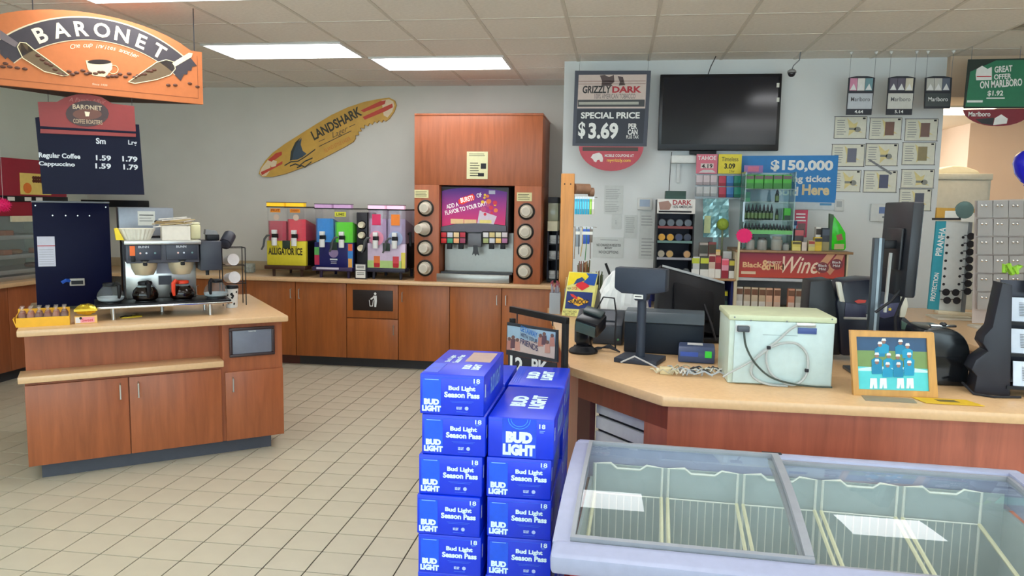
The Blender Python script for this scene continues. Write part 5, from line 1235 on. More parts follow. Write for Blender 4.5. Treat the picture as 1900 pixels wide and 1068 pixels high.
# ---- wooden hook stand with packets
ws = thing('wooden_stand', 'tall pine hook stand with hanging packets at the counter end', 'display rack', (at_y(1050, 500, 5.08).x, 5.08, ZC+.0005))
zt = at_y(1050, 322, 5.08).z-ZC
MB().bx(-.045, -.02, 0, .045, .02, zt).o('post', wood((206, 140, 72), .45), ws, bevel=.004)
for dx in (-.02, .02): MB().cyl((dx, -.0205, zt-.07), (dx, -.0225, zt-.07), .005, n=8).o('screw_hole', INK, ws)
MB().bx(.045, -.015, .0, .09, .012, .04).o('foot_rail', wood((170, 112, 60), .45), ws)
MB().cyl((.045, .0, zt-.10), (.14, .05, zt-.10), .035).o('dowel', wood((150, 110, 84), .5), ws)
MB().cyl((.14, .05, zt-.12), (.17, .06, zt-.12), .03).o('dowel', wood((140, 104, 80), .5), ws)
for z in (.155, .355): MB().tube([(.04, 0, zt-z), (.19, .0, zt-z), (.20, -.02, zt-z)], .003).o('hook_wire', STEEL, ws)
for k in range(8):
    c = [(30, 160, 200)]*6+[(130, 190, 50), (206, 200, 190)]
    t = thing('hanging_packet', ['cyan packet hanging on the upper hook of the pine stand', 'green packet hanging on the upper hook of the pine stand', 'pale packet at the end of the upper hook of the pine stand'][0 if k < 6 else k-5], 'packet', ws.location+Vector((.058+.0165*k, -.01, zt-.155)), .0, 'packets on the pine stand')
    MB().bx(-.007, -.012, -.115, .007, .012, -.012).o('pouch', K(c[k], .3), t, bevel=.002)
    MB().bx(-.007, -.002, -.012, .007, .002, .004).o('header_tab', K((220, 226, 230), .5), t)
    MB().bx(-.0055, -.0128, -.08, .0055, -.012, -.03).o('window', K(tuple(min(255, v+50) for v in c[k]), .4), t)
for k, (dx, w_, h, c, lab) in enumerate(((.13, .05, .10, (40, 80, 170), 'blue packet hanging on the lower hook of the pine stand'), (.075, .03, .12, (130, 140, 150), 'grey keyring pouch hanging on the lower hook of the pine stand'), (.165, .02, .09, (110, 100, 90), 'brown pouch at the end of the lower hook of the pine stand'))):
    t = thing('hanging_packet', lab, 'packet', ws.location+Vector((dx, -.01, zt-.355)))
    MB().bx(-w_/2, -.008, -h-.012, w_/2, .008, -.012).o('pouch', K(c, .35), t, bevel=.003); MB().bx(-w_/2, -.0095, -.05, w_/2, -.008, -.03).o('label', PAPER, t); MB().bx(-w_/2, -.002, -.012, w_/2, .002, .004).o('header_tab', K((200, 205, 210), .5), t)
rn = random.Random(12)
for k in range(5):
    x = .055+.026*k; MB().tube([(x, -.015, zt-.355), (x+.003, -.018, zt-.45), (x+rn.uniform(-.01, .01), -.02, zt-.53-rn.uniform(0, .06))], .003).o('chain', K([(150, 120, 90), (60, 60, 60), (180, 150, 60), (50, 120, 60), (110, 90, 80)][k], .4), ws)
# containers of incense sticks
def sticks(label, px, py, Y, h0, h1, cols, n_, r0, seed, cont, tipcol=None):
    p = at_y(px, py, Y); rn = random.Random(seed)
    t = thing('stick_holder', label, 'holder', (p.x, Y, ZC+.0005))
    MB().bx(-r0, -r0, 0, r0, r0, .004).bx(-r0, -r0, .004, r0, -r0+.003, h0).bx(-r0, r0-.003, .004, r0, r0, h0).bx(-r0, -r0+.003, .004, -r0+.003, r0-.003, h0).bx(r0-.003, -r0+.003, .004, r0, r0-.003, h0).o('holder', cont, t, smooth=False)
    for k in range(n_):
        x, y = rn.uniform(-r0*.75, r0*.75), rn.uniform(-r0*.75, r0*.75); q = rn.uniform(.9, 1.05)
        s_ = MB().tube([(x*.8, y*.8, .006), (x*1.25, y*1.2, h1*q)], .0028, 5).o('stick', K(cols[k % len(cols)], .6), t)
        if tipcol: MB().tube([(x*1.25, y*1.2, h1*q-.004), (x*1.27, y*1.22, h1*q+.012)], .004, 5).o('tip', K(tipcol, .6), s_)
    return t
CL2 = glass((215, 220, 225), .6)
sticks('clear holder of red-tipped straws at the counter corner', 1030, 570, 4.98, .14, .20, [(150, 150, 165), (170, 160, 170)], 22, .036, 1, CL2, (150, 70, 80))
sticks('clear holder of tan sticks behind the fuel card sign', 1056, 560, 4.98, .17, .24, [(196, 160, 110), (206, 176, 130)], 20, .03, 2, CL2)
sticks('dark tub of brown incense sticks below the pine stand', 1082, 540, 5.03, .20, .34, [(130, 70, 50), (110, 60, 44), (160, 120, 80), (90, 100, 60)], 30, .045, 3, K((96, 100, 108), .5))
sticks('grey tub of green and brown incense sticks beside the receipt paper', 1106, 545, 4.98, .17, .28, [(70, 90, 50), (110, 80, 50), (60, 66, 40)], 26, .045, 4, K((110, 112, 110), .5))
wl = thing('walkie_antenna', 'black handheld radio with slanted antenna standing behind the receipt paper', 'radio', (at_y(1140, 540, 4.75).x, 4.75, ZC+.0005))
MB().bx(-.03, -.018, 0, .03, .018, .20).o('body', BLACK, wl, bevel=.006); MB().tube([(.0, 0, .19), (-.02, 0, .26), (-.06, 0, .36)], [.011, .009, .008], 8).o('antenna', BLACK, wl)
# ---- fuel brand card holder
sq = at_z(1050, 587, ZC)
fu = Face('fuel_card_sign', 'yellow and blue fuel brand leaflet holder standing on the register counter', 'sign', (1078, 588), q=(sq.x, sq.y), ang=2)
fu.root.location.z = ZC+.0005
fu.poly('card', K((226, 226, 140), .5), [(1056, 504), (1110, 507), (1096, 589), (1042, 585)], 0, .006)
fu.poly('yellow_field', K((240, 214, 20), .5), [(1057, 505), (1088, 507), (1092, 514), (1084, 522), (1064, 526), (1053, 530)], -.002, .002)
fu.poly('blue_field', K((20, 80, 170), .5), [(1088, 507), (1109, 508), (1103, 530), (1078, 527), (1086, 520), (1093, 513)], -.002, .002)
fu.poly('car_shape', K((220, 36, 50), .5), [(1070, 526), (1078, 521), (1090, 527), (1094, 531), (1080, 539), (1068, 530)], -.004, .002)
fu.poly('car_window', K((30, 70, 130), .5), [(1064, 528), (1070, 518), (1080, 514), (1086, 520), (1074, 524)], -.005, .002)
fu.text('NEW', INK, (1053, 533, 1060, 537), -.003, 0); fu.text('2 FOR 1', K((210, 50, 50), .5), (1061, 532, 1074, 538), -.003, .01)
fu.poly('logo_field', K((24, 50, 120), .5), [(1052, 540), (1100, 543), (1096, 575), (1048, 572)], -.002, .002)
fu.poly('logo_diamond', K((244, 186, 40), .5), [(1053, 559), (1073, 550), (1093, 560), (1073, 568)], -.003, .001)
fu.poly('logo_arrow', K((210, 50, 50), .5), [(1058, 545), (1064, 546), (1073, 553), (1068, 555), (1060, 549)], -.004, .001)
fu.text('SUNOCO', K((20, 24, 40), .5), (1056, 555, 1092, 564), -.005, .03, shear=.2)
fu.text('BUY TWO AND', INK, (1045, 576, 1070, 580), -.003, .0); fu.text('GET 5 PTS', INK, (1048, 581, 1066, 585), -.003, .0)
fu.poly('rear_leg', K((210, 206, 120), .5), [(1104, 530), (1110, 530), (1099, 588), (1094, 588)], .006, .06)
# ---- barcode scanner on a round base
bs = thing('barcode_scanner', 'black hands-free barcode scanner on a round base at the counter edge', 'scanner', (-.145, 3.63, ZC+.0005), -.35)
MB().lathe([(.07, 0), (.072, .008), (.066, .018), (.05, .026), (.045, .034)], n=26).o('base', BLACK, bs)
MB().bx(-.04, -.01, .03, .035, .05, .13).o('stem', K((18, 18, 24), .25), bs, bevel=.012)
h_ = MB().slab([(-.062, -.06), (.06, -.05), (.062, .05), (-.05, .062)], 0, .085).o('scan_head', K((24, 26, 32), .3), bs, bevel=.014); h_.location = (.035, 0, .115); h_.rotation_euler = (.45, .25, 0)
MB().bx(-.052, -.0605, .012, .05, -.055, .07).o('scan_window', K((60, 84, 90), .12), h_)
MB().bx(-.05, .0, .086, .05, .05, .10).o('rear_cap', K((48, 60, 62), .35), h_, bevel=.006)
MB().tube([(.04, .05, .20), (.07, .07, .27), (.13, .06, .27), (.15, .04, .2), (.14, .06, .08), (.13, .1, .01)], .004).o('cable', INK, bs)
# ---- crumpled receipt paper
rp = thing('receipt_paper', 'large crumpled white receipt paper heap behind the customer display', 'paper', (at_y(1160, 560, 4.25).x, 4.25, ZC+.0005))
rn = random.Random(21); vs = []; fs = []; nu, nv = 14, 11
for j in range(nv):
    for i in range(nu):
        u, v = i/(nu-1), j/(nv-1)
        x = -.14+.30*u; prof = .37*(1-(abs(2*u-.8)/1.25)**2.6)
        z_ = max(.002, prof*math.sin(PI*min(1, v*1.02))**.6); y = -.10+.2*v
        vs.append((x+rn.uniform(-.006, .006), y+rn.uniform(-.01, .01), max(.002, z_+rn.uniform(-.012, .006))))
for j in range(nv-1):
    for i in range(nu-1): a = j*nu+i; fs.append((a, a+1, a+nu+1, a+nu))
MB().add(vs, fs).o('crumpled_sheet', K((222, 222, 220), .8), rp, smooth=False)
MB().bx(-.02, -.115, .03, .12, -.112, .17).o('printed_slip', K((226, 226, 226), .8), rp)
q = MB()
for k in range(6): q.bx(-.01, -.1165, .05+.018*k, .08+.02*rn.random(), -.115, .053+.018*k)
q.o('printed_lines', GREY, rp)
# ---- receipt printer and keyboard block
pr_ = thing('receipt_printer', 'low black receipt printer with sloped top behind the scanner', 'printer', (-.06, 4.0, ZC+.0005), -.12)
MB().side([(-.13, 0), (.14, 0), (.14, .15), (.0, .165), (-.13, .10)], -.13, .12).o('body', K((44, 50, 60), .4), pr_, bevel=.01)
MB().side([(-.10, .118), (-.02, .158), (-.02, .163), (-.10, .123)], -.10, .08).o('paper_cover', K((60, 66, 76), .4), pr_); MB().cyl((.10, -.131, .03), (.10, -.134, .03), .006, n=8).o('power_lamp', K((90, 160, 110), .4), pr_)
kb = thing('cash_keyboard', 'wide black register console with rounded grey top edge', 'register', (.25, 3.76, ZC+.0005), -.10)
MB().side([(-.10, 0), (.16, 0), (.16, .19), (-.06, .185), (-.10, .15)], -.19, .19).o('body', K((20, 30, 42), .5, 0, .05, 30, 0., .3), kb, bevel=.008)
MB().side([(-.108, .15), (-.06, .19), (.05, .196), (.05, .205), (-.07, .20), (-.115, .155)], -.19, .19).o('grey_edge', K((74, 84, 92), .35), kb, bevel=.004)
# ---- customer pole display
pd = thing('pole_display', 'dark grey customer pole display on a flat square base', 'display', (.125, 3.47, ZC+.0005), -.32)
PG = K((48, 55, 68), .5, 0, .05, 30, 0., .35)
MB().bx(-.10, -.085, 0, .10, .085, .022).o('base_plate', PG, pd, bevel=.004)
hz = at_y(1195, 545, 3.47).z-ZC; ht = at_y(1195, 497, 3.47).z-ZC
MB().cyl((0, 0, .022), (0, 0, hz), .021, n=18).o('pole', PG, pd)
MB().prism([(-.125, hz+.02), (-.09, hz), (-.03, hz), (-.03, hz-.03), (.03, hz-.03), (.03, hz), (.115, hz+.015), (.115, ht), (-.125, ht)], -.035, .035).o('head', PG, pd, bevel=.008)
MB().bx(-.028, -.0365, hz-.02, .014, -.035, hz-.001).o('serial_label', PAPER, pd); MB().bx(-.024, -.037, hz-.012, .008, -.0365, hz-.008).o('printed_lines', INK, pd)
# ---- register monitor seen from behind
rm = thing('register_monitor', 'black touch register monitor tilted back, seen from behind', 'monitor', (.42, 4.14, ZC+.0005), .1)
MB().bx(-.15, -.12, 0, .17, .12, .03).o('foot', BLACK, rm, bevel=.008)
MB().side([(-.02, .03), (.06, .03), (.04, .22), (-.02, .22)], -.05, .06).o('neck', BLACK, rm, bevel=.006)
t_ = MB().bx(-.20, -.03, -.16, .20, .03, .17).o('screen_housing', K((10, 12, 18), .45, 0, .05, 30, 0., .25), rm, bevel=.01); t_.location = (-.02, -.03, .20); t_.rotation_euler = (-.5, .25, .25)
MB().bx(-.12, -.05, -.1, .12, -.03, .08).o('rear_bulge', K((9, 10, 16), .5, 0, .05, 30, 0., .2), t_, bevel=.01); MB().bx(-.19, -.034, .155, .19, -.03, .168).o('rear_trim', K((150, 154, 156), .4), t_)
MB().tube([(.05, -.06, .2), (.08, -.12, .1), (.1, -.14, .02)], .006).o('cable', INK, rm)
# ---- blue card reader
rd = on_ct('card_reader', 'small blue card reader with green sticker among the cables', 'card reader', 1285, 674, -.1, off=(.03, .065))
MB().side([(-.06, 0), (.07, 0), (.07, .075), (-.03, .07), (-.06, .045)], -.09, .075).o('body', K((62, 76, 110), .4), rd, bevel=.008)
MB().bx(-.08, -.0615, .03, .0, -.045, .05).o('blue_band', K((50, 80, 170), .4), rd); MB().bx(.03, -.063, .028, .06, -.058, .058).o('green_sticker', K((60, 220, 60), .5), rd); MB().bx(-.05, .0, .0735, .02, .05, .0755).o('paper_slot', K((205, 206, 206), .5), rd)
# ---- tangled cables
cb_ = on_ct('cable_tangle', 'tangle of white and grey cables lying beside the white terminal', 'cables', 1283, 695, 0)
rn = random.Random(31)
for k in range(12):
    pts = []; x, y = rn.uniform(-.10, .0), rn.uniform(-.03, .05); a = rn.uniform(-1, 1)
    for i in range(14):
        pts.append((x, y, .006+.022*abs(math.sin(i*.9+k)))); a += rn.uniform(-.9, .9); x += .017*math.cos(a)+.003; y = max(-.05, min(.07, y+.014*math.sin(a)))
    sm_ = [Vector(p) for p in pts]
    MB().tube(sm_, .0035, 6).o('cable', K([(206, 206, 200), (170, 176, 180), (190, 180, 150), (60, 62, 66)][k % 4], .5), cb_)
MB().bx(-.135, -.025, 0, -.085, .01, .03).o('plug', K((222, 206, 160), .5), cb_, bevel=.004)
MB().bx(-.15, -.015, .006, -.135, .0, .024).o('plug_tip', K((230, 220, 190), .5), cb_, bevel=.003)
MB().tube([(-.14, .0, .02), (-.18, .06, .03), (-.24, .10, .05), (-.30, .10, .02)], .004).o('cable', K((180, 180, 180), .5), cb_)
wl_ = on_ct('cable_loop', 'thin black cables looping across the counter by the scanner base', 'cables', 1150, 655, off=(-.05, .02))
for k in range(4):
    MB().tube([(-.10+.02*k, .02*k, .005), (-.06, .05-.02*k, .012), (.0, .0+.01*k, .02+.004*k), (.05, -.015, .005)], .0035).o('cable', INK, wl_)
# ---- white terminal box
tb_ = thing('lottery_terminal', 'pale mint metal terminal box with coiled grey cable on its back', 'terminal', (at_z(1450, 717, ZC).x, 3.085, ZC+.0005))
fx = Face('x', '', '', (1450, 717), Y=3.085, root=tb_); fx.b = Vector(tb_.location)
MINT = K((196, 210, 196), .4)
x0, x1 = fx.p(1352, 650)[0], fx.p(1549, 650)[0]; zt = fx.p(1450, 588)[1]
MB().bx(x0, .012, 0, x1, .30, zt-.004).o('case', MINT, tb_, bevel=.008)
MB().bx(x0+.02, -.002, .006, x1-.006, .012, zt-.02).o('rear_plate', K((190, 208, 206), .4), tb_, bevel=.003)
MB().bx(x0-.004, .004, zt-.02, x1+.004, .31, zt+.004).o('lid', K((200, 206, 170), .45), tb_, bevel=.006)
fx.panel('socket_plate', K((206, 208, 206), .5), (1365, 602, 1392, 616), -.004, .003); fx.panel('power_plug', K((70, 76, 84), .4), (1367, 603, 1389, 614), -.03, .028, .004)
fx.panel('data_port', K((60, 80, 140), .4), (1480, 608, 1515, 619), -.006, .005, .001); fx.panel('data_port_frame', STEEL, (1477, 598, 1513, 606), -.010, .009, .002)
fx.panel('seam_line', K((150, 165, 165), .5), (1415, 621, 1480, 622), -.003, .001)
for x, y in ((1363, 588), (1393, 594), (1460, 596), (1544, 592)): fx.ell('screw', K((120, 126, 126), .4), x, y, 1.6, 1.6, -.004, .002, 8)
def wire(pts, r, mat, y=-.012, parent=None, f=fx, last=None):
    P = [(f.p(*q)[0], y-.006*(i % 2)*0, f.p(*q)[1]) for i, q in enumerate(pts)]
    # smooth with Catmull-Rom
    out = []
    for i in range(len(P)-1):
        p0, p1, p2, p3 = [Vector(P[max(0, min(len(P)-1, j))]) for j in (i-1, i, i+1, i+2)]
        for t in (0, .25, .5, .75):
            out.append(.5*((2*p1)+(p2-p0)*t+(2*p0-5*p1+4*p2-p3)*t*t+(3*p1-p0-3*p2+p3)*t**3))
    out.append(Vector(P[-1]))
    return MB().tube(out, r, 6).o('cable', mat, parent or f.root)
wire([(1378, 612), (1382, 640), (1398, 670), (1425, 695), (1460, 707), (1500, 713), (1540, 715)], .004, K((60, 72, 66), .5), -.03)
GC = K((176, 180, 178), .5)
wire([(1478, 602), (1462, 612), (1440, 632), (1424, 645), (1420, 665), (1428, 690), (1450, 706), (1472, 712), (1490, 700), (1497, 680), (1495, 655), (1480, 638), (1462, 634), (1440, 638), (1415, 650), (1398, 668), (1392, 688), (1402, 702), (1425, 711), (1460, 714)], .005, GC, -.016)
wire([(1424, 645), (1405, 660), (1380, 675), (1355, 688), (1340, 697)], .004, GC, -.02)
for x, y in ((1424, 643), (1494, 685)): fx.panel('cable_tie', INK, (x-3, y-3, x+4, y+3), -.026, .012, .002)
# ---- framed team photograph
fq = at_z(1660, 736, ZC)
fp = Face('photo_frame', 'oak framed team photograph leaning on the register counter', 'picture frame', (1661, 737), q=(fq.x, fq.y), ang=2)
tilt = .0
OAK = wood((206, 154, 84), .4, .8)
fp.poly('frame_side', OAK, [(1578, 613), (1589, 624), (1594, 722), (1584, 733)], 0, .02); fp.poly('frame_side', OAK, [(1733, 617), (1720, 627), (1725, 726), (1741, 738)], 0, .02)
fp.poly('frame_top', OAK, [(1578, 613), (1733, 617), (1720, 627), (1589, 624)], 0, .02); fp.poly('frame_bottom', OAK, [(1584, 733), (1741, 738), (1725, 726), (1594, 722)], 0, .02)
fp.poly('photo_sky', K((50, 84, 120), .25), [(1588, 623), (1721, 626), (1722, 653), (1590, 650)], .008, .004)
fp.poly('photo_field', K((120, 150, 90), .25), [(1590, 650), (1722, 653), (1723, 685), (1592, 680)], .008, .004)
fp.poly('photo_grass', K((90, 206, 210), .25), [(1592, 680), (1723, 685), (1726, 727), (1593, 723)], .008, .004)
fp.poly('photo_glow', K((200, 240, 238), .3), [(1594, 684), (1625, 680), (1690, 682), (1723, 688), (1723, 692), (1594, 688)], .0072, .001)
SK = K((150, 110, 96), .5)
for k, (x, y) in enumerate(((1634, 640), (1641, 634), (1672, 636), (1685, 643), (1628, 660), (1650, 661), (1667, 663), (1688, 660), (1628, 672), (1648, 678), (1668, 678), (1688, 675))):
    fp.poly('player_shirt', K((20, 150, 190) if k % 2 else (16, 130, 170), .4), [(x-10, y+8), (x-4, y+4), (x+4, y+4), (x+10, y+8), (x+9, y+22), (x-9, y+22)], .0068-.0002*k, .0008)
    fp.ell('player_face', SK, x, y, 3.6, 4.2, .0064-.0002*k, .0008, 10); fp.poly('player_cap', K((226, 232, 232), .5), [(x-4.5, y-1.5), (x-3, y-6), (x+3, y-6), (x+4.5, y-1.5)], .006-.0002*k, .0008)
for x in (1622, 1640, 1672, 1690): fp.poly('player_trousers', K((230, 238, 236), .5), [(x-6, 702), (x+6, 702), (x+7, 721), (x+1, 721), (x, 712), (x-2, 721), (x-7, 721)], .006, .001)
MB().bx(-.12, .021, .01, .12, .026, .24).o('backing_board', K((90, 70, 50), .7), fp.root)
MB().side([(.026, .20), (.03, .20), (.12, .0), (.11, .0)], -.03, .03).o('easel_leg', K((60, 50, 40), .7), fp.root)
MB().bx(-.118, .0085, .02, .118, .0125, .235).o('mount', INK, fp.root)
# ---- papers on the counter
py_ = at_z(1640, 743, ZC); t = MB().slab([(-.13, -.035), (.05, -.04), (.06, .03), (-.12, .05)], 0, .0015).o('grey_flyer', K((150, 140, 120), .6), loc=(py_.x+.06, py_.y+.02, ZC+.0005)); tag(t, 'thin grey brown flyer under the photo frame edge', 'flyer')
py_ = at_z(1770, 750, ZC); t = thing('yellow_flyer', 'yellow printed flyer lying at the counter edge by the photo frame', 'flyer', (py_.x, py_.y+.02, ZC+.0022))
MB().slab([(-.10, -.03), (.10, -.035), (.07, .05), (-.12, .055)], 0, .0015).o('sheet', K((232, 190, 40), .5), t); MB().slab([(-.04, .0), (.03, .0), (.02, .03), (-.05, .03)], .0015, .0022).o('print_block', K((110, 96, 50), .6), t)
# ---- black drum dispenser
dr = on_ct('drum_dispenser', 'black glossy rounded towel dispenser behind the photo frame', 'dispenser', 1783, 722, 0, off=(-.045, .15))
prof = [(-.095, 0), (-.095, .20)]+[(-.065-.03*math.cos(t), .205+.03*math.sin(t)) for t in [PI/2*k/4 for k in range(1, 5)]]+[(.0+.095*math.sin(t), .125+.11*math.cos(t)) for t in [PI/2*k/8 for k in range(9)]]+[(.095, 0)]
MB().prism(prof, -.10, .10).o('drum', K((24, 28, 32), .22), dr, bevel=.012)
MB().side([(-.10, .02), (-.104, .02), (-.104, .12), (-.10, .12)], -.06, .06).o('front_window', K((16, 18, 22), .1), dr)
MB().bx(-.05, -.06, .236, .05, -.04, .246).o('chrome_badge', CHROME, dr, bevel=.003); MB().ball((0, -.052, .247), .014, (1, 1, .7)).o('lock_button', K((40, 40, 44), .2), dr)
# ---- dark ticket rack with white cards
tk = thing('ticket_rack', 'dark tiered ticket rack with white barcode cards at the counter corner', 'display rack', (at_z(1875, 735, ZC).x+.085, 3.08, ZC+.0005), -.15)
fk = Face('x', '', '', (1875, 735), Y=3.06, root=tk); fk.b = Vector(tk.location)
MB().prism([(fk.p(*q)[0], max(0, fk.p(*q)[1])) for q in ((1815, 742), (1822, 702), (1812, 690), (1820, 672), (1842, 655), (1832, 640), (1836, 626), (1850, 610), (1868, 526), (1886, 530), (1880, 742))], -.01, .10).o('side_panel', K((26, 28, 40), .45), tk, bevel=.003)
MB().side([(-.02, 0), (.16, 0), (.16, .46), (.13, .46), (.10, .30), (.06, .16), (-.02, .06)], .24, .26).o('side_panel', K((30, 32, 44), .4), tk, bevel=.003)
MB().bx(-.105, .15, 0, .24, .16, .44).o('rear_panel', K((44, 44, 60), .4), tk)
for k, (y, z) in enumerate(((-.015, .03), (.035, .15), (.075, .27))):
    sh = MB().side([(y, z), (y+.09, z), (y+.09, z+.012), (y, z+.012)], -.105, .24).o('shelf', BLACK, tk)
    c = MB().side([(y+.012, z+.013), (y+.016, z+.013), (y+.04, z+.105), (y+.036, z+.105)], -.08, .2).o('card', K((206, 216, 230), .5), tk)
    q = MB()
    for i in range(9): q.side([(y+.0165-.0055+.012*i*.2, z+.035+.006*i), (y+.0175-.0055+.012*i*.2, z+.035+.006*i), (y+.0175-.0055+.012*i*.2, z+.038+.006*i), (y+.0165-.0055+.012*i*.2, z+.038+.006*i)], -.05, .02)
    q.o('printed_lines', GREY, c, smooth=False)
MB().side([(.10, .39), (.104, .39), (.13, .50), (.126, .50)], -.03, .22).o('green_card', K((110, 200, 170), .5), tk)
MB().tube([(-.06, -.03, .005), (-.16, -.06, .005), (-.22, -.03, .005), (-.24, .05, .03)], .005).o('cable', INK, tk)
gl2 = thing('green_ribbon', 'lime green ribbon bow on top of the ticket rack', 'ribbon', tk.location+Vector((-.06, .13, .50)))
gl2.location.z = ZC+.4605
rn = random.Random(14)
for k in range(5):
    a = rn.uniform(0, 6.28); MB().tube([(0, 0, .006), (.025*math.cos(a), .02*math.sin(a), .03), (.05*math.cos(a), .03*math.sin(a), .02+.03*rn.random()), (.03*math.cos(a+.5), .02*math.sin(a), .01)], [.008, .012, .01, .006], 6).o('loop', K((150, 200, 60), .4), gl2)
# ---- pole monitor
pm = thing('pole_monitor', 'black monitor turned sideways on a tall grey pole behind the photo frame', 'monitor', (at_y(1620, 600, 3.42).x, 3.42, ZC+.0005))
zt = at_y(1620, 441, 3.42).z-ZC
MB().bx(-.09, -.06, 0, .09, .09, .015).o('base', K((60, 66, 70), .4), pm, bevel=.004)
MB().bx(-.021, -.015, .015, .021, .02, zt).o('pole', K((64, 74, 82), .35, .3), pm, bevel=.004); MB().bx(-.003, -.018, .015, .008, -.015, zt).o('pole_groove', K((130, 140, 146), .3, .5), pm)
za = at_y(1640, 453, 3.42).z-ZC; MB().bx(.02, -.01, za-.018, .085, .015, za+.018).o('arm', BLACK, pm, bevel=.004)
mo = MB().bx(-.015, -.12, -.20, .03, .17, .20).o('screen_housing', K((30, 33, 40), .4), pm, bevel=.008); xm_, zm_ = at_y(1678, 462, 3.42).x-pm.location.x, at_y(1678, 462, 3.42).z-ZC
mo.location = (xm_-.01, .02, zm_); mo.rotation_euler = (0, .03, .06)
MB().bx(-.03, -.07, -.09, -.015, .09, .09).o('rear_cover', K((22, 24, 30), .4), mo, bevel=.006); MB().bx(.03, -.112, -.19, .032, .162, .19).o('screen', K((8, 10, 14), .1), mo)
MB().bx(-.04, .0, -.28, -.03, .012, -.02).o('white_bracket', K((205, 206, 200), .5), mo)
MB().tube([(xm_-.02, -.05, zm_-.17), (xm_-.06, -.06, zm_-.22), (xm_-.12, -.06, zm_-.27)], .006).o('cable', INK, pm); MB().tube([(xm_+.02, .0, zm_-.18), (xm_-.0, .05, zm_-.3), (xm_+.01, .05, zm_-.42), (xm_+.01, .04, .02)], .006).o('cable', INK, pm)
# ---- black wide terminal behind
bt = Face('ticket_terminal', 'wide black ticket terminal with white edges and a yellow star sticker', 'terminal', (1590, 640), Y=3.67)
bt.root.location.z = ZC+.0005
BQ = K((18, 24, 42), .35)
bt.b.z = ZC+.0005; hb_ = lambda pts, nm, mt, y, t, bv=.006: MB().prism([(bt.p(*q)[0], max(0, bt.p(*q)[1])) for q in pts], y, y+t).o(nm, mt, bt.root, bevel=bv)
hb_([(1496, 660), (1500, 590), (1506, 522), (1545, 519), (1556, 560), (1562, 660)], 'end_block', K((20, 24, 30), .4), .02, .16)
hb_([(1560, 660), (1556, 600), (1552, 562), (1566, 522), (1610, 517), (1640, 519), (1664, 526), (1674, 545), (1676, 600), (1690, 660)], 'hood', BQ, .0, .20, .015)
hb_([(1552, 523), (1560, 523), (1567, 560), (1558, 559)], 'white_edge', K((222, 220, 206), .5), -.01, .03, .003)
hb_([(1670, 536), (1678, 538), (1684, 566), (1678, 588), (1668, 588), (1671, 562)], 'white_edge', K((226, 224, 206), .5), -.01, .03, .003)
hb_([(1622, 564), (1668, 561), (1666, 584), (1640, 590), (1620, 584)], 'panel', K((70, 72, 104), .4), -.008, .01, .002)
hb_([(1568, 560), (1608, 566), (1606, 588), (1566, 590)], 'panel', K((52, 54, 78), .4), -.008, .01, .002)
cxs, czs = bt.p(1650, 573)
MB().prism([(cxs+(.010 if k % 2 == 0 else .0045)*math.sin(2*PI*k/10), czs+(.010 if k % 2 == 0 else .0045)*math.cos(2*PI*k/10)) for k in range(10)], -.0095, -.008).o('star_sticker', K((232, 206, 60), .5), bt.root, smooth=False)
hb_([(1584, 558), (1592, 555), (1606, 556), (1604, 561), (1590, 562)], 'red_tag', K((206, 70, 60), .5), -.012, .004, .0)
p0, p1, p2 = bt.p(1562, 588), bt.p(1604, 589), bt.p(1605, 581)
MB().tube([(p0[0], -.03, p0[1]), (p1[0], -.03, p1[1]), (p2[0], -.03, p2[1])], .006).o('silver_bracket', K((196, 198, 196), .35, .6), bt.root)
hb_([(1676, 585), (1690, 598), (1695, 618), (1690, 660), (1672, 660), (1668, 600)], 'side_arm', K((50, 54, 60), .4), .0, .06, .008)
hb_([(1672, 594), (1690, 604), (1688, 612), (1672, 610)], 'green_window', K((90, 120, 110), .3), -.006, .006, .002)
# ---- sunglasses stand on the side leg
ss = Face('sunglasses_stand', 'white and teal sunglasses stand with slotted panel on the side counter', 'display rack', (1766, 579), Y=5.35)
ss.root.location.z = ZC+.0005; ss.b.z = ZC+.0005
hs_ = lambda pts, nm, mt, y, t, bv=.0, par=None: MB().prism([(ss.p(*q)[0], max(0, ss.p(*q)[1])) for q in pts], y, y+t).o(nm, mt, par or ss.root, bevel=bv)
hs_([(1738, 410), (1756, 410), (1742, 575), (1722, 573)], 'teal_panel', K((46, 150, 168), .5), .0, .02)
hs_([(1756, 410), (1800, 410), (1790, 582), (1742, 575)], 'white_panel', K((206, 210, 208), .5), .0, .02)
hs_([(1738, 385), (1812, 387), (1812, 409), (1736, 407)], 'header_card', K((196, 150, 60), .5), -.005, .02); hs_([(1730, 404), (1782, 404), (1782, 408), (1730, 408)], 'header_bar', INK, -.012, .02)
hs_([(1753, 391), (1779, 391), (1778, 404), (1752, 404)], 'white_label', PAPER, -.008, .003); hs_([(1782, 394), (1813, 395), (1812, 412), (1781, 411)], 'white_label', PAPER, -.012, .003)
cx, cz = ss.p(1789, 390); MB().lathe([(.0, -.01), (.055, -.008), (.06, .0), (.055, .02)], (cx, -.004, cz), 18, 'y').o('round_mirror', K((110, 140, 140), .2, .4), ss.root)
hs_([(1797, 412), (1802, 412), (1788, 580), (1782, 580)], 'center_rail', K((110, 116, 120), .4), -.02, .02)
lettering('PIRANHA', WH, ss.root, *ss.p(1745, 448), .19, .04, -.0012, .02, roll=PI/2-.08); lettering('PROTECTION', WH, ss.root, *ss.p(1734, 532), .19, .03, -.0012, .02, roll=PI/2-.08)
for k in range(7):
    y = 440+14.5*k
    for xx in (1758.5-k*1.3, 1787-k*1.3): q = ss.p(xx, y); MB().lathe([(.0, -.002), (.009, -.002), (.009, .001)], (q[0], 0, q[1]), 10, 'y').o('slot', INK, ss.root)
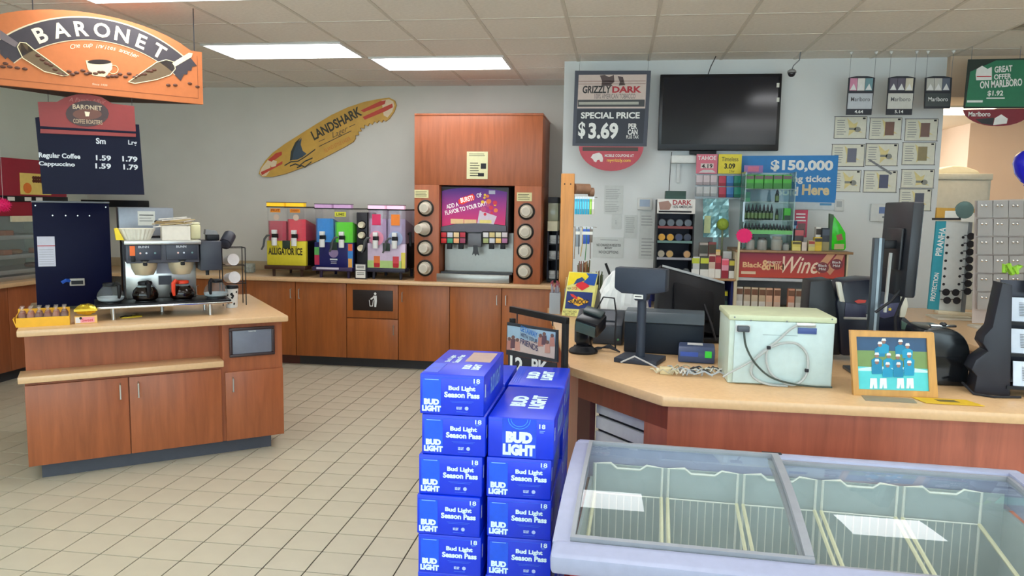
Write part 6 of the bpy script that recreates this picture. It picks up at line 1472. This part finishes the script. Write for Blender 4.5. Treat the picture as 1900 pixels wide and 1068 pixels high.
hs_([(1735, 574), (1806, 580), (1806, 586), (1735, 580)], 'base_rail', K((214, 206, 180), .5), -.05, .07, .004)
MB().bx(ss.p(1735, 580)[0], -.05, 0, ss.p(1808, 580)[0], .15, .012).o('foot', K((206, 204, 190), .5), ss.root)
def glasses(px, py, lab, dx=0.):
    q = ss.p(px, py); t = thing('sunglasses', lab, 'sunglasses', ss.b+Vector((q[0], -.035, q[1])), 0, 'sunglasses on the stand')
    GM = K((40, 42, 48), .2)
    for s in (-1, 1):
        MB().lathe([(.0, -.003), (.024, -.002), (.024, .002)], (s*.03, 0, 0), 14, 'y').o('lens', GM, t); MB().tube([(s*.054, 0, .006), (s*.06, .006, .006), (s*.058, .03, .004)], .003).o('temple_arm', INK, t)
    MB().tube([(-.01, -.002, .006), (0, -.004, .01), (.01, -.002, .006)], .003).o('bridge', INK, t)
glasses(1760, 541, 'dark sunglasses on the slotted panel above the last pair'); glasses(1762, 556, 'dark sunglasses on the lowest slot of the white panel')
for k in range(8):
    glasses(1806-.9*k, 438+14.5*k, 'sunglasses hanging at the rail of the stand, %s from the top' % ('first', 'second', 'third', 'fourth', 'fifth', 'sixth', 'seventh', 'eighth')[k])
# ---- clear blister panel of trinkets
bp = Face('blister_panel', 'tall clear blister pack display with silver balls beside the sunglasses stand', 'display rack', (1860, 590), Y=4.95)
bp.root.location.z = ZC+.0005; bp.b.z = ZC+.0005
hp = lambda pts, nm, mt, y, t: MB().prism([(bp.p(*q)[0], max(0, bp.p(*q)[1])) for q in pts], y, y+t).o(nm, mt, bp.root)
BLI = glass((200, 198, 196), .5, .08)
hp([(1812, 372), (1935, 368), (1935, 600), (1806, 600)], 'backing_sheet', glass((206, 194, 188), .3, .15), .02, .003)
for j in range(6):
    for i in range(4):
        x, y = 1813+29*i, 372+34*j
        hp([(x, y), (x+27, y), (x+27, y+31), (x-1, y+31)], 'blister_pack', BLI, -.004*(j % 2)-.01, .016)
        q = bp.p(x+11, y+9)
        for s in (-.012, .012): MB().ball((q[0]+s, -.012, q[1]), .009, n=8, k=5).o('silver_ball', CHROME, bp.root)
MB().bx(bp.p(1810, 590)[0], -.06, 0, bp.p(1930, 590)[0], .1, .012).o('foot', K((206, 204, 190), .5), bp.root)
# ---- beige tall cabinet and balloon in the back room
fg = Face('beige_cabinet', 'tall beige cabinet with clutter on top in the back room', 'cabinet', (1790, 560), Y=7.5)
fg.root.location.z = 0; fg.b.z = 0
xa, xb_ = fg.p(1730, 380)[0], fg.p(1836, 380)[0]; zt = fg.p(1790, 322)[1]
xa = max(xa, 2.68-fg.b.x)
FB = K((206, 202, 190), .5)
MB().bx(xa, .0, .0, xb_, .5, zt).o('body', FB, fg.root, bevel=.01); MB().bx(xa+.01, -.02, .06, xb_-.03, 0, zt-.06).o('door', FB, fg.root, bevel=.006); MB().bx(xb_-.06, -.03, 1.1, xb_-.045, -.02, 1.4).o('handle', GREY, fg.root); MB().bx(xa, -.025, zt-.055, xb_, .0, zt).o('top_trim', K((214, 210, 196), .5), fg.root, bevel=.004)
cl = thing('cloth_heap', 'flat cream paper heap on top of the beige cabinet', 'papers', fg.root.location+Vector(((xa+xb_)/2-.05, .2, zt)))
MB().prism([(-.22, 0), (.22, 0), (.2, .03), (.08, .07), (-.02, .075), (-.2, .03)], -.15, .15).o('heap', K((206, 200, 180), .7), cl, bevel=.01)
bn = thing('balloon', 'blue balloon floating near the back room wall', 'balloon', at_y(1905, 308, 6.3))
MB().lathe([(.0, -.14), (.03, -.12), (.075, -.06), (.095, .02), (.085, .075), (.05, .11), (.0, .125)], n=20).o('skin', K((40, 40, 220), .25), bn)
MB().cyl((0, 0, -.15), (0, 0, -.135), .012, .006, 8).o('knot', K((40, 40, 200), .3), bn); MB().tube([(0, 0, -.15), (.01, 0, -.5), (-.01, 0, -.9), (0, 0, .961-at_y(1905, 308, 6.3).z)], .0015, 4).o('string', WHITE, bn)

# ================================================================== BEER CARTONS
BLU = K((4, 50, 212), .34, 0, .06, 12); BLU2 = K((8, 84, 226), .34, 0, .12, 25); BLD = K((14, 34, 150), .4); WB = K((214, 240, 248), .5)
BW, BD_, BH = .2005, .40, .1275
def carton_base(name, w_, d):
    t = thing(name, 'x', 'carton')
    MB().bx(-w_/2, 0, 0.0004, w_/2, d, BH-.0004).o('box', BLU, t, bevel=.004)
    MB().bx(w_/2-.0003, .02, .055, w_/2+.0006, .032, .095).o('side_code', K((190, 206, 226), .5), t)
    lettering('BUD LIGHT', K((120, 160, 226), .5), t, w_/2+.0008, .07, .20, .055, d*.55, .03, rz=PI/2)
    for x in (-.3, .0, .3): pass
    MB().bx(-w_/2+.004, -.0006, BH-.012, w_/2-.004, .0002, BH-.0105).o('fold_line', BLU2, t)
    return t
def season(t):
    MB().bx(-.092, -.0008, .012, -.034, .0002, .112).o('can_picture', BLU2, t)
    MB().bx(-.085, -.0012, .109, -.041, -.0008, .1105).o('can_rim_picture', K((150, 200, 240), .4), t)
    lettering('BUD', WB, t, -.063, .040, .048, .019, -.0016, .075); lettering('LIGHT', WB, t, -.063, .019, .060, .019, -.0016, .07)
    lettering('Bud Light', WB, t, .032, .084, .084, .018, -.0012, .045); lettering('Season Pass', WB, t, .032, .065, .110, .018, -.0012, .045)
    lettering('18', WB, t, .078, .110, .020, .014, -.0012, .02)
    MB().bx(-.005, -.0012, .045, .068, -.0008, .0455).bx(.0, -.0012, .041, .063, -.0008, .0415).bx(.069, -.0012, .100, .085, -.0008, .1015).bx(.07, -.0012, .097, .08, -.0008, .098).bx(.015, -.0012, .012, .05, -.0008, .0128).o('small_print', K((90, 140, 226), .5), t)['kind'] = 'stuff'
    lettering('BUD LIGHT', WB, t, .024, .024, .017, .009, -.0012, .02, ls=.8); MB().lathe([(.0, -.0012), (.006, -.0012), (.006, -.0008)], (.047, 0, .024), 10, 'y').o('league_badge', K((170, 190, 236), .5), t)
    return t
def toptext(t, sx, cy, size=.105, dx=0., cz_=BH+.0003):
    lettering('BUD', WB, t, -size*.18+dx, cz_, size*.78, size*.30, cy, .075, rx=0, rz=PI/2); lettering('LIGHT', WB, t, size*.18+dx, cz_, size, size*.30, cy, .07, rx=0, rz=PI/2)
ca = season(carton_base('beer_carton', BW, BD_)); ords = ['topmost', 'second from the top', 'third from the top', 'fourth from the top', 'fifth from the top', 'sixth from the top', 'seventh from the top', 'eighth from the top', 'lowest']
rn = random.Random(17); GRP = 'beer cartons stacked beside the freezer'
for k in range(9):
    z = (8-k)*BH; lab = 'blue 18-can season beer carton, %s of the taller stack' % ords[k]
    loc = (-.484+(.004 if k == 1 else rn.uniform(-.005, .001))-.004*(k > 1), 2.2+rn.uniform(-.005, .005), z)
    if k == 0: ca.location = loc; ca['label'] = lab; ca['group'] = GRP; ca['category'] = 'beer carton'
    else: dup(ca, loc, rn.uniform(-.012, .012), lab, GRP)
# top of the taller stack: print and a tan patch
MB().bx(.0, .20, BH-.0002, .085, .36, BH+.0005).o('tan_patch', K((176, 150, 140), .5), ca)
toptext(ca, 1, .12, .085, .04)
lettering('Bud Light', WB, ca, -.055, BH+.0003, .11, .022, .24, .03, rx=0, rz=PI/2); lettering('Season Pass', WB, ca, -.028, BH+.0003, .13, .022, .24, .03, rx=0, rz=PI/2)
MB().bx(-.095, .02, BH-.0002, -.05, .16, BH+.0004).o('can_picture', BLU2, ca)
# shorter stack
big = carton_base('beer_carton', BW+.004, BD_); big['category'] = 'beer carton'; big['group'] = GRP
big['label'] = 'blue 18-can beer carton with large white lettering, topmost of the shorter front stack'
MB().bx(-.058, -.0008, .003, .048, .0002, BH-.003).o('center_panel', K((20, 70, 212), .35, 0, .15, 20), big)  # printed center panel, a lighter blue than the rest of the carton
for r_ in (.026, .034): MB().tube([(-.005+r_*math.cos(t), -.0012, BH-.004+r_*.9*math.sin(t)) for t in [PI+PI*k/12 for k in range(13)]], .0012, 4).o('crest_ring', K((60, 150, 230), .4), big)
lettering('BUD', WB, big, -.005, .066, .082, .036, -.0014, .075); lettering('LIGHT', WB, big, -.005, .027, .10, .036, -.0014, .07)
lettering('18', WB, big, .066, .104, .019, .014, -.0012, .02); MB().bx(.058, -.0012, .089, .074, -.0008, .091).bx(.058, -.0012, .084, .07, -.0008, .086).o('small_print', K((130, 170, 236), .5), big)['kind'] = 'stuff'
toptext(big, 1, .20, .17); big.location = (-.272, 2.215, 7*BH); big.rotation_euler = (0, 0, -.01)
for k in range(1, 8):
    dup(ca, (-.274+rn.uniform(-.004, .003), 2.215+rn.uniform(-.005, .005), (7-k)*BH), rn.uniform(-.012, .012), 'blue 18-can season beer carton, %s of the shorter front stack' % (ords[k] if k < 7 else 'lowest'), GRP)
# twelve packs behind
tw = carton_base('beer_carton', .206, .33); tw['category'] = 'beer carton'; tw['group'] = GRP
lettering('12', WB, tw, .07, .108, .02, .013, -.0012, .02); toptext(tw, 1, .17, .15)
for k in range(4): MB().bx(-.095+.008*k, .03, BH-.0002, -.092+.008*k, .30, BH+.0003).o('can_stripe', BLU2, tw)
for c in range(2):
    for k in range(8):
        lab = 'blue 12-can beer carton, %s of the stack behind the %s front stack' % (ords[k] if k < 7 else 'lowest', ('shorter', 'taller')[c])
        loc = ((-.274, -.488)[c]+rn.uniform(-.003, .003), 2.645+rn.uniform(-.004, .004), (7-k)*BH)
        if c == 0 and k == 0: tw.location = loc; tw['label'] = lab
        else: dup(tw, loc, 0, lab, GRP)

# ---- black sign rack behind the cartons
ra_, rb_ = Vector((-.235, 3.13, 0)), Vector((-.465, 3.38, 0))
ang = math.degrees(math.atan2(ra_.y-rb_.y, ra_.x-rb_.x))
rk = Face('sign_rack', 'black steel rack frame with hanging beach party beer poster behind the cartons', 'sign rack', (990, 660), q=(ra_.x, ra_.y), ang=ang)
rk.root.location.z = 0; rk.b.z = 0
pz_ = rk.p(1046, 592); pl = rk.p(945, 582)
MB().bx(pz_[0]-.013, 0, 0, pz_[0]+.013, .02, pz_[1]).o('post', BLACK, rk.root, bevel=.002); MB().bx(pl[0], 0, 0, pl[0]+.026, .02, pl[1]-.02).o('post', BLACK, rk.root, bevel=.002)
MB().bx(pl[0], -.001, pz_[1]-.02, pz_[0]+.013, .021, pz_[1]+.008).o('top_bar', BLACK, rk.root, bevel=.002)
MB().bx(pl[0], 0, .1, pz_[0], .02, .12).o('bottom_bar', BLACK, rk.root)
rk.poly('poster_frame', K((40, 46, 56), .5), [(943, 597), (1036, 612), (1036, 672), (941, 657)], -.006, .008)
rk.poly('poster_sea', K((150, 176, 196), .5), [(944, 603), (1033, 616), (1032, 640), (944, 624)], -.008, .002); rk.poly('poster_sand', K((196, 176, 170), .5), [(944, 624), (1032, 640), (1031, 665), (943, 647)], -.008, .002)
rk.text('GETAWAY', K((30, 110, 190), .5), (969, 609, 1001, 620), -.0115, .01, roll=-.12); rk.text('WITH YOUR', K((30, 40, 80), .5), (969, 622, 1001, 630), -.0115, .01, roll=-.12); rk.text('FRIENDS', K((30, 40, 90), .5), (969, 633, 1002, 644), -.0115, .01, roll=-.12)
for k, (x, y) in enumerate(((948, 628), (955, 625), (963, 630), (1006, 622), (1013, 619), (1019, 634), (1028, 622))):
    rk.poly('figure_picture', K([(176, 120, 110), (96, 70, 80), (190, 140, 126)][k % 3], .5), [(x-4, y+3), (x+4, y+3), (x+5, y+20), (x-5, y+20)], -.0092-.0002*k, .001); rk.ell('figure_head', K((110, 80, 76), .5), x, y, 3, 3.6, -.0094-.0002*k, .001, 10)
rk.poly('price_board', K((30, 36, 50), .5), [(944, 658), (1034, 673), (1034, 715), (944, 700)], -.004, .004); rk.text('12', WH, (948, 661, 972, 690), -.0055, .03); rk.text('PK', WH, (988, 667, 1018, 695), -.0055, .03)
for px in (958, 1024):
    p = rk.p(px, 600); MB().cyl((p[0], .004, p[1]-.01), (p[0], .004, pz_[1]-.01), .003, n=6).o('hook', BLACK, rk.root)

# ================================================================== CHEST FREEZER
fz = thing('chest_freezer', 'ice cream chest freezer with sloped glass lids and lavender rim', 'freezer', (-.112, 2.49, 0), math.radians(-2.6))
FW_, FL = 1.36, .70
def fphi(v): return math.radians(-1.2+18.5*v/FL)
def fpt(v, t=0.):
    y = z = 0.; n = 24
    for k in range(n): a = fphi(v*(k+.5)/n); y -= math.cos(a)*v/n; z -= math.sin(a)*v/n
    a = fphi(v); return y-math.sin(a)*t, .88+z+math.cos(a)*t
def bow(mb, x0, x1, v0, v1, t0, t1, n=14):           # a strip that follows the curved lid
    vs = [v0+(v1-v0)*k/n for k in range(n+1)]
    up_, lo = [fpt(v, t1) for v in vs], [fpt(v, t0) for v in vs]
    V = []; F = []
    for (yu, zu), (yl, zl_) in zip(up_, lo): V += [(x0, yu, zu), (x1, yu, zu), (x1, yl, zl_), (x0, yl, zl_)]
    for k in range(n):
        for j in range(4): F.append((4*k+j, 4*k+(j+1) % 4, 4*k+4+(j+1) % 4, 4*k+4+j))
    F += [(3, 2, 1, 0), (4*n, 4*n+1, 4*n+2, 4*n+3)]
    return mb.add(V, F)
FD = -fpt(FL)[0]; ZFR = fpt(FL)[1]
MAR = K((150, 34, 44), .35); LAV = K((160, 164, 190), .4); LIN = K((176, 188, 188), .45)
b = MB().bx(.03, -FD+.03, .08, .05, -.03, .70).bx(FW_-.05, -FD+.03, .08, FW_-.03, -.03, .70).bx(.05, -.05, .08, FW_-.05, -.03, .76).bx(.05, -FD+.03, .08, FW_-.05, -FD+.05, ZFR-.03).bx(.05, -FD+.05, .08, FW_-.05, -.05, .12)
b.o('cabinet', MAR, fz, smooth=False)
MB().bx(.06, -FD+.07, 0, FW_-.06, -.07, .08).o('plinth', KICK, fz, smooth=False)
RL = .045
bow(MB(), 0, FW_, 0, RL, -.12, .002, 2).o('rim', LAV, fz, bevel=.012); bow(MB(), 0, FW_, FL-.07, FL, -.055, .004, 4).o('rim', LAV, fz, bevel=.012)
bow(MB(), 0, RL, RL-.005, FL-.06, -.10, .001).o('rim', LAV, fz); bow(MB(), FW_-RL, FW_, RL-.005, FL-.06, -.10, .001).o('rim', LAV, fz)
mid = .645
LG = glass((243, 249, 249), .95, .015, 1.5); FRM2 = K((146, 149, 156), .4)
va, vb = RL, FL-.07
def lid(x0, x1, t, wl, wr):
    l = MB(); bow(l, x0, x1, va, va+.012, t, t+.014, 2); bow(l, x0, x1, vb-.012, vb, t, t+.014, 2); bow(l, x0, x0+wl, va+.012, vb-.012, t, t+.014); bow(l, x1-wr, x1, va+.012, vb-.012, t, t+.016)
    o = l.o('lid', FRM2, fz)
    V = []; F = []; n = 20
    for k in range(n+1): y, z = fpt(va+.010+(vb-va-.02)*k/n, t+.006); V += [(x0+wl-.002, y, z), (x1-wr+.002, y, z)]
    for k in range(n): F.append((2*k, 2*k+1, 2*k+3, 2*k+2))
    g = MB().add(V, F).o('glass_pane', LG, o); 
    for p in g.data.polygons: p.use_smooth = True
    if g.data.polygons[0].normal.z < 0: g.data.flip_normals()
    return o
lid(RL, mid, -.002, .012, .022); lid(mid-.03, FW_-RL, -.022, .012, .012)
bow(MB(), .60, .66, .012, .028, .002, .005, 1).o('latch', INK, fz)
b = MB().bx(.06, -FD+.06, .42, FW_-.06, -.06, .43).bx(.052, -FD+.055, .42, .06, -.06, .775).bx(FW_-.06, -FD+.055, .42, FW_-.052, -.06, .775).bx(.06, -.06, .42, FW_-.06, -.055, .82).bx(.06, -FD+.055, .42, FW_-.06, -FD+.06, ZFR-.04)
b.o('inner_liner', LIN, fz, smooth=False)
WIR = K((232, 232, 222), .4); CRB = K((222, 216, 180), .5)
for k in range(5):
    x0 = .07+.235*k; x1 = x0+.215
    bk_ = thing('wire_basket', 'white wire basket hung inside the glass topped freezer', 'basket', fz.location+Matrix.Rotation(fz.rotation_euler.z, 3, 'Z') @ Vector((x0, -.09, .4305)), fz.rotation_euler.z, 'wire baskets in the freezer')
    w_ = x1-x0; yb, yf = 0, -.51; zt, zf = .40, .22
    MB().tube([(0, yb, .0), (0, yb, zt), (.05, yb, zt+.004), (.07, yb, zt-.012), (w_-.07, yb, zt-.012), (w_-.05, yb, zt+.004), (w_, yb, zt), (w_, yb, 0)], .004).o('hoop', WIR, bk_)
    MB().tube([(0, yb, .30), (w_, yb, .30)], .0025).o('cross_wire', WIR, bk_); MB().tube([(0, yf, zf), (w_, yf, zf)], .003).o('cross_wire', WIR, bk_); MB().tube([(0, yf, .012), (w_, yf, .012)], .003).o('cross_wire', WIR, bk_)
    for s in (0, w_):
        MB().tube([(s, yb, .30), (s, yf, zf)], .006).o('side_rail', CRB, bk_); MB().tube([(s, yf, zf), (s, yf, 0.002)], .003).o('corner_wire', WIR, bk_)
    for i in range(1, 9):
        xx = w_*i/9; MB().tube([(xx, yb, .30), (xx, yb, .004), (xx, yf, .004), (xx, yf, zf)], .0016, 5).o('wire', WIR, bk_)
    for i in range(1, 4): MB().tube([(0, yb+(yf-yb)*i/4, .006), (w_, yb+(yf-yb)*i/4, .006)], .0016, 5).o('cross_wire', WIR, bk_)
